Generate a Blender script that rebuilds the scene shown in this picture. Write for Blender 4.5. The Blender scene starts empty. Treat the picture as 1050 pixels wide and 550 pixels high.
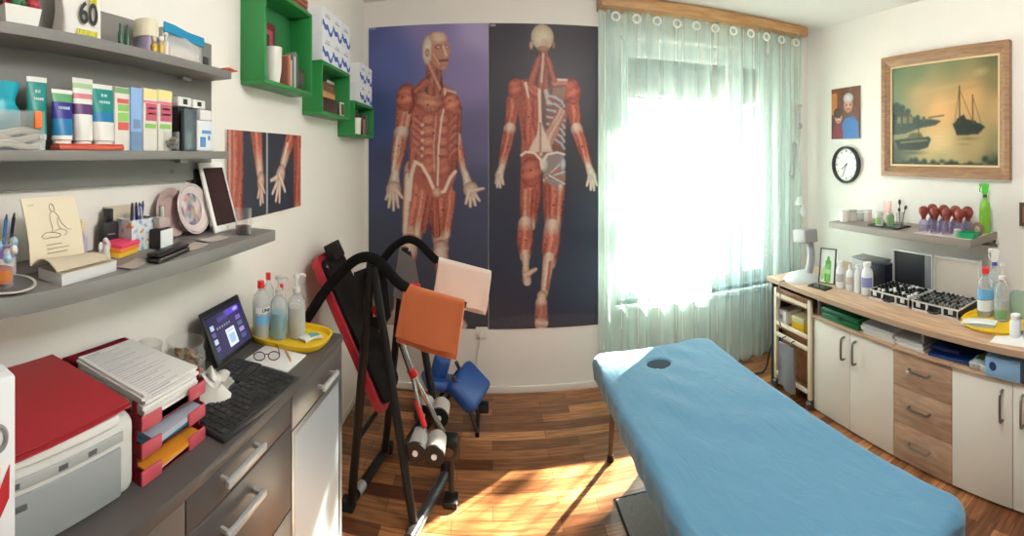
import bpy, bmesh, math, random
import numpy as np
from mathutils import Vector, Matrix, Euler
random.seed(7); RNG = np.random.default_rng(7)
SC = bpy.context.scene
COL = SC.collection
PI = math.pi
sin, cos, tan = math.sin, math.cos, math.tan

# ------------------------------------------------------------------ camera
# the photograph is a phone panorama: a level cylindrical projection, eye 1.58 m above the floor
F, CX, CY, H = 465.0, 505.0, 158.0, 1.58
cd = bpy.data.cameras.new('camera'); cam = bpy.data.objects.new('camera', cd); COL.objects.link(cam)
cam.location = (0, 0, H); cam.rotation_euler = (PI/2, 0, 0)
cd.type = 'PANO'; cd.panorama_type = 'CENTRAL_CYLINDRICAL'
cd.central_cylindrical_range_u_min = -CX/F; cd.central_cylindrical_range_u_max = (1050-CX)/F
cd.central_cylindrical_range_v_min = -(550-CY)/F; cd.central_cylindrical_range_v_max = CY/F
cd.central_cylindrical_radius = 1.0
cd.clip_start = 0.02; cd.clip_end = 200
SC.camera = cam

# ------------------------------------------------------------------ light
w = bpy.data.worlds.new('sky'); SC.world = w; w.use_nodes = True
bg = w.node_tree.nodes['Background']; bg.inputs[0].default_value = (0.86, 0.94, 1.0, 1); bg.inputs[1].default_value = 9.5
sd = bpy.data.lights.new('sun', 'SUN'); sd.energy = 230; sd.angle = 0.016; sd.color = (1.0, 0.86, 0.68)
sun = bpy.data.objects.new('sun', sd); COL.objects.link(sun); sun.location = (6, 8, 6)
sun.rotation_euler = Vector((-1.05, -1.0, -0.80)).to_track_quat('-Z', 'Y').to_euler()
ld = bpy.data.lights.new('fill_lamp_light', 'POINT'); ld.shadow_soft_size = 0.16; ld.energy = 56; ld.color = (1.0, 0.975, 0.95)  # fill light of the added, unseen ceiling lamp
lo = bpy.data.objects.new('fill_lamp_light', ld); COL.objects.link(lo); lo.location = (0.80, 0.70, 2.36)
SC.view_settings.view_transform = 'Standard'; SC.view_settings.look = 'None'
SC.view_settings.gamma = 1.0; SC.view_settings.use_curve_mapping = False; SC.view_settings.exposure = 0.0

# ------------------------------------------------------------------ helpers: pixels to places
def th(px): return (px-CX)/F
def onX(px, py, X):
    D = X/sin(th(px)); return Vector((X, D*cos(th(px)), H+(CY-py)/F*D))
def onY(px, py, Y):
    D = Y/cos(th(px)); return Vector((D*sin(th(px)), Y, H+(CY-py)/F*D))
def onZ(px, py, z):
    D = (z-H)*F/(CY-py); return Vector((D*sin(th(px)), D*cos(th(px)), z))
def lin(c):
    return tuple((v/12.92 if v <= 0.04045 else ((v+0.055)/1.055)**2.4) for v in (x/255.0 for x in c))

# ------------------------------------------------------------------ helpers: materials
MATS = {}
def M(name, rgb=(200, 200, 200), rough=0.5, metal=0.0, spec=0.5, noise=0.0, nscale=40, bump=0.0, sheen=0.0, coat=0.0):
    if name in MATS: return MATS[name]
    m = bpy.data.materials.new(name); m.use_nodes = True; MATS[name] = m
    nt = m.node_tree; p = nt.nodes['Principled BSDF']
    c = lin(rgb)
    p.inputs['Base Color'].default_value = (*c, 1); p.inputs['Roughness'].default_value = rough
    p.inputs['Metallic'].default_value = metal; p.inputs['Specular IOR Level'].default_value = spec
    p.inputs['Sheen Weight'].default_value = sheen; p.inputs['Coat Weight'].default_value = coat
    if noise or bump:
        tc = nt.nodes.new('ShaderNodeTexCoord'); n = nt.nodes.new('ShaderNodeTexNoise')
        n.inputs['Scale'].default_value = nscale; n.inputs['Detail'].default_value = 4
        nt.links.new(tc.outputs['Object'], n.inputs['Vector'])
        if noise:
            mx = nt.nodes.new('ShaderNodeMix'); mx.data_type = 'RGBA'
            mx.inputs[6].default_value = (*[v*(1-noise) for v in c], 1); mx.inputs[7].default_value = (*[min(1, v*(1+noise)) for v in c], 1)
            nt.links.new(n.outputs['Fac'], mx.inputs[0]); nt.links.new(mx.outputs[2], p.inputs['Base Color'])
        if bump:
            b = nt.nodes.new('ShaderNodeBump'); b.inputs['Strength'].default_value = bump; b.inputs['Distance'].default_value = 0.01
            nt.links.new(n.outputs['Fac'], b.inputs['Height']); nt.links.new(b.outputs['Normal'], p.inputs['Normal'])
    return m
def CLEAR(name, rgb=(225, 235, 235), solid=0.3, rough=0.08):
    if name in MATS: return MATS[name]
    m = bpy.data.materials.new(name); m.use_nodes = True; MATS[name] = m
    nt = m.node_tree; p = nt.nodes['Principled BSDF']; out = nt.nodes['Material Output']
    p.inputs['Base Color'].default_value = (*lin(rgb), 1); p.inputs['Roughness'].default_value = rough
    t = nt.nodes.new('ShaderNodeBsdfTransparent'); t.inputs[0].default_value = (*[0.75+0.25*v for v in lin(rgb)], 1)
    lw = nt.nodes.new('ShaderNodeLayerWeight'); lw.inputs['Blend'].default_value = 0.3
    ma = nt.nodes.new('ShaderNodeMath'); ma.operation = 'MULTIPLY_ADD'; ma.inputs[1].default_value = 0.32; ma.inputs[2].default_value = solid; ma.use_clamp = True
    nt.links.new(lw.outputs['Facing'], ma.inputs[0])
    mx = nt.nodes.new('ShaderNodeMixShader'); nt.links.new(ma.outputs[0], mx.inputs[0])
    nt.links.new(t.outputs[0], mx.inputs[1]); nt.links.new(p.outputs[0], mx.inputs[2]); nt.links.new(mx.outputs[0], out.inputs['Surface'])
    return m
def WOOD(name, a, b, scale=(2, 14, 14), rough=0.45):
    if name in MATS: return MATS[name]
    m = bpy.data.materials.new(name); m.use_nodes = True; MATS[name] = m
    nt = m.node_tree; p = nt.nodes['Principled BSDF']; p.inputs['Roughness'].default_value = rough
    tc = nt.nodes.new('ShaderNodeTexCoord'); mp = nt.nodes.new('ShaderNodeMapping'); mp.inputs['Scale'].default_value = scale
    n = nt.nodes.new('ShaderNodeTexNoise'); n.inputs['Scale'].default_value = 3; n.inputs['Detail'].default_value = 7; n.inputs['Distortion'].default_value = 0.6
    r = nt.nodes.new('ShaderNodeValToRGB'); r.color_ramp.elements[0].position = 0.32; r.color_ramp.elements[1].position = 0.68
    r.color_ramp.elements[0].color = (*lin(a), 1); r.color_ramp.elements[1].color = (*lin(b), 1)
    L = nt.links.new
    L(tc.outputs['Object'], mp.inputs[0]); L(mp.outputs[0], n.inputs['Vector']); L(n.outputs['Fac'], r.inputs[0]); L(r.outputs[0], p.inputs['Base Color'])
    return m
def PAINT(name, rough=0.45, emit=0.0, spec=0.4):
    if name in MATS: return MATS[name]
    m = bpy.data.materials.new(name); m.use_nodes = True; MATS[name] = m
    nt = m.node_tree; p = nt.nodes['Principled BSDF']; p.inputs['Roughness'].default_value = rough; p.inputs['Specular IOR Level'].default_value = spec
    a = nt.nodes.new('ShaderNodeAttribute'); a.attribute_name = 'print'
    nt.links.new(a.outputs['Color'], p.inputs['Base Color'])
    if emit:
        nt.links.new(a.outputs['Color'], p.inputs['Emission Color']); p.inputs['Emission Strength'].default_value = emit
    return m

# ------------------------------------------------------------------ helpers: meshes
class B:
    def __init__(s): s.v = []; s.f = []; s.m = []
    def add(s, vs, fs, m=0, mat=None):
        o = len(s.v)
        s.v += [tuple(mat @ Vector(v)) for v in vs] if mat is not None else [tuple(v) for v in vs]
        s.f += [[i+o for i in f] for f in fs]; s.m += [m]*len(fs); return s
    def box(s, x0, x1, y0, y1, z0, z1, m=0, bev=0.0, mat=None, seg=2):
        if x1 < x0: x0, x1 = x1, x0
        if y1 < y0: y0, y1 = y1, y0
        if z1 < z0: z0, z1 = z1, z0
        vs = [(x, y, z) for x in (x0, x1) for y in (y0, y1) for z in (z0, z1)]
        fs = [(0, 1, 3, 2), (4, 6, 7, 5), (0, 4, 5, 1), (2, 3, 7, 6), (0, 2, 6, 4), (1, 5, 7, 3)]
        if bev <= 0: return s.add(vs, fs, m, mat)
        bev = min(bev, 0.49*min(x1-x0, y1-y0, z1-z0))
        bm = bmesh.new(); bv = [bm.verts.new(v) for v in vs]
        for f in fs: bm.faces.new([bv[i] for i in f])
        bmesh.ops.bevel(bm, geom=bm.edges[:], offset=bev, segments=seg, affect='EDGES', profile=0.5)
        bm.verts.index_update()
        s.add([v.co[:] for v in bm.verts], [[v.index for v in f.verts] for f in bm.faces], m, mat); bm.free(); return s
    def lathe(s, prof, c=(0, 0, 0), seg=20, m=0, mat=None, sx=1.0, sy=1.0):
        vs = []; fs = []; rows = []
        for r, z in prof:
            if r < 1e-6: rows.append([len(vs)]); vs.append((c[0], c[1], c[2]+z))
            else:
                rows.append(list(range(len(vs), len(vs)+seg)))
                vs += [(c[0]+sx*r*cos(2*PI*k/seg), c[1]+sy*r*sin(2*PI*k/seg), c[2]+z) for k in range(seg)]
        for a, b in zip(rows, rows[1:]):
            for k in range(seg):
                k2 = (k+1) % seg
                if len(a) == 1 and len(b) == 1: continue
                if len(a) == 1: fs.append((a[0], b[k2], b[k]))
                elif len(b) == 1: fs.append((a[k], a[k2], b[0]))
                else: fs.append((a[k], a[k2], b[k2], b[k]))
        return s.add(vs, fs, m, mat)
    def cyl(s, p0, p1, r0, r1=None, seg=14, m=0):
        p0 = Vector(p0); p1 = Vector(p1); d = p1-p0; r1 = r0 if r1 is None else r1
        q = d.to_track_quat('Z', 'Y').to_matrix().to_4x4(); q.translation = p0
        return s.lathe([(0, 0), (r0, 0), (r1, d.length), (0, d.length)], seg=seg, m=m, mat=q)
    def tube(s, pts, r, seg=10, m=0, smooth=0, caps=True, flat=1.0):
        P = [Vector(p) for p in pts]
        for _ in range(smooth):
            Q = [P[0]]
            for a, b in zip(P, P[1:]): Q += [a*0.75+b*0.25, a*0.25+b*0.75]
            P = Q+[P[-1]]
        rr = r if isinstance(r, (list, tuple)) else [r]*len(P)
        if len(rr) != len(P): rr = [rr[0]+(rr[-1]-rr[0])*i/(len(P)-1) for i in range(len(P))]
        vs = []; fs = []; n = None
        for i, p in enumerate(P):
            t = (P[min(i+1, len(P)-1)]-P[max(i-1, 0)]).normalized()
            if n is None: n = t.orthogonal().normalized() if abs(t.z) > 0.9 else Vector((0, 0, 1)).cross(t).normalized()
            n = (n-t*n.dot(t)).normalized(); b = t.cross(n)
            for k in range(seg):
                a = 2*PI*k/seg; vs.append(p+n*cos(a)*rr[i]+b*sin(a)*rr[i]*flat)
        for i in range(len(P)-1):
            for k in range(seg):
                k2 = (k+1) % seg; fs.append((i*seg+k, i*seg+k2, (i+1)*seg+k2, (i+1)*seg+k))
        if caps: fs += [tuple(range(seg-1, -1, -1)), tuple(range((len(P)-1)*seg, len(P)*seg))]
        return s.add(vs, fs, m)
    def prism(s, poly, d0, d1, axis='z', m=0, mat=None):
        g = {'z': lambda a, b, d: (a, b, d), 'y': lambda a, b, d: (a, d, b), 'x': lambda a, b, d: (d, a, b)}[axis]
        n = len(poly); vs = [g(a, b, d0) for a, b in poly]+[g(a, b, d1) for a, b in poly]
        fs = [tuple(range(n-1, -1, -1)), tuple(range(n, 2*n))]+[(i, (i+1) % n, n+(i+1) % n, n+i) for i in range(n)]
        return s.add(vs, fs, m, mat)
    def ball(s, c, r, m=0, seg=16, rings=10, mat=None):
        r = r if isinstance(r, (tuple, list)) else (r, r, r)
        T = Matrix.Translation(c) @ (mat if mat is not None else Matrix()) @ Matrix.Diagonal((*r, 1))
        return s.lathe([(max(0, sin(PI*i/rings)) if 0 < i < rings else 0, -cos(PI*i/rings)) for i in range(rings+1)], seg=seg, m=m, mat=T)
    def sheet(s, fn, nu, nv, m=0, t=0.0):
        """a surface fn(u, v) -> point, closed to a thickness t along its normals when t > 0"""
        vs = [Vector(fn(i/nu, j/nv)) for j in range(nv+1) for i in range(nu+1)]
        W = nu+1; fs = [(j*W+i, j*W+i+1, (j+1)*W+i+1, (j+1)*W+i) for j in range(nv) for i in range(nu)]
        if t <= 0: return s.add(vs, fs, m)
        N = []
        for j in range(nv+1):
            for i in range(nu+1):
                du = vs[j*W+min(i+1, nu)]-vs[j*W+max(i-1, 0)]; dv = vs[min(j+1, nv)*W+i]-vs[max(j-1, 0)*W+i]
                N.append(du.cross(dv).normalized())
        k = len(vs); vs2 = [v-n*t for v, n in zip(vs, N)]
        fs2 = [tuple(k+i for i in reversed(f)) for f in fs]
        rim = [j for j in range(W)]+[j*W+nu for j in range(1, nv+1)]+[nv*W+i for i in range(nu-1, -1, -1)]+[j*W for j in range(nv-1, 0, -1)]
        fs3 = [(rim[(i+1) % len(rim)], rim[i], k+rim[i], k+rim[(i+1) % len(rim)]) for i in range(len(rim))]
        return s.add(vs+vs2, fs+fs2+fs3, m)
    def obj(s, name, mats, parent=None, loc=(0, 0, 0), rot=(0, 0, 0), ang=38):
        me = bpy.data.meshes.new(name); me.from_pydata(s.v, [], s.f)
        for m in (mats if isinstance(mats, (list, tuple)) else [mats]): me.materials.append(m)
        me.polygons.foreach_set('material_index', s.m)
        bm = bmesh.new(); bm.from_mesh(me); bmesh.ops.recalc_face_normals(bm, faces=bm.faces); bm.to_mesh(me); bm.free()
        me.polygons.foreach_set('use_smooth', [True]*len(me.polygons)); me.set_sharp_from_angle(angle=math.radians(ang))
        o = bpy.data.objects.new(name, me); COL.objects.link(o); o.parent = parent
        o.location = loc; o.rotation_euler = rot if isinstance(rot, (tuple, list)) else (0, 0, rot)
        return o
def tag(o, label, cat, group=None, kind=None):
    o['label'] = label; o['category'] = cat
    if group: o['group'] = group
    if kind: o['kind'] = kind
    return o
def thing(name, label, cat, loc=(0, 0, 0), rotz=0.0, group=None):
    o = bpy.data.objects.new(name, None); COL.objects.link(o); o.empty_display_size = 0.05
    o.location = loc; o.rotation_euler = rotz if isinstance(rotz, (tuple, list)) else (0, 0, rotz)
    return tag(o, label, cat, group)
def struct(o, label=None):
    o['kind'] = 'structure'
    if label: o['label'] = label
    return o
def bx(name, mat, parent, *a, bev=0.0, **k): return B().box(*a, bev=bev).obj(name, mat, parent, **k)
def text_mesh(name, s, size, mat, parent, loc, rot, sx=1.0):
    c = bpy.data.curves.new(name, 'FONT'); c.body = s; c.size = size; c.extrude = 0.0004; c.align_x = 'CENTER'; c.align_y = 'CENTER'; c.offset = size*0.02
    t = bpy.data.objects.new(name, c); COL.objects.link(t)
    me = bpy.data.meshes.new_from_object(t.evaluated_get(bpy.context.evaluated_depsgraph_get()))
    bpy.data.objects.remove(t); me.materials.clear(); me.materials.append(mat)
    o = bpy.data.objects.new(name, me); COL.objects.link(o); o.parent = parent; o.location = loc; o.rotation_euler = rot; o.scale = (sx, 1, 1)
    return o
ORD = ['first', 'second', 'third', 'fourth', 'fifth', 'sixth', 'seventh', 'eighth', 'ninth']

# ------------------------------------------------------------------ helpers: printed pictures, painted into a vertex colour layer
class Canvas:
    def __init__(s, x0, y0, x1, y1, n):
        s.w = n; s.h = max(2, int(round(n*(y1-y0)/(x1-x0)))); s.b = (x0, y0, x1, y1)
        s.X, s.Y = np.meshgrid(np.linspace(x0, x1, s.w), np.linspace(y0, y1, s.h)); s.px = (x1-x0)/(s.w-1)
        s.c = np.zeros((s.h, s.w, 3))
        k = RNG.random((s.h, s.w)); s.n = k
        for _ in range(2): s.n = (s.n+np.roll(s.n, 1, 0)+np.roll(s.n, -1, 0)+np.roll(s.n, 1, 1)+np.roll(s.n, -1, 1))/5
        s.n = (s.n-s.n.mean())/s.n.std()
    def put(s, a, col): a = np.clip(a, 0, 1)[..., None]; s.c = s.c*(1-a)+np.asarray(col, float)*a
    def grad(s, stops):
        """stops: [(x, y, rgb)], inverse distance blend"""
        W = 0; A = 0
        for x, y, c in stops:
            q = 1/((s.X-x)**2+(s.Y-y)**2+20)**1.5; W = W+q; A = A+q[..., None]*np.array(c, float)
        s.c = A/W[..., None]
    def limb(s, p0, p1, r0, r1, mid=(196, 112, 92), edge=(112, 44, 40), fib=18, pale=(0, 0), bow=0.0, tend=(222, 204, 188), al=1.0):
        dx, dy = p1[0]-p0[0], p1[1]-p0[1]; L2 = dx*dx+dy*dy+1e-6; L = math.sqrt(L2)
        t = np.clip(((s.X-p0[0])*dx+(s.Y-p0[1])*dy)/L2, 0, 1)
        r = r0+(r1-r0)*t+bow*np.sin(PI*t)
        ex, ey = s.X-p0[0]-t*dx, s.Y-p0[1]-t*dy; d = np.hypot(ex, ey)
        u = (ex*-dy+ey*dx)/L/np.maximum(r, .1)
        a = np.clip((r-d)/(1.3*s.px)+0.5, 0, 1)*al
        k = np.clip(np.abs(u), 0, 1)[..., None]**2
        c = np.array(mid, float)*(1-k)+np.array(edge, float)*k
        c = c+(fib*np.sin(u*8+np.sin(t*5)*1.5+s.n*0.5))[..., None]+s.n[..., None]*5
        q = np.zeros_like(t)
        if pale[0]: q = np.maximum(q, np.clip(1-t/pale[0], 0, 1))
        if pale[1]: q = np.maximum(q, np.clip(1-(1-t)/pale[1], 0, 1))
        q = (q*(1-0.4*np.abs(np.clip(u, -1, 1))))[..., None]
        s.put(a, c*(1-q)+np.array(tend, float)*q*(1-0.25*k))
    def ell(s, cx, cy, rx, ry, mid, edge=None, rot=0.0, fib=0, al=1.0, soft=0.0):
        c_, s_ = cos(rot), sin(rot); x = ((s.X-cx)*c_+(s.Y-cy)*s_)/rx; y = (-(s.X-cx)*s_+(s.Y-cy)*c_)/ry
        d = np.hypot(x, y); a = np.clip((1-d)*min(rx, ry)/(1.3*s.px+soft)+0.5*(soft == 0), 0, 1)*al
        k = np.clip(d, 0, 1)[..., None]**2; edge = mid if edge is None else edge
        c = np.array(mid, float)*(1-k)+np.array(edge, float)*k
        if fib: c = c+(fib*np.sin(y*9+x*2+s.n*0.6))[..., None]
        s.put(a, c+s.n[..., None]*3)
    def poly(s, pts, col, al=1.0, blur=1):
        ins = np.zeros(s.X.shape, bool); n = len(pts)
        for i in range(n):
            (xa, ya), (xb, yb) = pts[i], pts[(i+1) % n]
            if ya == yb: continue
            c = ((ya > s.Y) != (yb > s.Y)) & (s.X < (xb-xa)*(s.Y-ya)/(yb-ya)+xa); ins ^= c
        a = ins.astype(float)
        for _ in range(blur): a = (2*a+np.roll(a, 1, 0)+np.roll(a, -1, 0)+np.roll(a, 1, 1)+np.roll(a, -1, 1))/6
        s.put(a*al, np.array(col, float)+s.n[..., None]*3)
    def line(s, pts, r, col, al=1.0):
        for p, q in zip(pts, pts[1:]):
            dx, dy = q[0]-p[0], q[1]-p[1]; t = np.clip(((s.X-p[0])*dx+(s.Y-p[1])*dy)/(dx*dx+dy*dy+1e-9), 0, 1)
            d = np.hypot(s.X-p[0]-t*dx, s.Y-p[1]-t*dy); s.put(np.clip((r-d)/(1.2*s.px)+0.5, 0, 1)*al, col)
    def rect(s, x0, y0, x1, y1, col, al=1.0): s.poly([(x0, y0), (x1, y0), (x1, y1), (x0, y1)], col, al, blur=0)
    def blur(s, n=1):
        for _ in range(n):
            p = np.pad(s.c, ((1, 1), (1, 1), (0, 0)), 'edge'); s.c = (2*s.c+p[:-2, 1:-1]+p[2:, 1:-1]+p[1:-1, :-2]+p[1:-1, 2:])/6
def painted(name, cv, W, Ht, t, mat, parent=None, loc=(0, 0, 0), rot=0.0, backmat=None):
    """a flat printed panel facing -Y, origin at the middle of its lower edge, t thick towards +Y"""
    nx, ny = cv.w, cv.h
    xs = np.linspace(-W/2, W/2, nx); zs = np.linspace(Ht, 0, ny); X, Z = np.meshgrid(xs, zs)
    v = np.stack([X.ravel(), np.zeros(nx*ny), Z.ravel()], 1)
    i = np.arange(nx*ny).reshape(ny, nx)
    f = np.stack([i[:-1, :-1], i[1:, :-1], i[1:, 1:], i[:-1, 1:]], -1).reshape(-1, 4)
    rim = list(i[0, :])+list(i[1:, -1])+list(i[-1, -2::-1])+list(i[-2:0:-1, 0]); k = nx*ny
    bv = v[rim].copy(); bv[:, 1] = t
    fs = f.tolist()+[(int(rim[a]), k+a, k+(a+1) % len(rim), int(rim[(a+1) % len(rim)])) for a in range(len(rim))]+[tuple(range(k+len(rim)-1, k-1, -1))]
    me = bpy.data.meshes.new(name); me.from_pydata(np.vstack([v, bv]).tolist(), [], fs)
    c = np.clip(cv.c, 0, 255)/255.0; c = np.where(c <= 0.04045, c/12.92, ((c+0.055)/1.055)**2.4).reshape(-1, 3)
    c = np.vstack([c, c[rim]]); c = np.hstack([c, np.ones((len(c), 1))]).astype(np.float32)
    at = me.color_attributes.new('print', 'FLOAT_COLOR', 'POINT'); at.data.foreach_set('color', c.ravel())
    me.materials.append(mat)
    if backmat:
        me.materials.append(backmat); mi = np.zeros(len(fs), int); mi[len(f):] = 1; me.polygons.foreach_set('material_index', mi)
    o = bpy.data.objects.new(name, me); COL.objects.link(o); o.parent = parent; o.location = loc
    o.rotation_euler = rot if isinstance(rot, (tuple, list)) else (0, 0, rot)
    return o
FACE_PX, FACE_MX = PI/2, -PI/2     # turn a panel to face +X (hangs on the left wall) or -X (on the right wall)

# ------------------------------------------------------------------ the room
XL, XR, YB, YR, ZC = -0.87, 2.50, 3.00, -1.60, 2.62
wall_m = M('wall_paint', (238, 234, 227), 0.75, spec=0.2, noise=0.02, nscale=8)
ceil_m = M('ceiling_paint', (244, 242, 238), 0.85, spec=0.1)
def floor_mat():
    m = bpy.data.materials.new('laminate_floor'); m.use_nodes = True; nt = m.node_tree; p = nt.nodes['Principled BSDF']; L = nt.links.new
    tc = nt.nodes.new('ShaderNodeTexCoord')
    def brick(c1, c2, off, wd):
        b = nt.nodes.new('ShaderNodeTexBrick'); b.offset = off; b.inputs['Color1'].default_value = (*lin(c1), 1); b.inputs['Color2'].default_value = (*lin(c2), 1)
        b.inputs['Mortar'].default_value = (*lin((70, 38, 22)), 1); b.inputs['Scale'].default_value = 1.0; b.inputs['Mortar Size'].default_value = 0.0012
        b.inputs['Brick Width'].default_value = wd; b.inputs['Row Height'].default_value = 0.078; b.inputs['Bias'].default_value = 0.0
        L(tc.outputs['Object'], b.inputs['Vector']); return b
    b1 = brick((206, 142, 92), (100, 56, 34), 0.37, 0.47)
    mp = nt.nodes.new('ShaderNodeMapping'); mp.inputs['Scale'].default_value = (2.2, 26, 1)
    n = nt.nodes.new('ShaderNodeTexNoise'); n.inputs['Scale'].default_value = 2.2; n.inputs['Detail'].default_value = 8; n.inputs['Distortion'].default_value = 0.9
    r = nt.nodes.new('ShaderNodeValToRGB'); r.color_ramp.elements[0].position = 0.36; r.color_ramp.elements[0].color = (0.30, 0.24, 0.22, 1)
    r.color_ramp.elements[1].position = 0.62; r.color_ramp.elements[1].color = (1, 1, 1, 1)
    mx = nt.nodes.new('ShaderNodeMix'); mx.data_type = 'RGBA'; mx.blend_type = 'MULTIPLY'; mx.inputs[0].default_value = 0.75
    L(tc.outputs['Object'], mp.inputs[0]); L(mp.outputs[0], n.inputs['Vector']); L(n.outputs['Fac'], r.inputs[0])
    L(b1.outputs['Color'], mx.inputs[6]); L(r.outputs[0], mx.inputs[7]); L(mx.outputs[2], p.inputs['Base Color'])
    p.inputs['Roughness'].default_value = 0.28; p.inputs['Specular IOR Level'].default_value = 0.5
    return m
struct(B().box(XL-0.2, XR+0.2, YR-0.2, YB+0.25, -0.06, 0).obj('floor', floor_mat()), 'reddish brown wood strip laminate floor')
struct(B().box(XL-0.2, XR+0.2, YR-0.2, YB+0.25, ZC, ZC+0.1).obj('ceiling', ceil_m), 'plain white ceiling')
struct(B().box(XL-0.2, XL, YR-0.2, YB+0.25, 0, ZC).obj('wall_left', wall_m), 'white wall with grey shelves and green cubes')
struct(B().box(XR, XR+0.2, YR-0.2, YB+0.25, 0, ZC).obj('wall_right', wall_m), 'white wall with the framed painting')
struct(B().box(XL, XR, YR-0.2, YR, 0, ZC).obj('wall_rear', wall_m), 'plain white wall behind the viewer')
WX0, WX1, WZ0, WZ1 = 0.84, 2.17, 0.54, 2.39
b = B(); y0, y1 = YB, YB+0.25          # one wall with a window hole
vs = []; 
for y in (y0, y1):
    vs += [(XL, y, 0), (XR, y, 0), (XR, y, ZC), (XL, y, ZC), (WX0, y, WZ0), (WX1, y, WZ0), (WX1, y, WZ1), (WX0, y, WZ1)]
fs = []
for o, fl in ((0, 0), (8, 1)):
    q = [(0, 1, 5, 4), (1, 2, 6, 5), (2, 3, 7, 6), (3, 0, 4, 7)]
    fs += [tuple(o+i for i in (reversed(f) if fl else f)) for f in q]
fs += [(4, 5, 13, 12), (5, 6, 14, 13), (6, 7, 15, 14), (7, 4, 12, 15), (1, 0, 8, 9), (2, 1, 9, 10), (3, 2, 10, 11), (0, 3, 11, 8)]
b.add(vs, fs); struct(b.obj('wall_back', wall_m), 'white wall with the posters and the window')
base_m = M('baseboard_white', (232, 226, 216), 0.5)
struct(B().box(XL, XR, YB-0.014, YB, 0, 0.045, bev=0.004).obj('baseboard_back', base_m), 'low white baseboard under the posters')
struct(B().box(XL, XL+0.014, YR, YB-0.014, 0, 0.045, bev=0.004).obj('baseboard_left', base_m))
struct(B().box(XR-0.014, XR, YR, YB-0.014, 0, 0.045, bev=0.004).obj('baseboard_right', base_m))

# window: two casements in a white frame, sill, and a half lowered roller shutter outside
white_pvc = M('white_plastic_frame', (240, 240, 236), 0.35)
win = struct(bpy.data.objects.new('window_1', None), 'white double casement window behind the sheer curtain'); COL.objects.link(win); win.location = ((WX0+WX1)/2, YB+0.12, WZ0)
hw, hh = (WX1-WX0)/2, WZ1-WZ0
def ring(b, x0, x1, z0, z1, t, y0, y1):
    b.box(x0, x1, y0, y1, z0, z0+t); b.box(x0, x1, y0, y1, z1-t, z1); b.box(x0, x0+t, y0, y1, z0+t, z1-t); b.box(x1-t, x1, y0, y1, z0+t, z1-t)
b = B(); ring(b, -hw, hw, 0, hh, 0.05, -0.03, 0.04); struct(b.obj('window_frame', white_pvc, win))
glass = CLEAR('window_glass', (245, 250, 250), 0.03, 0.02)
for sgn in (-1, 1):
    x0, x1 = (-hw+0.05, 0.321) if sgn < 0 else (0.329, hw-0.05)
    b = B(); ring(b, x0, x1, 0.05, hh-0.05, 0.06, -0.045, 0.02); sash = struct(b.obj('window_sash', white_pvc, win))
    struct(B().box(x0+0.055, x1-0.055, -0.016, -0.01, 0.105, hh-0.105).obj('window_glass', glass, sash))
hd = B().box(0.285, 0.309, -0.055, -0.044, 1.17, 1.24, bev=0.004); hd.cyl((0.297, -0.056, 1.2), (0.297, -0.085, 1.2), 0.008); hd.box(0.288, 0.306, -0.098, -0.083, 1.09, 1.21, bev=0.005)
struct(hd.obj('window_handle', M('grey_metal', (150, 150, 150), 0.35, 0.8), win))
struct(B().box(WX0-0.05, WX1+0.05, YB-0.04, YB+0.10, WZ0-0.03, WZ0, bev=0.006).obj('window_sill', M('sill_white', (236, 234, 228), 0.4)), 'white sill under the window')
sh = thing('roller_shutter', 'grey slatted roller shutter lowered over the top of the window', 'shutter', ((WX0+WX1)/2, YB+0.21, 2.02))
for k in range(8):
    B().box(-hw+0.01, hw-0.01, -0.006, 0.006, 0.0465*k, 0.0465*k+0.0462, bev=0.004).obj('shutter_slat', M('shutter_grey', (150, 146, 140), 0.5), sh)
B().box(-hw+0.01, hw-0.01, -0.01, 0.01, -0.03, -0.003, bev=0.004).obj('bottom_rail', M('shutter_grey'), sh)

# outside: bright ground and the neighbour's house
struct(B().box(-12, 25, YB+0.26, 40, -0.9, -0.8).obj('ground_outside', M('pale_paving', (215, 210, 200), 0.9)), 'pale ground outside the window')
def house(name, label, x, y, wd, dp, h, hr, wins, rz=0.0, eave=0.2):
    nb = thing(name, label, 'building', (x, y, -0.8), rz)
    B().box(0, wd, 0, dp, 0, h).obj('house_wall', M('grey_render', (150, 148, 145), 0.9, noise=0.06, nscale=3), nb)
    B().prism([(-eave, h), (wd+eave, h), (wd/2, h+hr)], -eave, dp+eave, 'y').obj('roof', M('roof_tile', (120, 80, 65), 0.8), nb)
    for wx_, wz_ in wins:
        f = bx('house_window', white_pvc, nb, wx_, wx_+0.9, -0.05, 0.02, wz_, wz_+1.3); bx('pane', M('dark_pane', (70, 80, 90), 0.1), f, wx_+0.08, wx_+0.82, -0.06, -0.045, wz_+0.08, wz_+1.22)
house('neighbour_house', 'grey rendered house outside, seen through the right of the window', 6.2, 10.5, 2.9, 6, 5.2, 1.2, ((0.4, 3.3), (1.6, 3.3)))
house('sun_block_house', 'tall grey house added outside, out of view, to block part of the sun', 9.50, 10.5, 6, 6, 10, 2, ((0.6, 6.5), (2.4, 6.5), (4.2, 6.5)), math.radians(-46.4), 0.0)  # added out of view to cut the sun from the window's right part

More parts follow.
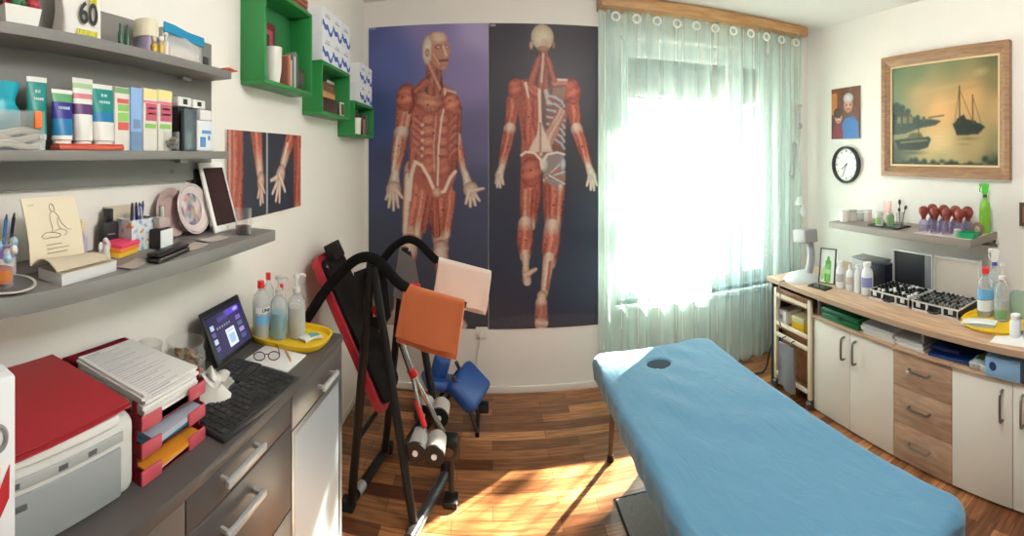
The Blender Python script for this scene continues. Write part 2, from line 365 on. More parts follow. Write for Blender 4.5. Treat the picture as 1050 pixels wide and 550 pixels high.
# a tree added out of the window's view so its leaves dapple the sun
tree = thing('sun_dapple_tree', 'leafy tree added outside, out of view, to dapple the sun', 'tree', (6.9, 8.0, -0.8))
B().tube([(0, 0, 0), (0.05, 0, 1.6), (-0.05, 0.05, 3.2), (-0.2, 0, 5.0)], [0.16, 0.05], 10, smooth=1).obj('trunk', M('bark', (84, 66, 52), 0.9), tree)
lf = B()
for k in range(360):
    while True:
        p = Vector((random.uniform(-1, 1), random.uniform(-1, 1), random.uniform(-1, 1)))
        if p.length < 1: break
    R_ = Euler((random.uniform(0, 6), random.uniform(0, 6), random.uniform(0, 6))).to_matrix().to_4x4(); R_.translation = (p.x*1.5-0.2, p.y*1.4, 5.3+p.z*2.3)
    s_ = random.uniform(.12, .26)
    lf.add([(0, -s_, 0), (s_*.45, 0, .02), (0, s_, 0), (-s_*.45, 0, .02)], [(0, 1, 2, 3)], 0, R_)
o_ = lf.obj('leaves', M('leaf_outdoor', (70, 110, 50), 0.7), tree); o_['kind'] = 'stuff'

# curtain board, rod and the sheer eyelet curtain
board = tag(B().box(0.70, XR-0.12, YB-0.15, YB, 2.545, 2.615, bev=0.004).obj('curtain_board', WOOD('board_wood', (176, 130, 84), (206, 164, 112), (1.5, 14, 14))), 'light wooden curtain board along the ceiling above the window', 'curtain board')
def sheer():
    m = bpy.data.materials.new('sheer_mint_voile'); m.use_nodes = True; nt = m.node_tree; nt.nodes.remove(nt.nodes['Principled BSDF']); out = nt.nodes['Material Output']; L = nt.links.new
    def mk(op, tr):
        d = nt.nodes.new('ShaderNodeBsdfDiffuse'); t = nt.nodes.new('ShaderNodeBsdfTranslucent'); x = nt.nodes.new('ShaderNodeBsdfTransparent')
        c = (*lin((206, 236, 234)), 1); d.inputs[0].default_value = c; t.inputs[0].default_value = c; x.inputs[0].default_value = (0.95, 0.99, 0.98, 1)
        a = nt.nodes.new('ShaderNodeMixShader'); a.inputs[0].default_value = 0.55; L(d.outputs[0], a.inputs[1]); L(t.outputs[0], a.inputs[2])
        f = nt.nodes.new('ShaderNodeMixShader'); lw = nt.nodes.new('ShaderNodeLayerWeight'); lw.inputs['Blend'].default_value = 0.5; ma = nt.nodes.new('ShaderNodeMath'); ma.operation = 'MULTIPLY_ADD'; ma.inputs[1].default_value = 0.42; ma.inputs[2].default_value = op; ma.use_clamp = True; L(lw.outputs['Facing'], ma.inputs[0]); L(ma.outputs[0], f.inputs[0]); L(x.outputs[0], f.inputs[1]); L(a.outputs[0], f.inputs[2]); return f
    L(mk(0.27, 0.5).outputs[0], out.inputs['Surface']); return m
cur = thing('sheer_curtain', 'floor length mint sheer curtain with ring eyelets in front of the window', 'curtain', (0.69, YB-0.10, 0))
CW = 2.36-0.69
def fold(u):
    """gathered cloth: crowded folds at both sides, loose ones in the middle"""
    a = 0.022+0.022*abs(2*u-1)**2
    return a*sin(2*PI*13*u+0.9*sin(9*u))+0.004*sin(2*PI*31*u+2.0)
def cloth(z0, z1, off):
    return lambda u, v: (CW*(u+0.010*sin(2*PI*13*u)), off+fold(u)*(0.65+0.35*(1-(z0+(z1-z0)*v)/2.5))+0.006*sin(5*(z0+(z1-z0)*v)+30*u), z0+(z1-z0)*v)
voile = sheer()
B().sheet(cloth(0.03, 2.40, 0), 420, 24).obj('curtain_fabric', voile, cur)
B().sheet(cloth(2.40, 2.535, 0.0), 420, 3).obj('heading_band', voile, cur)
B().cyl((0.03, 0.045, 2.475), (CW-0.02, 0.045, 2.475), 0.008).obj('curtain_rod', M('white_rod', (225, 220, 210), 0.4), cur)
for k in range(11):
    u = 0.06+0.088*k
    ringb = B(); n = 20
    ringb.tube([(0.026*cos(2*PI*i/n), 0, 0.026*sin(2*PI*i/n)) for i in range(n+1)], 0.0075, 8, caps=False)
    ringb.obj('eyelet', M('eyelet_white', (222, 232, 226), 0.4), cur, (CW*u, -0.055+0.3*fold(u), 2.475))

# ceiling lamp added out of view: the light that fills the room
cl = thing('fill_lamp', 'round white ceiling lamp added out of view for fill light', 'lamp', (0.80, 0.70, ZC))
B().lathe([(0, 0), (0.30, 0), (0.30, -0.02), (0, -0.02)]).obj('lamp_base', white_pvc, cl)
B().lathe([(0, -0.02), (0.27, -0.02), (0.26, -0.045), (0.2, -0.07), (0, -0.085)], seg=32).obj('lamp_shade', M('opal_glass', (240, 240, 235), 0.3), cl)

# outlet under the posters
o = onY(494, 341, YB); ot = thing('wall_outlet', 'white wall outlet with a plug below the two posters', 'outlet', (o.x, YB, o.z))
B().box(-0.04, 0.04, -0.012, 0, -0.04, 0.04, bev=0.006).obj('cover_plate', M('outlet_white', (228, 222, 212), 0.4), ot)
B().lathe([(0, 0), (0.02, 0), (0.018, 0.03), (0, 0.034)], mat=Matrix.Translation((0, -0.012, 0)) @ Matrix.Rotation(PI/2, 4, 'X')).obj('plug', M('outlet_white'), ot)
B().tube([(0, -0.04, 0), (-0.01, -0.045, -0.05), (-0.035, -0.02, -0.15), (-0.04, -0.02, -0.385)], 0.004, 8, smooth=2).obj('cable', M('cable_white', (222, 215, 205), 0.5), ot)

# ------------------------------------------------------------------ the two anatomy posters on the back wall
RED, DRK, PAL, LRED = (190, 100, 82), (104, 40, 36), (222, 206, 190), (206, 130, 108)
N = 190
def poster_front():
    c = Canvas(378, 26, 501, 335, N)
    c.grad([(378, 30, (62, 74, 140)), (400, 60, (72, 86, 158)), (440, 26, (122, 112, 172)), (495, 30, (168, 152, 202)), (480, 80, (128, 112, 166)), (390, 120, (48, 66, 126)), (498, 140, (84, 78, 122)), (400, 180, (42, 50, 92)),
            (490, 200, (52, 56, 90)), (390, 260, (46, 52, 76)), (498, 280, (48, 54, 80)), (400, 330, (42, 46, 64)), (495, 330, (46, 50, 68))])
    # far arm (viewer's right)
    c.limb((468, 112), (468.5, 143), 6.5, 5, RED, DRK, 20, (0.0, 0.25)); c.limb((469, 141), (477, 178), 5.2, 3.2, LRED, DRK, 22, (0.3, 0.45))
    c.limb((478, 178), (481, 190), 3.4, 5, PAL, (150, 110, 96), 6); c.ell(483.5, 194, 7.5, 8, (214, 186, 170), (150, 110, 98), 0.5, 6)
    for x, y in ((496, 193), (492, 205), (488, 209.5), (483, 211), (478.5, 208)): c.limb((483 + (x-483)*.35, 195+(y-195)*.2), (x, y), 2.3, 1.5, (226, 204, 190), (150, 116, 104), 4)
    # legs
    c.limb((453, 196), (453, 246), 13, 8, RED, DRK, 20, (0.12, 0.2), 1.5); c.limb((463, 200), (459, 240), 6, 4, (200, 112, 92), (120, 50, 44), 18, (0, .2)); c.limb((446, 202), (449, 240), 4.5, 4, (176, 84, 70), (100, 40, 36), 14)
    c.limb((431, 176), (424, 242), 15.5, 10, RED, DRK, 22, (0.1, 0.2), 1.5); c.limb((420, 182), (416.5, 238), 4, 2.6, PAL, (170, 140, 126), 6); c.limb((437, 180), (429, 238), 5.5, 4, LRED, (130, 56, 50), 20, (0.1, 0.25)); c.limb((445, 188), (436, 236), 4, 3, (170, 80, 68), (100, 40, 36), 14)
    c.ell(422, 249, 9.5, 9, (212, 184, 166), (140, 90, 78), 0, 8); c.ell(453.5, 254, 8, 9, (212, 184, 166), (140, 90, 78), 0, 8)
    c.limb((420, 258), (410, 320), 9.5, 5.5, (184, 108, 92), DRK, 20, (0.12, 0.4), 1.5); c.limb((453, 262), (462, 318), 8, 4.5, (190, 118, 100), DRK, 18, (0.15, 0.45), 1); c.limb((451, 262), (459, 316), 2, 1.6, PAL, (180, 150, 130), 4)
    c.limb((464, 318), (475, 331), 4.5, 5, (216, 190, 174), (150, 110, 98), 6); c.limb((409, 320), (402, 332), 5, 5, (206, 180, 164), (140, 100, 90), 6)
    # trunk
    c.poly([(424, 92), (438, 87), (456, 87), (468, 95), (472, 112), (469, 132), (467.5, 155), (469, 180), (462, 198), (449, 205), (436, 196), (420, 182), (422, 160), (424, 136), (421, 116)], (168, 82, 70), 1, 3)
    c.limb((426, 120), (424, 172), 4, 4, (180, 96, 80), DRK, 20); c.limb((469, 118), (466.5, 176), 3, 3, (150, 70, 60), DRK, 18)
    for y, h in ((122, 6), (133, 6), (144.5, 6), (156, 6.5)):        # abdominal bands
        c.ell(440.5, y+1, 8, h, (204, 130, 108), (140, 62, 54), -0.15, 8); c.ell(455.5, y+1, 6.5, h, (200, 120, 100), (132, 58, 50), 0.15, 8)
    for k in range(5):                                              # serrated ribs
        c.limb((426+k*.4, 122+k*8), (434, 128+k*8), 3.2, 2.4, (192, 106, 88), (126, 56, 48), 10, (0, .15)); c.limb((467.5, 122+k*8), (463, 127+k*8), 2.4, 1.8, (188, 104, 88), (120, 52, 46), 8)
    c.ell(440.5, 171, 9, 13, (196, 112, 92), (150, 70, 60), 0, 12); c.ell(456, 172, 7, 13, (190, 104, 86), (140, 64, 56), 0, 12)
    c.line([(457.5, 92), (457, 110), (454, 122), (451, 150), (450, 190)], 1.0, (228, 210, 194)); c.line([(448.5, 120), (446, 150), (447, 176)], .8, (214, 180, 160), .7)
    c.ell(441.5, 104, 15.5, 12, (204, 132, 108), (128, 54, 48), 0.25, 14); c.ell(464, 107, 9, 11.5, (212, 120, 96), (140, 58, 50), -0.2, 14)
    c.line([(426, 94), (440, 90), (456, 93)], 1.5, (196, 160, 140)); c.line([(458, 93), (468, 96)], 1.3, (206, 170, 150))
    c.line([(427, 166), (434, 170), (441, 182), (447, 196), (450, 198), (457, 196), (463, 182), (468, 176)], 1.7, (232, 214, 198)); c.ell(449, 197, 4.5, 5, (214, 176, 156), (180, 120, 104))
    c.line([(427, 167), (423, 180), (421, 205)], 2, (224, 206, 190))
    # near arm (viewer's left)
    c.limb((416.5, 108), (413, 138), 8.6, 6.6, (196, 120, 102), DRK, 22, (0.0, 0.25), 1); c.limb((421, 112), (417, 136), 3.4, 2.6, (214, 160, 140), (150, 80, 68), 10)
    c.ell(418, 100, 10.5, 14.5, (206, 112, 88), (126, 46, 40), 0.15, 18); c.line([(424, 92), (426, 108), (421, 116)], 1.5, (112, 44, 40))
    c.limb((412.5, 137), (406, 180), 7.8, 4.2, LRED, DRK, 24, (0.12, 0.35), 1); c.limb((409, 140), (404, 176), 2, 1.6, PAL, (180, 150, 136), 4)
    c.limb((406, 180), (405, 190), 4.6, 6.5, PAL, (160, 120, 106), 6); c.ell(404.5, 195, 8, 9, (216, 192, 176), (150, 112, 100), 0.1, 6)
    for x, y in ((396.5, 205), (399.5, 213), (404.5, 216), (409.5, 213), (413.5, 203)): c.limb((404.5+(x-404.5)*.5, 197), (x, y), 2.4, 1.5, (226, 206, 192), (150, 116, 104), 4)
    # neck and head, turned to the viewer's right
    c.limb((446, 66), (446, 90), 7, 9.5, (160, 84, 70), (90, 40, 36), 22); c.limb((441, 66), (452, 91), 2.4, 2.2, (206, 140, 118), (120, 54, 48), 8); c.limb((437, 86), (428, 93), 5, 3, (180, 92, 76), DRK, 10)
    c.ell(447, 49, 13, 15, (196, 158, 138), (150, 108, 92)); c.ell(440, 52, 5.5, 15, (226, 214, 200), (176, 150, 134), 0.05); c.ell(451, 40, 9, 6.5, (222, 198, 180), (184, 128, 108), .2, 6)
    c.poly([(444, 46), (461.5, 45), (463, 54), (461, 60), (460, 69), (455, 74), (447, 69), (443, 60)], (186, 122, 102), .95, 2)
    c.ell(450.5, 49.5, 3.6, 2.3, (120, 66, 58), (150, 86, 74)); c.ell(459.2, 49.5, 2.4, 2.2, (120, 66, 58), (150, 86, 74)); c.ell(450.8, 49.6, 1.3, .9, (226, 222, 214)); c.ell(459.4, 49.6, 1, .9, (226, 222, 214))
    c.limb((456, 49), (458.5, 57.5), 1.4, 2, (224, 192, 172), (170, 110, 92), 0); c.line([(451.5, 63.5), (460, 63)], 1.2, (110, 48, 46)); c.limb((446, 57), (451, 66), 2.6, 2, (206, 150, 130), (140, 74, 64), 8)
    c.ell(456, 70.5, 4, 2.6, (196, 140, 122), (140, 84, 72)); c.ell(439.5, 55, 2.2, 4.2, (190, 150, 132), (130, 84, 74))
    for p in ((414, 100), (440, 108), (462, 104), (432, 150), (452, 160), (428, 200), (455, 215), (410, 150), (470, 150), (446, 137)): c.ell(p[0], p[1], .9, .9, (60, 30, 30))
    c.rect(378, 26, 386, 28.5, (190, 195, 215), .5)
    c.c = c.c*.86+np.array([24, 24, 20.]); c.blur(1); return c  # haze painted over the whole print, lifting its darks
def poster_back():
    c = Canvas(501, 25, 613, 335, N)
    c.grad([(501, 25, (52, 50, 66)), (560, 60, (60, 56, 68)), (612, 40, (56, 52, 62)), (505, 150, (48, 50, 68)), (610, 150, (54, 54, 66)), (520, 240, (44, 50, 72)), (600, 240, (46, 52, 74)), (505, 330, (50, 54, 74)), (608, 330, (48, 54, 78)), (556, 300, (42, 48, 74))])
    c.poly([(501, 325), (540, 321), (580, 322), (613, 324), (613, 335), (501, 335)], (66, 68, 84), .8, 3)
    # arms
    c.limb((525.5, 104), (522.5, 134), 7.2, 5.6, RED, DRK, 20, (0, .15)); c.limb((522, 132), (514, 172), 6.2, 3.4, (186, 104, 88), DRK, 24, (0.14, .35), .8); c.limb((514, 171), (511.5, 179), 3.2, 4.4, PAL, (170, 140, 126), 4)
    for x, y in ((508, 187), (509.5, 191), (512.5, 191.5), (515.5, 188)): c.limb((511.5+(x-511.5)*.4, 178), (x, y), 2, 1.3, (226, 212, 200), (160, 130, 118), 3)
    c.limb((586, 104), (590.5, 134), 7.4, 5.6, (206, 104, 82), DRK, 20, (0, .15)); c.limb((590.5, 132), (603.5, 172), 6.4, 3.4, (194, 108, 92), DRK, 24, (0.14, .35), .8); c.limb((603, 171), (606.5, 181), 3.4, 4.8, PAL, (176, 150, 138), 4)
    for x, y in ((601, 190), (605, 194.5), (608.5, 195), (611.5, 190)): c.limb((606+(x-606)*.4, 180), (x, y), 2.1, 1.4, (230, 216, 204), (160, 134, 122), 3)
    # legs
    c.limb((543.5, 186), (541, 230), 11, 7, RED, DRK, 20, (0, .3), 1.5); c.limb((538, 196), (537, 230), 3.4, 2.4, (206, 140, 120), (130, 60, 52), 10, (0, .5)); c.limb((547, 196), (545, 232), 3.2, 2.6, (170, 78, 66), (104, 42, 38), 12, (0, .4))
    c.limb((537.5, 228), (537.5, 262), 7, 5.5, (198, 112, 96), DRK, 20, (0.25, .2), 2.2); c.limb((537.5, 259), (538.5, 274), 4.4, 3, (216, 194, 176), (150, 110, 98), 6); c.limb((538, 274), (539.5, 287), 3.6, 4.6, (216, 186, 170), (150, 110, 98), 6); c.limb((539, 280), (548, 275), 3.4, 2, (218, 190, 174), (150, 112, 100), 4)
    c.limb((567, 184), (566, 234), 11.5, 7.5, (186, 100, 84), DRK, 22, (.1, .3), 1.5); c.limb((573.5, 190), (570.5, 234), 3.2, 2.4, (200, 134, 116), (130, 60, 52), 10, (.2, .4)); c.limb((560, 192), (561, 236), 3, 2.6, (172, 84, 72), (104, 42, 38), 12, (0, .4))
    c.limb((565, 232), (562.5, 270), 8, 6, (200, 118, 102), DRK, 20, (0.3, .2), 2.4); c.limb((561.5, 264), (557, 300), 6, 4, (218, 198, 180), (150, 106, 94), 8); c.limb((563, 268), (559.5, 296), 1.4, 1.2, (176, 96, 82), (150, 80, 70), 4)
    c.ell(554.5, 302, 5, 5.5, (214, 190, 170), (150, 110, 96)); c.limb((554, 309), (554, 330), 6, 7, (176, 112, 102), (130, 76, 70), 10, (.2, .3)); c.limb((552, 329), (557, 330), 4.5, 4, (222, 190, 176), (160, 120, 108), 4)
    # trunk
    c.poly([(530, 84), (545, 80), (552, 72), (561, 72), (568, 79), (582, 84), (585, 100), (580, 122), (577.5, 142), (577, 160), (578, 172), (534, 172), (533, 160), (534, 142), (531, 118), (527, 100)], (160, 76, 64), 1, 3)
    c.poly([(554, 84), (574, 84), (580, 96), (578, 128), (577, 158), (554, 158)], (104, 74, 68), .9, 2)
    c.limb((541, 96), (543, 140), 9, 7, (186, 92, 74), (124, 50, 44), 18); c.limb((548, 84), (549, 128), 3, 4, (176, 82, 68), (110, 44, 40), 14)
    c.limb((534, 86), (549, 94), 4, 7, (190, 98, 80), (124, 50, 44), 14); c.ell(527.5, 91, 7.5, 11, (200, 104, 84), (124, 46, 40), 0.1, 14); c.limb((538, 86), (541, 100), 1.8, 1, (226, 206, 192), (190, 150, 134), 3)
    c.ell(585, 93, 9.5, 14, (208, 98, 76), (128, 44, 38), -0.15, 16); c.poly([(562, 82), (580, 81.5), (582, 86), (566, 88)], (196, 120, 104)); c.limb((561, 81.5), (580, 81.5), 1.3, 1.2, (226, 216, 208), (190, 170, 160), 2)
    c.poly([(566, 90), (580, 88), (577, 104), (571, 110), (564, 100)], (150, 110, 96), .9); c.limb((557, 88), (562, 106), 2.4, 3, (196, 180, 172), (150, 120, 112), 4)
    for k in range(7):                                              # bared ribs
        y = 101+k*7.2; c.line([(560, y-3), (568, y-1.5), (574.5, y+3), (577.5, y+8)], 1.3, (176, 188, 200), .85); c.line([(562, y), (573, y+4.5)], 1.4, (150, 82, 74), .8)
    c.limb((560, 146), (574, 116), 6, 5, (202, 158, 142), (150, 92, 82), 18); c.limb((553.5, 92), (554.5, 128), 2.4, 2.4, (120, 74, 66), (80, 46, 42), 6)
    c.line([(552.5, 78), (552, 100), (553, 130), (553.5, 158)], 1.6, (222, 200, 184)); c.poly([(552, 120), (556, 130), (566, 156), (540, 156), (549, 138)], (224, 206, 192), .9, 3); c.limb((553, 126), (553, 156), 1, 1, (170, 120, 106), (150, 100, 90), 0)
    # pelvis
    c.ell(543.5, 176, 11, 15.5, (196, 108, 84), (130, 54, 46), 0, 12); c.ell(543, 174, 1, 1, (60, 30, 30))
    c.poly([(556, 158), (577, 158), (578.5, 184), (568, 192), (556, 184)], (140, 130, 134), .95, 2)
    for k in range(5): c.limb((557+k*1.5, 184-k*1), (577, 164+k*6), 1.7, 1.5, (192, 112, 96) if k % 2 else (196, 206, 214), (120, 80, 76), 4)
    c.ell(556.5, 168, 4.5, 8, (208, 204, 202), (150, 140, 138)); c.ell(576, 168, 3, 7, (196, 206, 214), (130, 134, 142))
    c.line([(533.5, 159), (538, 155.5), (547, 156.5), (553, 163), (555, 172)], 1.2, (230, 216, 202)); c.line([(577.5, 158), (570, 156), (560, 158), (556, 165)], 1.2, (226, 220, 214))
    # neck and skull
    c.limb((556.5, 54), (556, 84), 5.5, 8, (160, 86, 72), (90, 42, 38), 18); c.limb((556, 56), (554, 84), 1.5, 1.5, (214, 184, 166), (170, 120, 104), 3); c.limb((561, 62), (567, 82), 3.4, 3, (176, 96, 82), DRK, 12); c.limb((551, 62), (544, 83), 3.4, 4, (176, 92, 76), DRK, 12)
    c.ell(555, 38.5, 11.6, 13.2, (228, 216, 192), (176, 158, 136)); c.ell(558.5, 45, 6, 6, (196, 168, 140), (210, 186, 160), 0, 0, .7); c.ell(543.6, 47, 2, 4.5, (206, 180, 160), (150, 110, 96)); c.ell(566.5, 46, 1.6, 4, (150, 106, 94)); c.ell(556, 50.5, 6.5, 3, (170, 124, 104), (150, 96, 82), 0, 0, .8)
    for p in ((584, 100), (541, 120), (545, 205), (566, 210), (538, 245), (520, 150), (596, 150)): c.ell(p[0], p[1], .9, .9, (60, 30, 30))
    c.rect(502, 26, 508, 28.5, (220, 220, 225), .7)
    c.c = c.c*.90+np.array([12, 10, 6.]); c.blur(1); return c  # slight haze painted into the print's darks
pmat = PAINT('poster_print', 0.42, spec=0.35); back_m = M('poster_back', (215, 212, 206), 0.7)
a, bb = onY(378, 180, YB), onY(501, 180, YB); pz0, pz1 = H-(336-CY)/F*YB/cos(0.12), H+(CY-25)/F*YB/cos(0.12)
p1 = painted('anatomy_poster', poster_front(), bb.x-a.x-0.004, pz1-pz0, 0.006, pmat, None, ((a.x+bb.x)/2, YB-0.008, pz0), 0, back_m)
tag(p1, 'tall blue and violet poster of the muscles of a standing man seen from the front', 'poster')
a2 = onY(613.5, 180, YB)
p2 = painted('anatomy_poster', poster_back(), a2.x-bb.x-0.004, pz1-pz0, 0.006, pmat, None, ((a2.x+bb.x)/2, YB-0.008, pz0), 0, back_m)
tag(p2, 'tall dark poster of the muscles of a man seen from the back, beside the curtain', 'poster')

# smaller print of forearms and hands on the left wall
def hands():
    c = Canvas(0, 0, 76, 44, 190)
    c.grad([(0, 0, (52, 58, 72)), (36, 20, (48, 54, 68)), (76, 0, (44, 54, 70)), (76, 44, (40, 50, 66)), (30, 44, (46, 52, 66))])
    c.limb((6, -6), (7, 50), 8, 6.5, (186, 104, 86), DRK, 20, (0, .2)); c.limb((2.5, -4), (2, 50), 2, 2, (206, 150, 130), DRK, 8)
    c.limb((24, -6), (28.5, 21), 6.5, 3.4, (200, 120, 100), DRK, 20, (0, .5)); c.ell(29.5, 26, 3.6, 5.5, (216, 178, 160), (150, 104, 92))
    for x, y in ((26.5, 34), (29, 38), (31.5, 37), (33, 32)): c.limb((29.5, 27), (x, y), 1.5, 1, (222, 190, 174), (150, 110, 98), 2)
    c.line([(35.6, -2), (35.6, 46)], .8, (176, 180, 186))
    c.limb((66, -4), (54, 16), 7, 4, (196, 112, 92), DRK, 22, (0, .5)); c.limb((58, 6), (53, 17), 1.6, 1.3, PAL, (180, 140, 124), 3); c.ell(50, 24, 5, 7, (224, 200, 186), (160, 120, 108), .5)
    for x, y in ((40, 26), (41.5, 33), (45, 37.5), (49, 38.5), (55.5, 33)): c.limb((49.5, 24), (x, y), 1.9, 1.2, (228, 206, 192), (160, 124, 112), 2)
    c.limb((73, -4), (72, 50), 7, 6, (180, 92, 76), DRK, 20, (0, .2)); c.limb((76, 10), (76, 50), 2, 2, (214, 170, 150), DRK, 6)
    c.blur(1); return c
q0, q1 = onX(233, 132, XL+0.01), onX(309, 141, XL+0.01)
hp = painted('hands_poster', hands(), q1.y-q0.y, 0.325, 0.006, pmat, None, (XL+0.008, (q0.y+q1.y)/2, 1.34), FACE_PX, back_m)
tag(hp, 'small dark print of muscled forearms and open hands on the left wall', 'poster')

# framed harbour painting, family photo and clock on the right wall
def harbour():
    c = Canvas(0, 0, 100, 78, 220)
    c.grad([(0, 0, (104, 128, 104)), (25, 5, (128, 140, 112)), (60, 0, (132, 136, 104)), (100, 0, (104, 108, 80)), (100, 18, (130, 120, 86)), (0, 25, (126, 142, 118)), (30, 25, (186, 164, 124)), (48, 38, (220, 174, 124)), (75, 30, (200, 160, 112)), (100, 38, (180, 150, 108)),
            (5, 45, (150, 146, 112)), (48, 60, (212, 184, 138)), (80, 60, (168, 148, 108)), (100, 62, (140, 130, 98)), (50, 74, (168, 158, 116)), (0, 72, (70, 84, 72)), (100, 76, (66, 76, 60))])
    for x, y, rx, ry, col in ((70, 14, 26, 3.5, (158, 144, 112)), (52, 20, 22, 2.6, (206, 176, 132)), (84, 11, 9, 4, (196, 182, 138)), (34, 12, 14, 3, (150, 152, 122)), (76, 21, 20, 2, (140, 128, 98)), (20, 28, 14, 3, (162, 154, 124)), (58, 31, 24, 2.5, (222, 182, 134))):
        c.ell(x, y, rx, ry, col, col, -.12, 0, .75, 5)
    c.poly([(0, 36), (10, 33), (16, 37), (22, 40), (32, 43), (40, 42.6), (50, 44.5), (44, 47.5), (30, 49), (14, 53), (0, 54)], (66, 84, 78), .95, 2)
    for x, y, r in ((5, 32, 6), (11, 33, 4.5), (17, 36, 4), (3, 39, 5), (27, 41, 3.4), (33, 42, 2.6)): c.ell(x, y, r, r*.8, (52, 76, 74), (74, 94, 84), 0, 8, .9, 1)
    for x in (6, 12, 18): c.rect(x, 40, x+4, 45, (150, 140, 112), .7); c.poly([(x-.6, 40), (x+2, 37.6), (x+4.6, 40)], (120, 88, 66), .8)
    c.line([(38, 41.5), (52, 40.5)], .5, (90, 96, 80))
    c.poly([(3, 58), (14, 57), (38, 56), (40, 58), (37, 64), (28, 66), (8, 66)], (52, 66, 60), 1, 2); c.poly([(16, 57), (20, 53), (30, 52.5), (33, 56.5)], (92, 96, 76), .9); c.line([(28, 44), (28, 56)], .4, (70, 66, 50)); c.line([(10, 60), (36, 58.5)], .7, (126, 120, 90)); c.ell(22, 68, 18, 2.4, (70, 84, 74), (90, 100, 84), 0, 6, .8, 2)
    c.poly([(60, 47), (64, 46), (84, 47.5), (88, 50), (82, 55), (64, 55.5)], (46, 56, 50), 1, 2); c.poly([(62, 47), (64, 43.5), (70, 40.5), (72, 44), (80, 45.5), (82, 48)], (58, 60, 48), 1, 1)
    c.line([(66, 20), (66.4, 47)], .55, (84, 70, 48)); c.line([(77.5, 27), (77.8, 47)], .5, (90, 76, 52)); c.line([(66, 22), (62, 46)], .25, (110, 92, 64)); c.line([(66, 22), (77, 45)], .25, (110, 92, 64)); c.line([(77.5, 28), (85, 48)], .25, (110, 92, 64))
    c.ell(74, 58, 14, 2, (96, 98, 76), (130, 124, 94), 0, 6, .8, 2); c.ell(70, 62, 9, 1.2, (110, 108, 84), None, 0, 4, .7, 1.5)
    for k in range(8): c.ell(48+RNG.uniform(-6, 6), 50+k*3, RNG.uniform(4, 11), .7, (226, 200, 156), None, 0, 0, .6, 1)
    for k in range(26): c.ell(k*4.2, 76+RNG.uniform(-2, 2)-(3 if k > 20 else 0), 4, RNG.uniform(2, 4.5), (42, 56, 48), (62, 74, 58), 0, 6, .9, 1.5)
    c.c = np.clip((c.c-128)*1.12+116, 0, 255); c.blur(1); return c
a, bq = onX(905, 180, XR-0.03), onX(1036, 185, XR-0.03)
yw, z0, z1 = abs(a.y-bq.y), 1.425, 2.265
pic = thing('framed_painting', 'large oil painting of a harbour at sunset in a wide light wooden frame', 'painting', (XR-0.035, (a.y+bq.y)/2, z0), FACE_MX)
fw = 0.075; hh_ = z1-z0
fb = B()
def mitre(b, W, Ht, t, y0, y1, m=0):
    o = [(-W/2, 0), (W/2, 0), (W/2, Ht), (-W/2, Ht)]; i = [(-W/2+t, t), (W/2-t, t), (W/2-t, Ht-t), (-W/2+t, Ht-t)]
    for k in range(4):
        k2 = (k+1) % 4; b.prism([o[k], o[k2], i[k2], i[k]], y0, y1, 'y', m)
mitre(fb, yw, hh_, 0.03, -0.012, 0.03); 
f2 = B(); 
o_ = f2
i0 = [(-yw/2+.03, .03), (yw/2-.03, .03), (yw/2-.03, hh_-.03), (-yw/2+.03, hh_-.03)]; i1 = [(-yw/2+fw, fw), (yw/2-fw, fw), (yw/2-fw, hh_-fw), (-yw/2+fw, hh_-fw)]
for k in range(4):
    k2 = (k+1) % 4
    fb.add([(i0[k][0], -.012, i0[k][1]), (i0[k2][0], -.012, i0[k2][1]), (i1[k2][0], .014, i1[k2][1]), (i1[k][0], .014, i1[k][1]), (i0[k][0], .03, i0[k][1]), (i0[k2][0], .03, i0[k2][1]), (i1[k2][0], .03, i1[k2][1]), (i1[k][0], .03, i1[k][1])],
           [(0, 1, 2, 3), (7, 6, 5, 4), (3, 2, 6, 7), (1, 0, 4, 5), (2, 1, 5, 6), (0, 3, 7, 4)])
fb.obj('picture_frame', WOOD('frame_wood', (134, 100, 72), (164, 128, 96), (3, 20, 20), 0.5), pic)
sl = B(); mitre(sl, yw-2*fw+.006, hh_-2*fw+.006, 0.012, 0.008, 0.02); sl.obj('frame_slip', M('slip_cream', (214, 190, 150), 0.5), pic, (0, 0, fw-.003))
painted('canvas', harbour(), yw-2*fw, hh_-2*fw, 0.008, PAINT('oil_print', 0.5), pic, (0, 0.016, fw))
def family():
    c = Canvas(0, 0, 33, 42, 90)
    c.grad([(0, 0, (120, 72, 46)), (33, 0, (150, 140, 128)), (0, 42, (70, 40, 36)), (33, 42, (60, 66, 90)), (18, 10, (96, 60, 48))])
    c.rect(24, 0, 33, 42, (108, 62, 48), .8); c.rect(0, 4, 7, 22, (206, 130, 74), .8)
    c.poly([(12, 42), (13, 30), (17, 25), (26, 24), (31, 29), (32, 42)], (58, 106, 170), 1, 2); c.ell(20, 14.5, 5.4, 6.6, (206, 160, 138), (160, 112, 96)); c.ell(20, 9, 5.8, 4.2, (206, 204, 204), (160, 158, 160)); c.ell(18, 14.5, .8, .6, (60, 40, 40)); c.ell(22.4, 14.5, .8, .6, (60, 40, 40)); c.line([(18, 18), (22, 18)], .5, (150, 80, 76))
    c.poly([(1, 42), (2, 34), (6, 29), (11, 30), (14, 36), (14, 42)], (120, 40, 52), 1, 2); c.ell(8.5, 24, 4.4, 5.4, (214, 168, 146), (166, 118, 102)); c.ell(7.8, 20.4, 5, 4.2, (84, 56, 44), (60, 40, 34)); c.ell(7, 24.5, .7, .5, (50, 36, 36)); c.ell(10.2, 24.5, .7, .5, (50, 36, 36)); c.line([(7, 27.2), (10, 27.2)], .4, (150, 80, 76))
    c.blur(1); return c
a, bq = onX(853.5, 100, XR), onX(882.5, 100, XR)
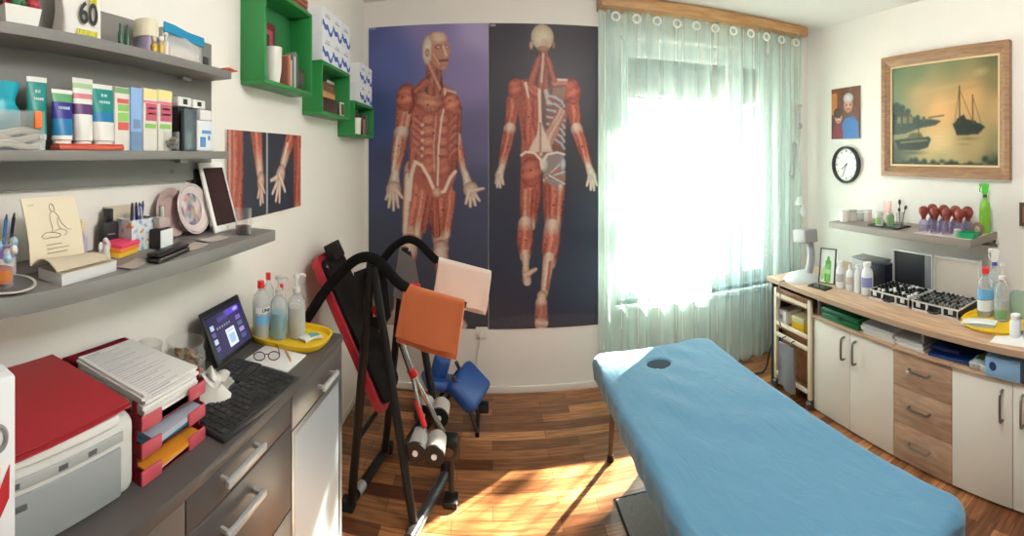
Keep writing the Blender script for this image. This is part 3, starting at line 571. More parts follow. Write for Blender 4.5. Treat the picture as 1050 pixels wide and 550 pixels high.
ph = painted('family_photo', family(), a.y-bq.y, 0.40, 0.008, PAINT('photo_print', 0.3), None, (XR-0.010, (a.y+bq.y)/2, 1.70), FACE_MX)
tag(ph, 'unframed colour photo of two people, one in a blue shirt, above the clock', 'photo')
c0 = onX(867.5, 169, XR-0.02)
ck = thing('wall_clock', 'round wall clock with a white face and black rim on the right wall', 'clock', (XR-0.002, c0.y, c0.z), (0, -PI/2, 0))
B().lathe([(0.125, 0.0), (0.143, 0.0), (0.145, 0.03), (0.138, 0.042), (0.128, 0.036), (0.124, 0.014)], seg=48).obj('clock_rim', M('clock_black', (46, 48, 50), 0.35), ck)
nb_ = B().lathe([(0, 0.002), (0.126, 0.002), (0.126, 0.014), (0, 0.014)], seg=48)
for k in range(12):
    q = Matrix.Rotation(k*PI/6, 4, 'Z'); nb_.box(0.098, 0.116, -0.0025 if k % 3 else -0.004, 0.0025 if k % 3 else 0.004, 0.0135, 0.0152, 1, mat=q)
nb_.obj('clock_face', [M('clock_white', (240, 240, 236), 0.5), M('mark_dark', (70, 70, 72), 0.5)], ck)
for nm, L_, wd, an in (('hour_hand', 0.062, 0.006, 2.2), ('minute_hand', 0.095, 0.004, 2.75)):
    B().box(-0.015, L_, -wd/2, wd/2, 0.017, 0.019, mat=Matrix.Rotation(an, 4, 'Z')).obj(nm, M('mark_dark'), ck)
B().cyl((0, 0, 0.014), (0, 0, 0.022), 0.006).obj('hand_boss', M('mark_dark'), ck)
sv = thing('small_picture', 'narrow edge of a small brown framed picture at the far end of the right wall', 'picture', (XR-0.012, 1.0, H-(232-CY)/F*2.70), FACE_MX)
bq = onX(1046.5, 220, XR)
sv.location.y = bq.y-0.09
sb_ = B(); mitre(sb_, 0.18, 0.14, 0.02, -0.008, 0.008); sb_.obj('picture_frame', M('brown_frame', (92, 70, 58), 0.5), sv)
B().box(-0.072, 0.072, -0.002, 0.006, 0.018, 0.122).obj('picture', M('brown_print', (150, 120, 96), 0.5, noise=0.4, nscale=30), sv)

# ------------------------------------------------------------------ grey shelves on the left wall
grey = M('shelf_grey', (128, 126, 123), 0.5, noise=0.03, nscale=14)
XF = -0.755                                  # front of the two shallow shelves
Z1, Z2, Z3 = 1.833, 1.588, 1.342             # tops of the three shelves
YA = -0.35
rail = thing('back_panel', 'wide grey panel board on the left wall between the two upper shelves', 'panel', (XL+0.001, 0, 1.50))
B().box(0, 0.016, YA, 1.197, 0, 0.435, bev=0.002).obj('panel_board', grey, rail)
for k, y in enumerate((0.30, 1.0)): B().cyl((0.016, y, 0.03), (0.019, y, 0.03), 0.006).obj('screw_cap', M('cap_grey', (110, 108, 106), 0.4), rail)
def shelf(label, z, xf, ye, t, x0=XL+0.018):
    s_ = thing('wall_shelf', label, 'shelf', (x0, 0, z-t))
    B().box(0, xf-x0, YA, ye, 0, t, bev=0.0025).obj('shelf_board', grey, s_)
    for y in (0.2, ye-0.12): B().box(0.002, 0.02, y-0.02, y+0.02, -0.012, -0.0005, bev=0.002).obj('bracket', M('bracket_metal', (150, 150, 150), 0.4, 0.8), s_)
    return s_
shelf('topmost grey wall shelf, with the paper bag printed 60 on it', Z1, XF, 1.165, 0.024)
shelf('middle grey wall shelf, with the row of cream tubes on it', Z2, XF, 1.15, 0.022)
shelf('lowest and deepest grey wall shelf, with the white tablet and coffee glass on it', Z3, -0.655, 1.263, 0.034, XL+0.001)

def at_shelf(px, X, z):
    D = X/sin(th(px)); return (X, D*cos(th(px)), z)
def span(px0, px1, X):
    return X/tan(th(px0)), X/tan(th(px1))
def hgt(px, py, X, z):
    return onX(px, py, X).z-z

# --- topmost shelf
XS = -0.805
def lines(b, w_, z0, z1, n, m, y=-0.0006, wr=0.7):
    for k in range(n):
        z = z0+(z1-z0)*(k+.5)/n; h_ = (z1-z0)/n*0.45; ww = w_*wr*(0.7+0.3*((k*37) % 10)/10)
        b.box(-ww/2, ww/2, y-0.0004, y+0.0002, z-h_/2, z+h_/2, m)
y0, y1 = span(-6, 31, XS)
pn = thing('planter_box', 'white tapered planter box with red and green floral trim on the top shelf', 'planter', (XS, (y0+y1)/2, Z1), FACE_PX)
W2 = (y1-y0)/2
B().add([(x*W2*k, y*.045*k, z) for z, k in ((0, 0.86), (.036, 1)) for x, y in ((-1, -1), (1, -1), (1, 1), (-1, 1))], [(3, 2, 1, 0), (4, 5, 6, 7), (0, 1, 5, 4), (1, 2, 6, 5), (2, 3, 7, 6), (3, 0, 4, 7)]).obj('box_body', M('planter_white', (232, 232, 226), 0.4), pn)
fl = B(); gl = B()
for k in range(26):
    x, y, z = random.uniform(-W2, W2*.9), random.uniform(-.045, .04), .040+random.random()*.022
    (fl if k % 2 else gl).ball((x, y, z), (random.uniform(.008, .014), .01, random.uniform(.007, .012)), seg=8, rings=6)
fl.obj('flowers', M('flower_red', (176, 52, 66), 0.6), pn); gl.obj('foliage', M('leaf_green', (44, 132, 80), 0.6), pn)

y0, y1 = span(57, 97, XS)
bag = thing('paper_bag', 'white paper bag printed 60 with yellow letters on the top shelf', 'bag', (XS+.005, (y0+y1)/2, Z1), FACE_PX)
Wb = (y1-y0)/2
def bagf(u, v):
    a = 2*PI*u; sq = lambda t: math.copysign(abs(t)**0.45, t); k = 1+0.02*sin(9*v+3*u)-0.10*v*v
    return (Wb*sq(cos(a))*k+.003*sin(13*u+5*v), .032*sq(sin(a))*(1-.45*v)+.002*sin(21*u), .125*v+0.001)
bb_ = B().sheet(bagf, 40, 10); bb_.add([bagf(i/40, 0) for i in range(40)], [tuple(range(40))])
bb_.obj('bag_body', M('paper_white', (226, 224, 220), 0.7, bump=0.15, nscale=30), bag, ang=60)
text_mesh('printed_number', '60', 0.066, M('print_black', (34, 34, 36), 0.6), bag, (0.006, -0.0335, 0.050), (PI/2-.02, 0, 0), 0.8)
yl = B()
for k in range(9): yl.box(-.026+k*.0065, -.0215+k*.0065, -.0350, -.0335, .004, .0155)
yl.obj('yellow_lettering', M('print_yellow', (214, 206, 60), 0.6), bag); yl = B()
for k in range(4): yl.box(.012+k*.005, .0155+k*.005, -.0328, -.030, .074-.006*(k % 2), .095-.004*(k % 3))
yl.obj('yellow_lettering', M('print_yellow'), bag)

for k, px in enumerate((123.5, 130.5)):
    p = at_shelf(px, -0.80, Z1)
    tag(B().lathe([(0, 0), (.0065, 0), (.0065, .038), (.0035, .046), (.003, .062), (0, .063)], seg=12).obj('green_vial', M('bottle_green', (52, 96, 74), 0.3), None, p), ('slim dark green vial on the top shelf, next to the paper bag', 'slim dark green vial on the top shelf, touching the ribbed white lampshade pot')[k], 'vial', 'green vials')
p = at_shelf(149.5, -0.80, Z1); rr = 0.033
tn = thing('candle_tin', 'floral tin with a round cream lid on the top shelf', 'tin', p)
B().lathe([(0, 0), (rr*.92, 0), (rr*.92, .04), (0, .04)], seg=28).obj('tin_body', M('tin_floral', (138, 124, 150), 0.4, noise=0.7, nscale=70), tn)
B().lathe([(0, .041), (rr, .041), (rr, .078), (rr*.9, .086), (0, .092)], seg=28).obj('lid', M('cream_lid', (222, 216, 190), 0.5), tn)
for k, (px, r_, hh_, c_, lab) in enumerate(((158, .009, .03, (206, 170, 60), 'tiny yellow glass bottle in front of the floral tin'), (165, .010, .034, (196, 176, 90), 'tiny amber glass bottle between the floral tin and the plastic bag'), (170, .008, .05, (224, 216, 206), 'tiny white bottle with a ball stopper beside the plastic bag'))):
    q = at_shelf(px, -0.768, Z1); t = thing('mini_bottle', lab, 'bottle', q)
    B().lathe([(0, 0), (r_, 0), (r_, hh_*.65), (r_*.4, hh_*.8), (r_*.4, hh_)], seg=12).obj('bottle_body', M('mini%d' % k, c_, 0.15), t); B().ball((0, 0, hh_+r_*.5), r_*.75, seg=10, rings=7).obj('stopper', M('stopper_pale', (230, 222, 214), 0.3), t)
y0, y1 = span(168, 209, -0.80); 
pb = thing('plastic_bag', 'clear plastic bag of cotton pads with a bright blue header on the top shelf', 'bag', (-0.812, (y0+y1)/2, Z1), FACE_PX)
W2 = (y1-y0)/2
B().sheet(lambda u, v: (W2*(2*u-1), -.026*sin(PI*u)*(1-v)-.004+.002*sin(11*u+7*v), .088*v), 20, 10, t=.03).obj('bag_film', CLEAR('bag_film', (236, 238, 238), .35), pb)
B().sheet(lambda u, v: (W2*(2*u-1)*.98, -.012-.003*sin(8*u), .075+.026*v-.012*u), 16, 3, t=.004).obj('header_card', M('header_blue', (22, 140, 186), 0.4), pb)
cp = B()
for k in range(6): cp.ball((-W2*.6+k*W2*.24, -.008, .022), (.014, .008, .021), seg=12, rings=8)
cp.obj('cotton_pads', M('cotton_cream', (228, 214, 192), 0.9), pb)
p = at_shelf(211, -0.80, Z1); tag(B().box(-.012, .012, -.004, .004, 0, .036, bev=.002).obj('dark_block', M('dark_plastic', (62, 62, 64), 0.4), None, p, FACE_PX), 'small dark upright block beside the plastic bag on the top shelf', 'block')
p = at_shelf(231, -0.775, Z1); oc = B().sheet(lambda u, v: ((2*u-1)*.036, (2*v-1)*.022, .004+.006*u+.003*sin(5*u)), 10, 6, t=.004)
tag(oc.obj('orange_pouch', M('orange_red', (222, 92, 52), 0.5), None, p, FACE_PX), 'orange red flat pouch poking over the end of the top shelf', 'pouch')

# --- middle shelf: tubes and cartons
def tube_(px0, px1, pyt, pyb, mats, label, band, X=-0.80, cap='down', taper=True, letters=None, lean=0.0):
    y0, y1 = span(px0, px1, X); W = (y1-y0)/2; h = onX((px0+px1)/2, pyt, X).z-Z2
    t = thing('cream_tube', label, 'tube', (X, (y0+y1)/2, Z2), FACE_PX)
    D_ = min(.02, W*.8)
    def f(u, v):
        a = 2*PI*u; k = v; return (W*cos(a)*(.86+.14*k), D_*sin(a)*(1-.93*k)*(1 if k > .02 else .98)+lean*v, .022+(h-.022)*v)
    seg, n = 28, 12; b = B().sheet(f, seg, n)
    b.m = [0]*len(b.f)
    for j in range(n):
        v = (j+.5)/n; m = 0
        for (va, vb, mi) in band:
            if va <= v < vb: m = mi
        for i in range(seg): b.m[j*seg+i] = m
    b.add([f(i/seg, 0) for i in range(seg)], [tuple(range(seg))], b.m[0]); b.add([f(i/seg, 1) for i in range(seg)], [tuple(range(seg))], b.m[-1])
    b.obj('tube_body', mats, t, ang=50)
    B().lathe([(0, 0), (W*.72, 0), (W*.78, .021), (0, .021)], seg=20, sy=D_/W*1.1).obj('cap', M('cap_white', (232, 232, 228), 0.4), t)
    if letters:
        lb = B()
        for z_, n_, wr, mi in letters:
            for k in range(n_):
                ww = W*wr; lb.box(-ww+k*2*ww/n_, -ww+k*2*ww/n_+ww*1.2/n_, -D_*(1-.93*z_)*1.0-.0012+lean*z_, -D_*(1-.93*z_)+.002+lean*z_, .022+(h-.022)*z_, .022+(h-.022)*z_+.006)
        lb.obj('lettering', M('letter_pale', (206, 222, 226), 0.5), t)
    return t
wht, teal, cyan = M('tube_white', (226, 228, 222), 0.4), M('tube_teal', (22, 140, 134), 0.4), M('tube_blue', (20, 122, 176), 0.4)
tube_(27, 48, 79, 155, [wht, teal, cyan], 'teal tube with a white top edge, first in the row beside the turquoise jug', [(0, .12, 0), (.12, .42, 1), (.42, .93, 1), (.93, 1.01, 0)], letters=[(.62, 5, .5, 0), (.74, 2, .3, 0)])
tube_(52.5, 74.5, 92, 155, [wht, M('tube_navy', (44, 40, 140), 0.4), cyan, M('tube_green', (92, 164, 112), 0.4)], 'blue tube with a navy band and green shoulder, second in the row', [(0, .1, 0), (.1, .45, 2), (.45, .74, 1), (.74, .92, 3), (.92, 1.01, 0)], letters=[(.6, 5, .55, 0)], X=-0.79)
tube_(74, 95, 80.5, 155, [wht, M('tube_palegreen', (170, 200, 150), 0.4), M('tube_purple', (96, 56, 112), 0.4), M('tube_pink', (208, 130, 140), 0.4)], 'white tube with a pale green top and purple band, third in the row', [(0, .45, 0), (.45, .56, 2), (.56, .66, 0), (.66, .74, 3), (.74, .8, 0), (.8, .94, 1), (.94, 1.01, 0)])
tube_(93.5, 117, 87, 155, [wht, teal, cyan], 'teal tube with blue below and a white foot, fourth in the row', [(0, .30, 0), (.30, .5, 2), (.5, .95, 1), (.95, 1.01, 0)], letters=[(.66, 5, .5, 0), (.78, 2, .3, 0)], X=-0.80)
def carton(name, px0, px1, pyt, X, bands, mats, label, dpt=0.04, cat='carton', group=None, z=Z2, pyb=None):
    y0, y1 = span(px0, px1, X); h = onX((px0+px1)/2, pyt, X).z-z
    t = thing(name, label, cat, (X, (y0+y1)/2, z), FACE_PX, group); W = (y1-y0)/2
    B().box(-W+.0005, W-.0005, 0, dpt, 0, h, bev=.0015).obj('carton_body', mats[0], t)
    b = B()
    for x0, x1, z0, z1, m in bands: b.box(-W+.001+(2*W-.002)*x0, -W+.001+(2*W-.002)*x1, -.0008, .0004, h*z0+.0005, h*z1-.0005, m)
    if bands: b.obj('printed_panel', mats, t)
    return t
cw = M('carton_white', (226, 222, 212), 0.5)
gm = [cw, M('print_green', (140, 196, 96), 0.5), M('print_red', (214, 92, 84), 0.5), M('print_sage', (128, 170, 120), 0.5), M('print_magenta', (190, 84, 108), 0.5), M('print_straw', (238, 226, 150), 0.5), M('print_rose', (226, 130, 140), 0.5)]
carton('medicine_carton', 117.5, 133.5, 89.5, -0.79, [(0, 1, .90, .99, 3), (.15, .9, .74, .82, 2), (.2, .9, .62, .73, 1), (.2, .9, .46, .60, 1), (.2, .9, .32, .45, 2)], gm, 'slim white carton with green and red squares, beside the teal tube')
carton('medicine_carton', 134, 146.5, 90, -0.785, [(0, 1, .02, .30, 1), (.2, .8, .35, .5, 1)], [M('carton_sky', (140, 178, 224), 0.5), M('carton_haze', (110, 140, 178), 0.5)], 'slim pale blue carton between the white and the pink cartons')
pk = [(0, 1, .84, .99, 5), (.0, 1, .76, .81, 6), (.15, .95, .48, .76, 4), (.1, .9, .36, .44, 1), (.3, .85, .58, .61, 0), (.3, .85, .67, .70, 0)]
carton('medicine_carton', 147, 161.5, 91, -0.78, pk, gm, 'yellow topped carton with a magenta panel, the one touching the pale blue carton')
carton('medicine_carton', 162, 176.5, 92.5, -0.78, pk, gm, 'yellow topped carton with a magenta panel, the one nearest the glass jar')
M('box_black', (34, 34, 36), 0.4)
for k, (px0, px1, py0, py1) in enumerate(((178, 192, 99, 109), (193, 206, 102, 111))):
    y0, y1 = span(px0, px1, -.815); z0 = onX(px0, 154, -.815).z; zt = onX(px0, py0, -.815).z-Z2; zb = onX(px0, py1, -.815).z-Z2
    t = thing('dispenser_bottle', ('black bottle with a square white slotted head, behind the glass jar', 'grey bottle with a square white slotted head, behind the white bottle with blue print')[k], 'bottle', (-.822, (y0+y1)/2, Z2), FACE_PX); W = (y1-y0)/2
    B().box(-W*.85, W*.85, -.02, .02, 0, zb-.001, bev=.006).obj('bottle_body', (M('box_black') if k == 0 else M('dark_grey_plastic', (82, 86, 90), 0.4)), t)
    B().box(-W, W, -.024, .022, zb, zt, bev=.003).obj('head', M('cap_white'), t); B().box(-W*.3, W*.3, -.0256, -.0235, zb+.006, zt-.006, bev=.001).obj('slot', M('slot_black', (30, 30, 30), 0.5), t)
p = at_shelf(175, -0.775, Z2); r_ = .0235
jr = thing('glass_jar', 'small clear glass jar of grey odds and ends on the middle shelf', 'jar', p)
B().lathe([(0, 0), (r_, 0), (r_*1.03, .03), (r_, .05), (r_*.96, .05), (r_*.96, .004), (0, .004)], seg=24).obj('jar_glass', CLEAR('jar_glass', (232, 236, 234), .03, .03), jr)
ct = B()
for k in range(26): ct.ball((random.uniform(-.7, .7)*r_*.8, random.uniform(-.7, .7)*r_*.8, .009+random.random()*.024), (.006, .005, .004), seg=7, rings=5)
o_ = ct.obj('jar_contents', M('odds_grey', (140, 130, 122), 0.4, noise=0.5, nscale=90), jr); o_['kind'] = 'stuff'
y0, y1 = span(186, 199, -.79)
tag(B().box(-(y1-y0)/2, (y1-y0)/2, -.006, .008, 0, hgt(192, 112, -.79, Z2), bev=.004).obj('foil_sachet', M('sachet_grey', (96, 108, 114), 0.3, 0.2), None, (-.785, (y0+y1)/2, Z2), FACE_PX), 'upright grey blue foil sachet beside the glass jar', 'sachet')
y0, y1 = span(199, 217, -.79); W = (y1-y0)/2; h = hgt(208, 113, -.79, Z2)
t = thing('white_bottle', 'flat white bottle with blue print at the end of the middle shelf', 'bottle', (-.79, (y0+y1)/2, Z2), FACE_PX)
B().box(-W, W, -.012, .014, 0, h*.74, bev=.006).obj('bottle_body', M('bottle_white', (228, 232, 234), 0.35), t); B().box(-W*.62, W*.7, -.010, .010, h*.745, h, bev=.004).obj('cap', M('cap_white'), t)
b = B(); b.ball((W*.3, -.0125, h*.32), (.006, .0015, .008)); b.box(-W*.5, W*.5, -.0132, -.012, h*.42, h*.5); b.box(-W*.7, -W*.1, -.0132, -.012, h*.1, h*.34); b.obj('printed_panel', M('print_skyblue', (92, 146, 208), 0.5), t)
p = at_shelf(6, -0.81, Z2); r_ = .030
jg = thing('turquoise_jug', 'turquoise plastic jug with a flared neck behind the clear box', 'jug', (-.826, p[1], Z2))
B().lathe([(0, 0), (r_*1.0, 0), (r_*1.1, .05), (r_*1.05, .082), (r_*.78, .096), (r_*.76, .106), (r_*1.02, .132), (r_*1.04, .140), (r_*.9, .140), (r_*.6, .11), (0, .106)], seg=28, sx=.72, sy=1.3).obj('jug_body', M('turquoise', (18, 168, 190), 0.35), jg)
y0, y1 = span(-8, 46, -.765)
cb = thing('clear_box', 'clear plastic box of folded white cloths with an orange clip, on the middle shelf', 'box', (-.765, (y0+y1)/2, Z2), FACE_PX); W = (y1-y0)/2; h = hgt(40, 114, -.765, Z2)
b = B(); b.box(-W, W, 0, .03, 0, .003); b.box(-W, W, 0, .0025, .003, h); b.box(-W, W, .0275, .03, .003, h); b.box(-W, -W+.0025, .0025, .0275, .003, h); b.box(W-.0025, W, .0025, .0275, .003, h)
b.obj('box_shell', CLEAR('box_clear', (236, 238, 236), .10), cb)
for k in range(3):
    b = B().sheet(lambda u, v, k=k: (W*.88*(2*u-1), .005+.019*v, .014+k*.013+.004*sin(6*u+k*2)+.002*sin(9*v)), 18, 8, t=.010)
    b.obj('folded_cloth', M('cloth_%d' % k, ((228, 222, 212), (214, 206, 198), (222, 176, 140))[k if k < 2 else 1], 0.9), cb)
B().box(W-.026, W-.008, -.004, .002, h*.55, h*1.0, bev=.003).obj('clip', M('clip_orange', (236, 116, 40), 0.4), cb)
y0, y1 = span(60, 127, -.762); W = (y1-y0)/2
t = thing('flat_case', 'flat orange red case lying in front of the tubes on the middle shelf', 'case', (-.762, (y0+y1)/2, Z2), FACE_PX)
B().box(-W, W, -.004, .034, 0, .0115, bev=.004).obj('case_body', M('case_red', (202, 84, 62), 0.4), t); B().box(-W*.98, W*.98, -.002, .032, .0115, .014, bev=.001).obj('lid', M('case_red2', (214, 96, 72), 0.35), t)

# --- lowest shelf
def P3(px, py): return onZ(px, py, Z3)
y0, y1 = span(200, 226, -.80)
tb = thing('white_tablet', 'white framed tablet leaning on the wall at the end of the lowest shelf', 'tablet', (-.772, 1.172, Z3), (math.radians(-17), 0, FACE_PX))
B().box(-.066, .066, 0, .010, .0012, .222, bev=.006).obj('tablet_body', M('tablet_white', (232, 230, 226), 0.3), tb)
B().box(-.052, .052, -.0012, .0008, .022, .203).obj('screen', M('screen_dark', (52, 38, 40), 0.12), tb)
B().cyl((0, -.0006, .012), (0, -.0014, .012), .005).obj('home_button', M('button_grey', (190, 190, 188), 0.4), tb)
st = thing('tablet_stand', 'black wedge stand behind the white tablet', 'stand', (-.845, 1.132, Z3))
B().prism([(-.014, 0), (.008, 0), (-.010, .215), (-.016, .215)], -.032, .032, 'y').obj('stand_wedge', M('box_black'), st)
p = P3(249.5, 240.5); gl_ = thing('coffee_glass', 'clear tumbler with a little black coffee at the end of the lowest shelf', 'glass', p); r_ = .0255
B().lathe([(0, 0), (r_*.9, 0), (r_, .078), (r_*.94, .078), (r_*.85, .006), (0, .006)], seg=28).obj('glass_body', CLEAR('tumbler_glass', (240, 240, 238), .03, .03), gl_)
B().lathe([(0, .0065), (r_*.84, .0065), (r_*.87, .026), (0, .026)], seg=28).obj('coffee', M('coffee', (42, 24, 20), 0.15), gl_)
def plate_cv():
    c = Canvas(-1, -1, 1, 1, 60); c.c[:] = (206, 184, 188)
    for k in range(60): c.ell(RNG.uniform(-.8, .8), RNG.uniform(-.8, .8), RNG.uniform(.08, .22), RNG.uniform(.06, .2), random.choice([(92, 148, 178), (206, 150, 150), (226, 214, 196), (120, 100, 130), (186, 160, 120), (60, 70, 120), (220, 200, 206), (140, 160, 130)]), None, 0, 0, .75)
    c.blur(1); return c
pm = PAINT('plate_print', .25)
def rplate(name, R, x, y, tilt, cv, label, base):
    t = thing(name, label, 'plate', (x, y, Z3+0.0015), (0, PI/2-tilt, 0))
    # lies in local XY with its rim touching the shelf, face towards +Z (turned to face the room)
    o = B().lathe([(0, .004), (R*.62, .004), (R*.7, .009), (R*.97, .016), (R, .0145), (R*.72, .004), (R*.6, 0), (0, 0)], c=(-R, 0, 0), seg=40).obj('plate_body', base, t)
    if cv:
        n = 24; vs = [(-R, 0, .0046)]; cols = [cv.c[30, 30]]; fs = []
        for j in range(1, 13):
            for i in range(40):
                q = j/12*.94; a = 2*PI*i/40; z = .0046 if q < .66 else .0046+(q-.66)/.3*.0122
                vs.append((-R+R*q*cos(a), R*q*sin(a), z)); cols.append(cv.c[int(29.5+29*q*sin(a)), int(29.5+29*q*cos(a))])
        for i in range(40): fs.append((0, 1+i, 1+(i+1) % 40))
        for j in range(11):
            for i in range(40): fs.append((1+j*40+i, 1+(j+1)*40+i, 1+(j+1)*40+(i+1) % 40, 1+j*40+(i+1) % 40))
        me = bpy.data.meshes.new('glaze'); me.from_pydata(vs, [], fs); at = me.color_attributes.new('print', 'FLOAT_COLOR', 'POINT')
        at.data.foreach_set('color', np.array([list(lin(np.clip(c, 0, 255)))+[1] for c in cols], np.float32).ravel()); me.materials.append(pm)
        g = bpy.data.objects.new('painted_glaze', me); COL.objects.link(g); g.parent = t
    return t
rplate('painted_plate', .075, -.812, 1.055, .22, plate_cv(), 'round painted plate in pinks and blues leaning behind the lowest shelf items', M('plate_cream', (222, 208, 204), .25))
rplate('pink_plate', .07, -.838, .985, .18, None, 'plain dusky pink plate half hidden behind the painted plate', M('plate_pink', (190, 164, 160), .3))
# calendar on its pad of papers
p = P3(82, 284)
pad = thing('paper_pad', 'thick white pad of paper lying under the open calendar', 'pad', (-.705, .545, Z3), FACE_PX+.12)
b = B(); b.box(-.075, .075, -.034, .034, 0, .020, bev=.001); b.obj('pad_block', M('pad_white', (206, 206, 206), 0.7), pad); B().box(-.076, .076, -.035, .035, .020, .0215).obj('cover_sheet', M('pad_cream', (214, 204, 186), 0.7), pad)
cal = thing('desk_calendar', 'open cream calendar with a line drawing of a sitting figure, on the lowest shelf', 'calendar', (-.73, .525, Z3+.0225), FACE_PX+.12)
cream = M('cream_paper', (224, 212, 186), 0.8)
B().sheet(lambda u, v: (-.072+.144*u, .012+.032*v-.006*sin(PI*v), .002+.125*v), 8, 8, t=.003).obj('upright_page', cream, cal)
B().sheet(lambda u, v: (-.068+.144*u, .012-.07*v, .003+.016*sin(PI*v)*(1-u*.6)), 8, 12, t=.0025).obj('lower_page', M('cream_paper2', (206, 192, 168), 0.8), cal)
ln = B()
fig = [(-.02, .088), (-.012, .096), (0, .1), (.008, .094), (.004, .086), (.012, .078), (.022, .07), (.024, .06), (.032, .054)]
def onpage(pts): return [(x, .0102+.032*(z/.125)-.006*sin(PI*z/.125)-.0005, z) for x, z in pts]
ln.tube(onpage([(.006*cos(a)+.0, .106+.008*sin(a)) for a in np.linspace(0, 6.2, 12)]), .0006, 5)
for pts in ([(-.003, .099), (-.010, .093), (-.011, .078), (-.008, .066), (-.012, .058)], [(.004, .098), (.012, .09), (.016, .076), (.026, .066), (.034, .060), (.042, .060)], [(.010, .086), (.006, .074), (.012, .062)], [(-.040, .054), (-.030, .060), (-.014, .060), (.004, .056), (.012, .052), (.004, .048), (-.012, .050), (-.034, .048), (-.040, .054)], [(-.006, .060), (.010, .064), (.026, .060), (.030, .054), (.020, .050)]): ln.tube(onpage(pts), .0005, 5, smooth=1)
for z, a_, c_ in ((.036, -.03, .01), (.028, -.03, .03), (.02, -.03, .024), (.114, -.06, -.045)): ln.tube(onpage([(a_, z), (c_, z)]), .0005, 5)
ln.obj('line_drawing', M('ink_brown', (110, 96, 80), 0.7), cal)
y0, y1 = .60, .74
env = thing('cream_envelope', 'cream envelope standing against the wall behind the black perfume bottle', 'envelope', (-.852, .80, Z3+.001), (math.radians(-5), 0, FACE_PX))
B().box(-.055, .055, -.002, .002, 0, .105).obj('envelope_body', M('envelope_cream', (218, 204, 180), 0.8), env); B().prism([(-.054, .104), (.054, .104), (0, .06)], -.003, -.002, 'y').obj('flap', M('envelope_flap', (208, 194, 170), 0.8), env)
t = thing('small_bottle', 'little lilac bottle with a cream label behind the calendar', 'bottle', (-.80, .625, Z3))
B().lathe([(0, 0), (.015, 0), (.015, .05), (.006, .06), (.006, .066), (0, .066)], seg=14).obj('bottle_body', M('lilac', (190, 178, 196), 0.3), t); B().lathe([(0, .067), (.009, .067), (.009, .09), (0, .09)], seg=14).obj('cap', M('cap_cream', (226, 208, 160), 0.5), t)
t = thing('angel_figurine', 'tiny pale figurine beside the black perfume bottle', 'figurine', (-.765, .668, Z3))
B().lathe([(0, 0), (.012, 0), (.009, .02), (.005, .036), (0, .038)], seg=14).obj('figurine_body', M('porcelain', (214, 208, 204), 0.3), t); B().ball((0, 0, .044), .0068, seg=12, rings=8).obj('head', M('porcelain'), t)
for sg in (-1, 1): B().ball((-.004, sg*.011, .03), (.003, .007, .012), seg=10, rings=7).obj('wing', M('porcelain'), t)
p = P3(111, 256.5)
t = thing('perfume_bottle', 'matt black perfume bottle with a tall cap on the lowest shelf', 'bottle', p, FACE_PX-.1)
B().box(-.026, .026, -.013, .013, 0, .072, bev=.008, seg=3).obj('bottle_body', M('matt_black', (36, 38, 42), 0.45), t); B().box(-.0095, .0095, -.0095, .0095, .0725, .103, bev=.002).obj('cap', M('gloss_black', (28, 28, 30), 0.3), t)
b = B(); 
for k in range(6): b.box(-.011+k*.0038, -.0085+k*.0038, -.0137, -.0128, .040, .043)
b.obj('lettering', M('letter_grey', (160, 160, 164), 0.4), t)
p = P3(139, 250); fbx = thing('floral_box', 'open paper box in blue and orange floral print holding pens', 'box', (-.812, p.y-.035, Z3), FACE_PX)
b = B(); hw_ = .045
b.box(-hw_, hw_, -.027, .027, 0, .002); b.box(-hw_, hw_, -.027, -.025, .002, .076); b.box(-hw_, hw_, .025, .027, .002, .076); b.box(-hw_, -hw_+.002, -.025, .025, .002, .076); b.box(hw_-.002, hw_, -.025, .025, .002, .076)
def floral_m():
    m = bpy.data.materials.new('floral_paper'); m.use_nodes = True; nt = m.node_tree; p_ = nt.nodes['Principled BSDF']; L = nt.links.new
    tc = nt.nodes.new('ShaderNodeTexCoord'); n = nt.nodes.new('ShaderNodeTexNoise'); n.inputs['Scale'].default_value = 42; n.inputs['Detail'].default_value = 2
    r = nt.nodes.new('ShaderNodeValToRGB'); e = r.color_ramp.elements; e[0].position = .3; e[0].color = (*lin((70, 120, 180)), 1); e[1].position = .48; e[1].color = (*lin((214, 224, 226)), 1)
    q = r.color_ramp.elements.new(.62); q.color = (*lin((216, 220, 216)), 1); q = r.color_ramp.elements.new(.68); q.color = (*lin((214, 130, 90)), 1)
    L(tc.outputs['Object'], n.inputs['Vector']); L(n.outputs['Fac'], r.inputs[0]); L(r.outputs[0], p_.inputs['Base Color']); p_.inputs['Roughness'].default_value = .6; return m
b.obj('box_body', floral_m(), fbx)
for k, (dx, dy, c_, lab) in enumerate(((.008, .004, (40, 44, 130), 'dark blue pen'), (.018, .010, (58, 60, 150), 'violet blue pen'), (-.016, .006, (70, 76, 90), 'grey pen'), (.028, -.004, (170, 176, 184), 'silver pen'))):
    q = thing('pen', lab+' standing in the floral box on the lowest shelf', 'pen', (-.812-dy, fbx.location.y+dx, Z3+.003), ((.12, -.18, .05, .2)[k], (.06, -.05, .1, 0)[k], 0))
    B().cyl((0, 0, 0), (0, 0, .105), .0042).obj('barrel', M('pen%d' % k, c_, .3), q); B().cyl((0, 0, .1052), (0, 0, .114), .0034, .002).obj('clicker', M('pen_end', (60, 60, 70), .3), q)
p = P3(167, 247.5); wb = thing('cologne_box', 'white fronted box with black sides in front of the floral box', 'box', (-.765, p.y-.065, Z3), FACE_PX+.15)
B().box(-.029, .029, -.012, .02, 0, .049, bev=.002).obj('box_body', M('box_black'), wb); B().box(-.028, .028, -.0135, -.0118, .004, .0475).obj('front_panel', M('panel_white', (230, 236, 238), .35), wb)
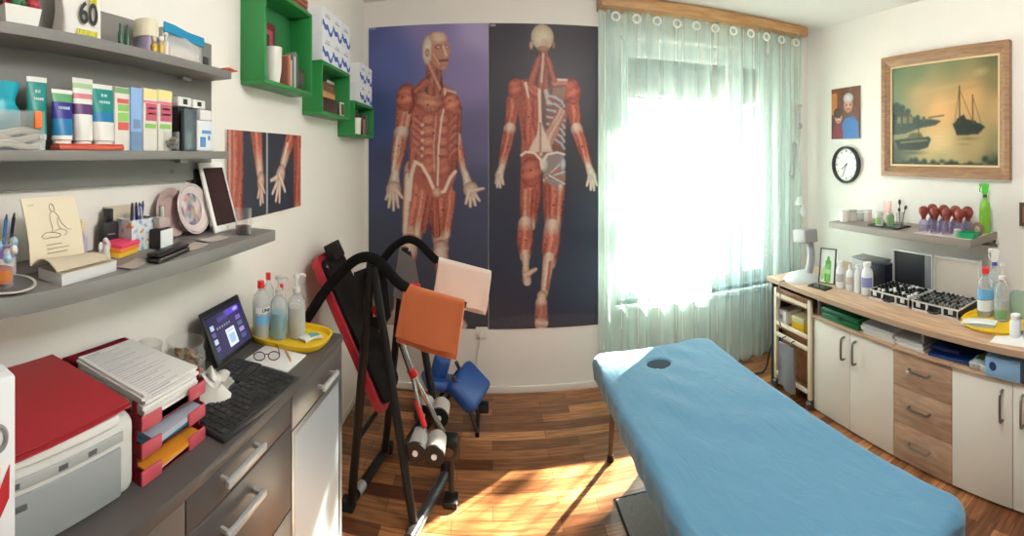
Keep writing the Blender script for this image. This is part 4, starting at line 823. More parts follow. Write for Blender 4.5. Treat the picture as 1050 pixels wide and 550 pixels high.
cg = thing('cologne_bottle', 'clear glass bottle with a silver cap standing on the white fronted box', 'bottle', (-.769, p.y-.065, Z3+.0505), FACE_PX)
B().box(-.02, .02, -.012, .012, 0, .028, bev=.004).obj('bottle_glass', CLEAR('bottle_glass', (220, 206, 200), .35, .05), cg); B().lathe([(0, .029), (.0075, .029), (.0075, .056), (0, .057)], seg=16).obj('cap', M('silver', (196, 196, 198), .25, .9), cg)
# post-it stack
for k, (c_, nm) in enumerate((((242, 196, 60), 'yellow'), ((240, 146, 56), 'orange'), ((240, 74, 112), 'pink'))):
    q = P3(129, 262); tag(B().box(-.042, .042, -.03, .03, 0, .0095, bev=.001).obj('sticky_note_pad', M('notes_'+nm, c_, .7), None, (q.x-.026, q.y+.004*k, Z3+.0097*k), FACE_PX+.25), nm+(' sticky note pad at the bottom of the stack of three on the lowest shelf', ' sticky note pad in the middle of the stack of three on the lowest shelf', ' sticky note pad on top of the stack of three on the lowest shelf')[k], 'note pad')
q = P3(168, 263); gc = thing('glasses_case', 'long black spectacle case with a silver edge on the lowest shelf', 'case', (-.683, q.y, Z3), FACE_PX+.2)
B().box(-.075, .075, -.018, .018, 0, .013, bev=.006, seg=3).obj('case_base', M('gloss_black'), gc); B().box(-.073, .073, -.017, .017, .0135, .022, bev=.006, seg=3).obj('lid', M('gloss_black'), gc); B().box(-.07, .07, -.0195, -.0175, .010, .0125).obj('silver_edge', M('silver'), gc)
for k, (px, py, r_, lab) in enumerate(((137, 272, .3, 'grey beige card lying in front of the sticky notes'), (197, 254, .1, 'beige leaflet lying beside the spectacle case'), (218, 246, -.15, 'beige leaflet lying in front of the white tablet'), (30, 277, .5, 'grey folded leaflet under the left edge of the calendar'))):
    q = P3(px, py); t = B(); t.sheet(lambda u, v: ((2*u-1)*.045, (2*v-1)*(.022 if k else .018), .0015+.003*(abs(2*u-1)**3)), 8, 4, t=.0012)
    xx = max(-.80, min(q.x, -.69)); tag(t.obj('leaflet', M('leaflet%d' % k, ((178, 168, 158), (192, 180, 168), (196, 184, 172), (150, 146, 142))[k], .7), None, (xx, q.y, Z3+.0002), FACE_PX+r_), lab, 'leaflet')
# mug of pens, patterned glass and plate at the far left
q = P3(4, 268); mg = thing('pencil_mug', 'purple and white mug of pens on the lowest shelf', 'mug', (-.80, .42, Z3)); r_ = .034
B().lathe([(0, 0), (r_, 0), (r_, .062), (r_*.9, .062), (r_*.9, .005), (0, .005)], seg=28).obj('mug_body', M('mug_white', (226, 222, 226), .3), mg)
B().lathe([(r_*1.004, .036), (r_*1.012, .036), (r_*1.012, .0615), (r_*1.004, .0615)], seg=28).obj('purple_band', M('mug_purple', (112, 80, 168), .3), mg)
B().tube([(0, -r_*.9, .05), (0, -r_*1.6, .05), (0, -r_*1.7, .03), (0, -r_*.95, .014)], .0045, 8, smooth=2).obj('handle', M('mug_white'), mg)
for k, (dx, dy, c_, nm) in enumerate(((-.008, -.012, (120, 176, 60), 'green pen'), (.006, 0, (50, 120, 190), 'blue pen'), (.004, .014, (40, 48, 96), 'navy pen'), (-.01, .01, (200, 190, 60), 'lime pen'))):
    t = thing('pen', nm+' standing in the purple and white mug', 'pen', (-.80+dx, .42+dy, Z3+.006), ((.1, -.05, -.16, .05)[k], (.1, .12, 0, -.1)[k], 0))
    B().cyl((0, 0, 0), (0, 0, .105), .004).obj('barrel', M('mugpen%d' % k, c_, .35), t); B().cyl((0, 0, .1052), (0, 0, .115), .003, .0015).obj('tip', M('pen_end'), t)
pl = thing('saucer', 'dark saucer with a pale rim under the amber glass', 'saucer', (-.715, .38, Z3))
B().lathe([(0, 0), (.045, 0), (.06, .006), (.0595, .0075), (.04, .003), (0, .003)], seg=40).obj('saucer_body', M('saucer_dark', (92, 90, 90), .3), pl); B().lathe([(.056, .0058), (.062, .0064), (.0625, .009), (.057, .0085)], seg=40).obj('saucer_rim', M('rim_pale', (214, 210, 202), .3), pl)
ag = thing('amber_glass', 'patterned glass tumbler with amber drink on the dark saucer', 'glass', (-.715, .378, Z3+.0045)); r_ = .0265
B().lathe([(0, 0), (r_*.85, 0), (r_, .088), (r_*.93, .088), (r_*.8, .006), (0, .006)], seg=28).obj('glass_body', CLEAR('tumbler_glass'), ag)
B().lathe([(0, .0065), (r_*.8, .0065), (r_*.84, .03), (0, .03)], seg=28).obj('amber_drink', M('amber', (206, 116, 36), .12), ag)
b = B()
for k in range(9):
    a_ = k*.7; z_ = .052+.012*(k % 3)
    b.ball((r_*.95*cos(a_), r_*.95*sin(a_), z_), (.008, .008, .009), k % 2, 8, 6)
b.obj('painted_motif', [M('motif_blue', (150, 190, 214), .3), M('motif_white', (226, 224, 220), .3)], ag)

# ------------------------------------------------------------------ three green cube shelves with their contents
green = M('green_lacquer', (44, 138, 70), 0.42)
XG = -0.768
def cube(label, y0, y1, z0, z1):
    t = thing('cube_shelf', label, 'shelf', (XL+.001, y0, z0)); Wd = y1-y0; Hh = z1-z0; d = XG-XL-.001; k = .016
    B().box(0, d, 0, Wd, 0, k, bev=.003).obj('bottom_board', green, t); B().box(0, d, 0, Wd, Hh-k, Hh, bev=.003).obj('top_board', green, t)
    B().box(0, d, 0, k, k, Hh-k, bev=.002).obj('side_board', green, t); B().box(0, d, Wd-k, Wd, k, Hh-k, bev=.002).obj('side_board', green, t)
    B().box(0, .004, k, Wd-k, k, Hh-k).obj('back_board', M('green_back', (38, 112, 62), .5), t); return t
C1, C2, C3 = (1.398, 1.83, 1.832, 2.19), (1.945, 2.365, 1.765, 2.017), (2.445, 2.865, 1.68, 1.885)
cube('largest green cube shelf, highest of three on the left wall', *C1); cube('middle one of three green cube shelves, below six white cartons', *C2); cube('lowest green cube shelf of three, next to the blue poster', *C3)
# terracotta crate on top
cr = thing('wooden_crate', 'red brown slatted crate lying on top of the largest green cube', 'crate', (-.862, 1.60, C1[3]), 0)
for k in range(3): B().box(.068, .08, 0, .215, .002+k*.02, .018+k*.02, bev=.002).obj('slat', WOOD('crate_wood', (142, 74, 46), (178, 100, 62), (12, 3, 12)), cr)
B().box(0, .067, 0, .012, 0, .056, bev=.002).obj('end_board', M('crate_end', (120, 62, 40), .6), cr); B().box(0, .067, .203, .215, 0, .056, bev=.002).obj('end_board', M('crate_end'), cr); B().box(0, .067, .0125, .2025, 0, .006).obj('crate_floor', M('crate_end'), cr)
# white cartons with a blue wave
cbx = [M('carton_face', (232, 234, 238), .5), M('wave_blue', (52, 92, 178), .5), M('carton_grey', (176, 178, 184), .5)]
def wave_carton(y0, y1, z0, h, label, grp):
    t = thing('supply_carton', label, 'carton', (-.862, (y0+y1)/2, z0), FACE_PX, grp); W = (y1-y0)/2-.0008; dp = .862+XG
    B().box(-W, W, -dp, 0, 0, h-.001, bev=.0015).obj('carton_body', cbx[0], t)
    pts = [(-W+.002+(2*W-.004)*k/16, h*(.16+.22*max(0, sin(PI*1.1*k/16+.9))**2+.10*cos(k*.75))) for k in range(17)]
    poly = [(x, z+.013) for x, z in pts]+[(x, max(.004, z-.012)) for x, z in reversed(pts)]
    b = B(); n = len(pts)
    for k in range(n-1): b.prism([poly[k], poly[k+1], poly[2*n-2-k], poly[2*n-1-k]], -dp-.0009, -dp+.0004, 'y', 1)
    b.box(-W*.5, W*.5, -dp-.0009, -dp+.0004, h*.66, h*.72, 2); b.box(-W*.3, W*.4, -dp-.0009, -dp+.0004, h*.77, h*.8, 2); b.obj('printed_wave', cbx, t)
    return t
hz = .126
for r_ in range(2):
    for k in range(3):
        wave_carton(1.950+k*.138, 1.950+(k+1)*.138, C2[3]+.0005+r_*hz, hz, 'blue waved white carton, %s, %s row, on the middle green cube' % (('end nearest the largest cube', 'middle one', 'end nearest the poster')[k], ('lower', 'upper')[r_]), 'white cartons on the middle green cube')
    for k in range(2):
        wave_carton(2.55+k*.135, 2.55+(k+1)*.135, C3[3]+.0005+r_*.118, .118, 'blue waved white carton, %s, %s row, on the lowest green cube' % (('end away from the poster', 'end nearest the poster')[k], ('lower', 'upper')[r_]), 'white cartons on the lowest green cube')
# contents of the largest cube
zb = C1[2]+.0165
def gy(px, X): return X/tan(th(px))
t = thing('white_vase', 'plain white vase at the front of the largest green cube', 'vase', (-.805, gy(279.5, -.805), zb)); B().lathe([(0, 0), (.026, 0), (.034, .05), (.036, .13), (.032, .13), (.028, .05), (0, .01)], seg=26).obj('vase_body', M('vase_white', (232, 228, 220), .35), t); B().lathe([(.031, .13), (.0365, .13), (.0365, .135), (.031, .135)], seg=26).obj('rim', M('vase_white'), t)
t = thing('red_picture_box', 'dark red box with a picture on it standing behind the white vase', 'box', (-.852, 1.545, zb+.0), FACE_PX); B().box(-.085, .085, -.006, .010, 0, .25, bev=.003).obj('box_body', M('box_maroon', (112, 34, 46), .5), t); b = B(); b.box(-.06, .06, -.0072, -.0058, .13, .22); b.box(-.02, .03, -.0084, -.0072, .15, .2, 1); b.obj('cover_picture', [M('cover_pink', (168, 78, 88), .5), M('cover_dark', (60, 40, 48), .5)], t)
yk = 1.615
for k, (wd, h, c_, nm) in enumerate(((.016, .12, (150, 92, 76), 'brown'), (.014, .128, (200, 130, 80), 'orange'), (.012, .11, (190, 190, 186), 'pale grey'), (.018, .135, (86, 110, 104), 'green grey'), (.012, .13, (206, 206, 200), 'white'), (.010, .15, (120, 150, 140), 'sage'), (.016, .14, (70, 84, 80), 'dark slate'))):
    t = thing('booklet', nm+' booklet standing upright in the row inside the largest green cube', 'booklet', (-.80, yk+wd/2, zb), FACE_PX); B().box(-wd/2+.0006, wd/2-.0006, -.016, .03, 0, h, bev=.001).obj('cover', M('book_%d' % k, c_, .6), t); B().box(-wd/2+.002, wd/2-.002, -.0145, .0305, h-.0005, h+.001).obj('page_edges', M('page_white', (222, 216, 204), .8), t); yk += wd+.001
t = thing('woven_ball', 'round dark woven ornament beside the booklets in the largest green cube', 'ornament', (-.806, 1.765, zb+.0), FACE_PX); B().lathe([(0, 0), (.03, 0), (.032, .006), (0, .006)], seg=20).obj('ornament_foot', M('wicker', (78, 72, 60), .8), t); B().ball((0, 0, .052), (.038, .026, .046), seg=18, rings=12).obj('ornament_body', M('wicker_dark', (84, 80, 70), .85, noise=.5, nscale=160, bump=.6), t)
# contents of the middle cube
zb = C2[2]+.0165
for k, (y0, y1, z0, h, c_, nm) in enumerate(((2.03, 2.24, 0, .075, (66, 44, 34), 'dark brown wooden box at the bottom of the stack in the middle green cube'), (2.0, 2.20, .0755, .03, (196, 148, 96), 'light wooden box in the middle green cube, middle of its stack'), (2.01, 2.19, .106, .045, (110, 80, 56), 'brown wooden box topping the stack in the middle green cube'))):
    t = thing('wooden_box', nm, 'box', (-.83, (y0+y1)/2, zb+z0), FACE_PX); W = (y1-y0)/2; B().box(-W, W, -.035, .02, 0, h*.72, bev=.002).obj('box_body', M('wbox%d' % k, c_, .5, noise=.2, nscale=30), t); B().box(-W-.001, W+.001, -.036, .021, h*.725, h, bev=.002).obj('lid', M('wbox%d' % k), t)
def fig_card():
    c = Canvas(0, 0, 20, 24, 50); c.c[:] = (222, 214, 204)
    for k in range(22): c.ell(2+(k % 6)*3.2+RNG.uniform(-.5, .5), 3+(k//6)*5.4, .7, 1.8, random.choice([(150, 110, 90), (190, 150, 130), (110, 100, 96)]))
    return c
t = painted('figure_card', fig_card(), .11, .19, .004, PAINT('card_print', .5), None, (-.85, 2.285, zb), FACE_PX); tag(t, 'cream card with rows of little figures in the middle green cube', 'card')
t = thing('photo_card', 'small framed dark photo standing in the middle green cube', 'picture', (-.79, 2.30, zb), FACE_PX); B().box(-.03, .03, 0, .006, 0, .075, bev=.002).obj('picture_frame', M('frame_white', (222, 218, 212), .5), t); B().box(-.023, .023, -.001, .0005, .008, .066).obj('photo', M('photo_dark', (96, 70, 60), .4, noise=.4, nscale=60), t)
# contents of the lowest cube
zb = C3[2]+.0165
t = thing('white_pot', 'white pot in the lowest green cube', 'pot', (-.80, 2.56, zb)); B().lathe([(0, 0), (.032, 0), (.036, .09), (.032, .09), (.028, .01), (0, .01)], seg=22).obj('pot_body', M('vase_white'), t); B().lathe([(.031, .09), (.0375, .09), (.0375, .096), (.031, .096)], seg=22).obj('rim', M('vase_white'), t)
for k, (y, wd, h, c_, nm) in enumerate(((2.63, .03, .12, (72, 60, 54), 'dark brown'), (2.68, .04, .13, (46, 44, 44), 'black'), (2.74, .03, .10, (160, 120, 100), 'tan'), (2.79, .035, .125, (92, 84, 80), 'grey brown'))):
    t = thing('small_book', nm+' book standing in the lowest green cube', 'book', (-.81, y, zb), FACE_PX); B().box(-wd/2, wd/2, -.016, .03, 0, h, bev=.002).obj('cover', M('sbook%d' % k, c_, .6), t); B().box(-wd/2+.003, wd/2-.003, -.014, .0305, h-.0005, h+.001).obj('page_edges', M('page_white'), t)

# ------------------------------------------------------------------ dark sideboard
SA = math.radians(1.7); ZS = 0.95
sbd = thing('sideboard', 'dark grey sideboard with bar handled drawers and a frosted glass door', 'sideboard', (-.535, .90, 0), -SA)
dk = M('sideboard_dark', (84, 79, 77), .42, noise=.04, nscale=20); dk2 = M('sideboard_inner', (52, 49, 48), .5); steel = M('brushed_steel', (200, 200, 200), .38, .35)
def sl(x, y): # world -> sideboard local (x towards the room)
    return x, y-.90
# local: x from -.325 (wall) to 0 (front), y from -1.2 to .60
B().box(-.293, .004, -1.2, .602, ZS-.028, ZS, bev=.003).obj('top_board', dk, sbd)
b = B(); b.box(-.29, -.02, -1.2, .60, .06, ZS-.0285); b.box(-.28, -.04, -1.19, .59, 0, .06); b.obj('carcass', dk2, sbd)
Y1, Y2, Y3 = -.225, .215, .598
def barh(p, x, y, z, L_, m=steel):
    b = B(); b.box(x+.018, x+.030, y-L_/2, y+L_/2, z-.008, z+.008, bev=.003); b.box(x, x+.0185, y-L_/2+.008, y-L_/2+.016, z-.005, z+.005); b.box(x, x+.0185, y+L_/2-.016, y+L_/2-.008, z-.005, z+.005); return b.obj('handle', m, p)
for k, (z0, z1) in enumerate(((.848, .918), (.62, .844), (.39, .616), (.07, .386))):
    d = B().box(-.019, 0, Y1+.002, Y2-.002, z0, z1, bev=.0015).obj('drawer', dk, sbd)
    if k < 3: barh(d, 0, -.045, (.898, .79, .56)[k], .155)
d = B().box(-.019, 0, Y2+.002, Y3, .825, .918, bev=.0015).obj('drawer', dk, sbd); barh(d, 0, .44, .866, .12)
d = B().box(-.019, 0, -1.198, Y1-.002, .07, .918, bev=.0015).obj('door', dk, sbd); barh(d, 0, -.36, .6, .155)
dr = B(); 
for a in ((-.019, 0, Y2+.002, Y3, .07, .092), (-.019, 0, Y2+.002, Y3, .80, .821), (-.019, 0, Y2+.002, Y2+.02, .092, .80), (-.019, 0, Y3-.018, Y3, .092, .80)): dr.box(*a)
dr = dr.obj('glass_door', M('door_frame_grey', (120, 122, 126), .35, .6), sbd)
B().box(-.014, -.004, Y2+.0195, Y3-.0175, .0915, .8005).obj('frosted_pane', M('frosted_glass', (164, 176, 186), .38, spec=.5, noise=.03, nscale=9), dr)
B().box(0, .018, Y2+.004, Y2+.014, .36, .50, bev=.003).obj('handle', M('handle_black', (40, 40, 42), .4), dr)

# printer
PR = thing('printer', 'white printer with a grey front panel, under the red folder', 'printer', (-.602, .392, ZS), FACE_PX-SA)
pw = M('printer_white', (206, 206, 202), .38)
b = B(); b.box(-.215, .205, 0, .24, .006, .150, bev=.022, seg=4); b.obj('printer_body', pw, PR)
B().box(-.19, .165, -.004, .004, .016, .104, bev=.004).obj('front_panel', M('printer_grey', (150, 154, 156), .45), PR)
B().box(-.10, -.03, -.0065, -.0038, .082, .091, bev=.001).obj('panel_grip', M('printer_darkgrey', (92, 94, 96), .5), PR)
B().box(-.19, .17, -.003, .003, .112, .130, bev=.002).obj('paper_slot', M('slot_grey', (170, 172, 172), .5), PR)
for k, x in enumerate((-.06, .03, .09)): B().box(x, x+.018, -.0042, -.002, .117, .125).obj('slot_tab', M('printer_darkgrey'), PR)
for x in (-.17, .16): B().box(x-.015, x+.015, .03, .2, 0, .006).obj('foot', M('handle_black'), PR)
pst = tag(B().box(-.175, .175, -.105, .115, 0, .016, bev=.001).obj('paper_stack', M('paper_sheet', (232, 230, 226), .8), None, (-.70, .375, ZS+.1505), FACE_PX-SA), 'white sheets of paper lying under the red folder on the printer', 'paper')
fo = thing('red_folder', 'bright red card folder lying on the printer', 'folder', (-.70, .372, ZS+.1685), FACE_PX-SA+.05)
rf = M('folder_red', (172, 46, 54), .5)
B().sheet(lambda u, v: (-.185+.385*u, -.118+.245*v, .004+.003*sin(3*v+2*u)), 16, 10, t=.002).obj('lower_cover', rf, fo); B().sheet(lambda u, v: (-.185+.385*u, -.112+.24*v, .012+.006*sin(2.4*v)*(.4+.6*u)), 16, 10, t=.002).obj('upper_cover', rf, fo)
wx = thing('printed_carton', 'tall white carton with a grey ring and red print in front of the printer', 'carton', (-.545, .245, ZS), FACE_PX-SA)
B().box(-.09, .066, 0, .045, 0, .325, bev=.004).obj('carton_body', M('carton_face'), wx)
b = B()
n = 24; b.tube([(.035+.015*cos(2*PI*i/n), -.001, .245+.017*sin(2*PI*i/n)) for i in range(n+1)], .004, 6, caps=False); b.obj('grey_ring', M('ring_grey', (130, 132, 134), .5), wx); b = B()
b.prism([(.02, .14), (.04, .135), (.055, .16), (.056, .205), (.048, .19), (.036, .165)], -.0012, .0004, 'y'); b.obj('red_mark', M('mark_red', (190, 40, 48), .5), wx); b = B(); b.prism([(.02, .16), (.034, .17), (.044, .205), (.02, .20)], -.0012, .0004, 'y'); b.obj('cream_mark', M('mark_cream', (236, 220, 190), .5), wx); B().box(-.03, .045, -.0012, .0004, .04, .085).obj('blue_mark', M('mark_blue', (70, 130, 190), .5), wx)

# three letter trays with papers
tr = M('tray_red', (170, 40, 56), .38); tr_lit = M('tray_red_lit', (196, 82, 94), .4)  # second, lighter red paints the light falling on the front tabs
TX, TY = -.728, .712
def letter_tray(k, label):
    t = thing('letter_tray', label, 'letter tray', (TX, TY, ZS+.0005+.0515*k), FACE_PX-.02); W, D_, h = .098, .130, .036
    b = B(); b.box(-W, W, -D_, D_, 0, .003); b.box(-W, -W+.004, -D_, D_, .003, .028); b.box(W-.004, W, -D_, D_, .003, .028); b.box(-W+.004, W-.004, D_-.004, D_, .003, h+.014)
    for x in (-W, W-.004): b.box(x, x+.004, -D_+.012, -D_+.024, .028, h+.014); b.box(x, x+.004, D_-.03, D_, .028, h+.014); b.obj('tray_shell', tr, t)
    for sg in (-1, 1):
        x = sg*(W-.028); B().box(x-.028, x+.028, -D_-.005, -D_+.001, 0, .028, bev=.004).obj('front_tab', tr_lit, t)
    return t
letter_tray(0, 'red letter tray at the bottom of the stack of three, holding an orange envelope'); letter_tray(1, 'red letter tray in the middle of the stack of three, holding a teal folder'); letter_tray(2, 'red letter tray on top of the stack of three, heaped with white forms')
def sheetpile(name, label, k, dz, h, mat, cat, off=(0, 0), rot=0.0, W=.090, D_=.122, marks=False, cover=None):
    t = thing(name, label, cat, (TX+off[0], TY+off[1], ZS+.0005+.0515*k+dz), FACE_PX+rot)
    b = B(); n = 9 if h > .02 else 1
    for j in range(n):
        jx = random.uniform(-.004, .004) if n > 1 else 0; jy = random.uniform(-.005, .005) if n > 1 else 0
        b.box(-W+jx, W+jx, -D_+jy, D_+jy, h*j/n, h*(j+1)/n-.0002*(n > 1))
    b.obj('sheets', mat, t)
    if marks:
        m = B()
        for j in range(26):
            y = D_*.85-j*.0085; m.box(-W*.86, -W*.86+W*(1.7*(.3+.6*((j*29) % 11)/11)), y, y+.0022 if j % 6 else y+.004, h, h+.0005)
        m.box(-W*.9, W*.9, D_*.1, D_*.1+.0012, h, h+.0006); m.box(-W*.9, W*.9, -D_*.35, -D_*.35+.0012, h, h+.0006); m.obj('form_lines', M('print_grey', (192, 193, 198), .7), t)
    return t
psh = M('paper_sheet')
sheetpile('paper_stack', 'thick stack of white printed forms heaped in the top red tray', 2, .0045, .054, psh, 'paper', (.010, .004), -.03, W=.082, D_=.108, marks=True)
sheetpile('teal_folder', 'teal folder in the middle red tray', 1, .004, .006, M('folder_teal', (28, 110, 130), .5), 'folder', (.006, -.02), -.02, W=.075)
sheetpile('grey_papers', 'pale lilac grey papers in the middle red tray', 1, .0105, .012, M('paper_lilac', (186, 190, 206), .7), 'paper', (.008, .012), .03, W=.080)
sheetpile('pink_papers', 'pale pink papers at the bottom of the lowest red tray', 0, .004, .008, M('paper_pink', (226, 190, 180), .7), 'paper', (.004, 0), 0.02, W=.084)
sheetpile('orange_envelope', 'orange envelope in the lowest red tray', 0, .0125, .008, M('envelope_orange', (236, 150, 40), .6), 'envelope', (.010, .004), -.03, W=.084)

# jar, glass, tissues
t = thing('clear_cup', 'empty clear plastic cup between the papers and the wall', 'cup', (-.812, .865, ZS)); B().lathe([(0, 0), (.023, 0), (.03, .135), (.0285, .135), (.0215, .004), (0, .004)], seg=26).obj('cup_body', CLEAR('cup_clear', (238, 238, 236), .05, .05), t); B().lathe([(.029, .134), (.0315, .134), (.0315, .138), (.029, .138)], seg=26).obj('rim', CLEAR('cup_clear'), t)
t = thing('coin_jar', 'clear glass jar filled with coins beside the red trays', 'jar', (-.775, .962, ZS)); r_ = .056
B().lathe([(0, 0), (r_*.9, 0), (r_, .02), (r_, .09), (r_*.9, .105), (r_*.95, .122), (r_*.88, .122), (r_*.84, .104), (r_*.93, .088), (r_*.93, .02), (r_*.8, .004), (0, .004)], seg=32).obj('jar_glass', CLEAR('jar_glass'), t)
b = B()
for k in range(150):
    a_, q = random.random()*2*PI, math.sqrt(random.random())*r_*.8
    R3 = Euler((random.uniform(-.6, .6), random.uniform(-.6, .6), 0)).to_matrix().to_4x4(); R3.translation = (q*cos(a_), q*sin(a_), .010+random.random()*.075)
    b.lathe([(0, 0), (.010, 0), (.010, .002), (0, .002)], seg=10, m=k % 3, mat=R3)
o_ = b.obj('coins', [M('coin_brass', (186, 146, 84), .35, .6), M('coin_copper', (150, 92, 62), .35, .6), M('coin_nickel', (176, 172, 160), .35, .6)], t); o_['kind'] = 'stuff'
t = thing('tissue_pack', 'crumpled white tissue pack between the coin jar and the tablet computer', 'tissues', (-.676, .95, ZS))
B().sheet(lambda u, v: (.034*(2*u-1)+.004*sin(9*v), .03*(2*v-1)+.004*sin(8*u), .058+.012*sin(5*u+4*v)*sin(7*v+1)), 16, 14, t=.044).obj('pack_body', M('tissue_white', (226, 222, 216), .8), t)
B().sheet(lambda u, v: (.022*(2*u-1), .014*(2*v-1)+.006*sin(6*u), .058+.028*sin(PI*u)*abs(sin(PI*v+.4))), 12, 10, t=.002).obj('pulled_tissue', M('tissue_white'), t)
# tablet computer with keyboard dock
def screen_cv():
    c = Canvas(0, 0, 44, 30, 150); c.grad([(0, 0, (34, 30, 66)), (44, 0, (44, 36, 92)), (22, 15, (56, 50, 84)), (0, 30, (40, 40, 70)), (44, 30, (48, 48, 74))])
    c.rect(0, 0, 44, 2.4, (26, 26, 40)); c.rect(22, 3, 40, 7, (84, 70, 190), .9); c.rect(12, 5, 24, 8, (70, 64, 130), .9); c.ell(36, 5, 4, 1.4, (190, 170, 250), (110, 90, 220)); c.rect(8, 10, 27, 13, (40, 40, 60), .9)
    for k in range(6): c.ell(9.5+k*3, 11.5, 1, 1, (150, 150, 180), None, 0, 0, .7)
    c.rect(17, 15, 28, 27, (206, 214, 232)); c.rect(19, 19, 26, 25, (120, 150, 196), .7); c.rect(18, 16, 27, 17.4, (160, 170, 200), .8)
    for k in range(4): c.rect(2, 8+k*4.6, 6, 11+k*4.6, (96, 84, 140) if k % 2 else (190, 200, 220), .8); c.rect(33, 10+k*4.4, 39, 13+k*4.4, ((120, 96, 170), (90, 96, 120), (150, 130, 190), (80, 84, 130))[k], .85)
    return c
tc_ = thing('tablet_computer', 'black tablet computer with a lit screen propped up on its dock', 'computer', (-.752, 1.195, ZS), FACE_PX+.05)
scr = B().box(-.115, .115, 0, .010, 0, .158, bev=.004).obj('display', M('gloss_black'), tc_, (0, 0, .009), (math.radians(-24), 0, 0))
painted('screen', screen_cv(), .206, .132, .0006, PAINT('screen_glow', .2, emit=.75), scr, (0, -.0012, .014))
B().box(-.150, -.026, -.095, -.004, 0, .009, bev=.003).obj('keyboard_dock', M('dock_black', (38, 38, 40), .4), tc_)
b = B()
for j in range(3):
    for i in range(6): b.box(-.142+i*.0186, -.126+i*.0186, -.035-j*.018, -.021-j*.018, .009, .0112)
b.obj('dock_keys', M('key_black', (30, 30, 32), .4), tc_)
kb = thing('keyboard', 'compact black keyboard at the front edge of the sideboard', 'keyboard', (-.592, .985, ZS), FACE_PX-.10)
B().box(-.165, .165, -.062, .062, 0, .014, bev=.004).obj('keyboard_base', M('keyboard_black', (46, 46, 48), .45), kb)
b = B()
for j in range(6):
    for i in range(15):
        if j == 0 and 4 <= i <= 8:
            if i == 4: b.box(-.156+i*.0208, -.156+8*.0208+.0185, -.056+j*.0187, -.056+j*.0187+.0165, .014, .0172, bev=.001, seg=1)
            continue
        b.box(-.156+i*.0208, -.156+i*.0208+.0185, -.056+j*.0187, -.056+j*.0187+.0165, .014, .0172, bev=.001, seg=1)
b.obj('keys', M('key_black'), kb)
sp = thing('white_sheets', 'white sheets of paper between the keyboard and the yellow tray', 'paper', (-.655, 1.238, ZS), FACE_PX-.04)
B().box(-.062, .062, -.088, .060, 0, .004, bev=.0005).obj('sheets', psh, sp)
g = thing('spectacles', 'dark framed spectacles lying on the white sheets', 'glasses', (-.655, 1.205, ZS+.0045), FACE_PX-1.0)
b = B()
for sg in (-1, 1):
    b.tube([(sg*.022+.017*cos(a), 0, .014+.013*sin(a)) for a in np.linspace(0, 2*PI, 17)], .0016, 6, caps=False)
b.tube([(-.006, 0, .018), (0, 0, .021), (.006, 0, .018)], .0014, 6); b.obj('spectacle_rims', M('gloss_black'), g)
for sg in (-1, 1): B().tube([(sg*.039, 0, .018), (sg*.04, .07, .016), (sg*.037, .10, .006)], .0016, 6, smooth=1).obj('temple', M('gloss_black'), g)
for sg in (-1, 1): B().cyl((sg*.022, -.0004, .014), (sg*.022, .0004, .014), .0155, seg=20).obj('lens', CLEAR('lens_clear', (240, 240, 240), .05, .02), g)
t = thing('pencil', 'thin tan pencil lying on the white sheets', 'pencil', (-.61, 1.262, ZS+.0075), (PI/2, 0, FACE_PX-.9)); B().cyl((0, 0, -.04), (0, 0, .035), .003, seg=6).obj('shaft', M('pencil_tan', (206, 170, 110), .5), t); B().cyl((0, 0, .0352), (0, 0, .045), .003, .0005, seg=6).obj('tip', M('pencil_wood', (220, 190, 150), .6), t)
# yellow tray with bottles
def ytray(name, label, loc, rot, A, Bq, h, mat, n=3.2):
    t = thing(name, label, 'tray', loc, rot); seg = 56
    def ringp(k, z): 
        out = []
        for i in range(seg):
            a = 2*PI*i/seg; ca, sa = cos(a), sin(a); out.append((A*k*math.copysign(abs(ca)**(2/n), ca), Bq*k*math.copysign(abs(sa)**(2/n), sa), z))
        return out
    rows = [ringp(.94, 0), ringp(.97, .003), ringp(1.0, h), ringp(1.03, h+.001), ringp(1.03, h+.004), ringp(.975, h+.003), ringp(.945, .005)]
    vs = [p for r in rows for p in r]; fs = [(j*seg+i, j*seg+(i+1) % seg, (j+1)*seg+(i+1) % seg, (j+1)*seg+i) for j in range(len(rows)-1) for i in range(seg)]
    fs += [tuple(range(seg-1, -1, -1)), tuple(range(6*seg, 7*seg))]
    B().add(vs, fs).obj('tray_body', mat, t, ang=50); return t
yel = M('tray_yellow', (238, 196, 30), .4)
ytray('yellow_tray', 'bright yellow plastic tray of bottles at the end of the dark sideboard', (-.668, 1.398, ZS), FACE_PX-.04, .10, .135, .018, yel)
ZT = ZS+.0058
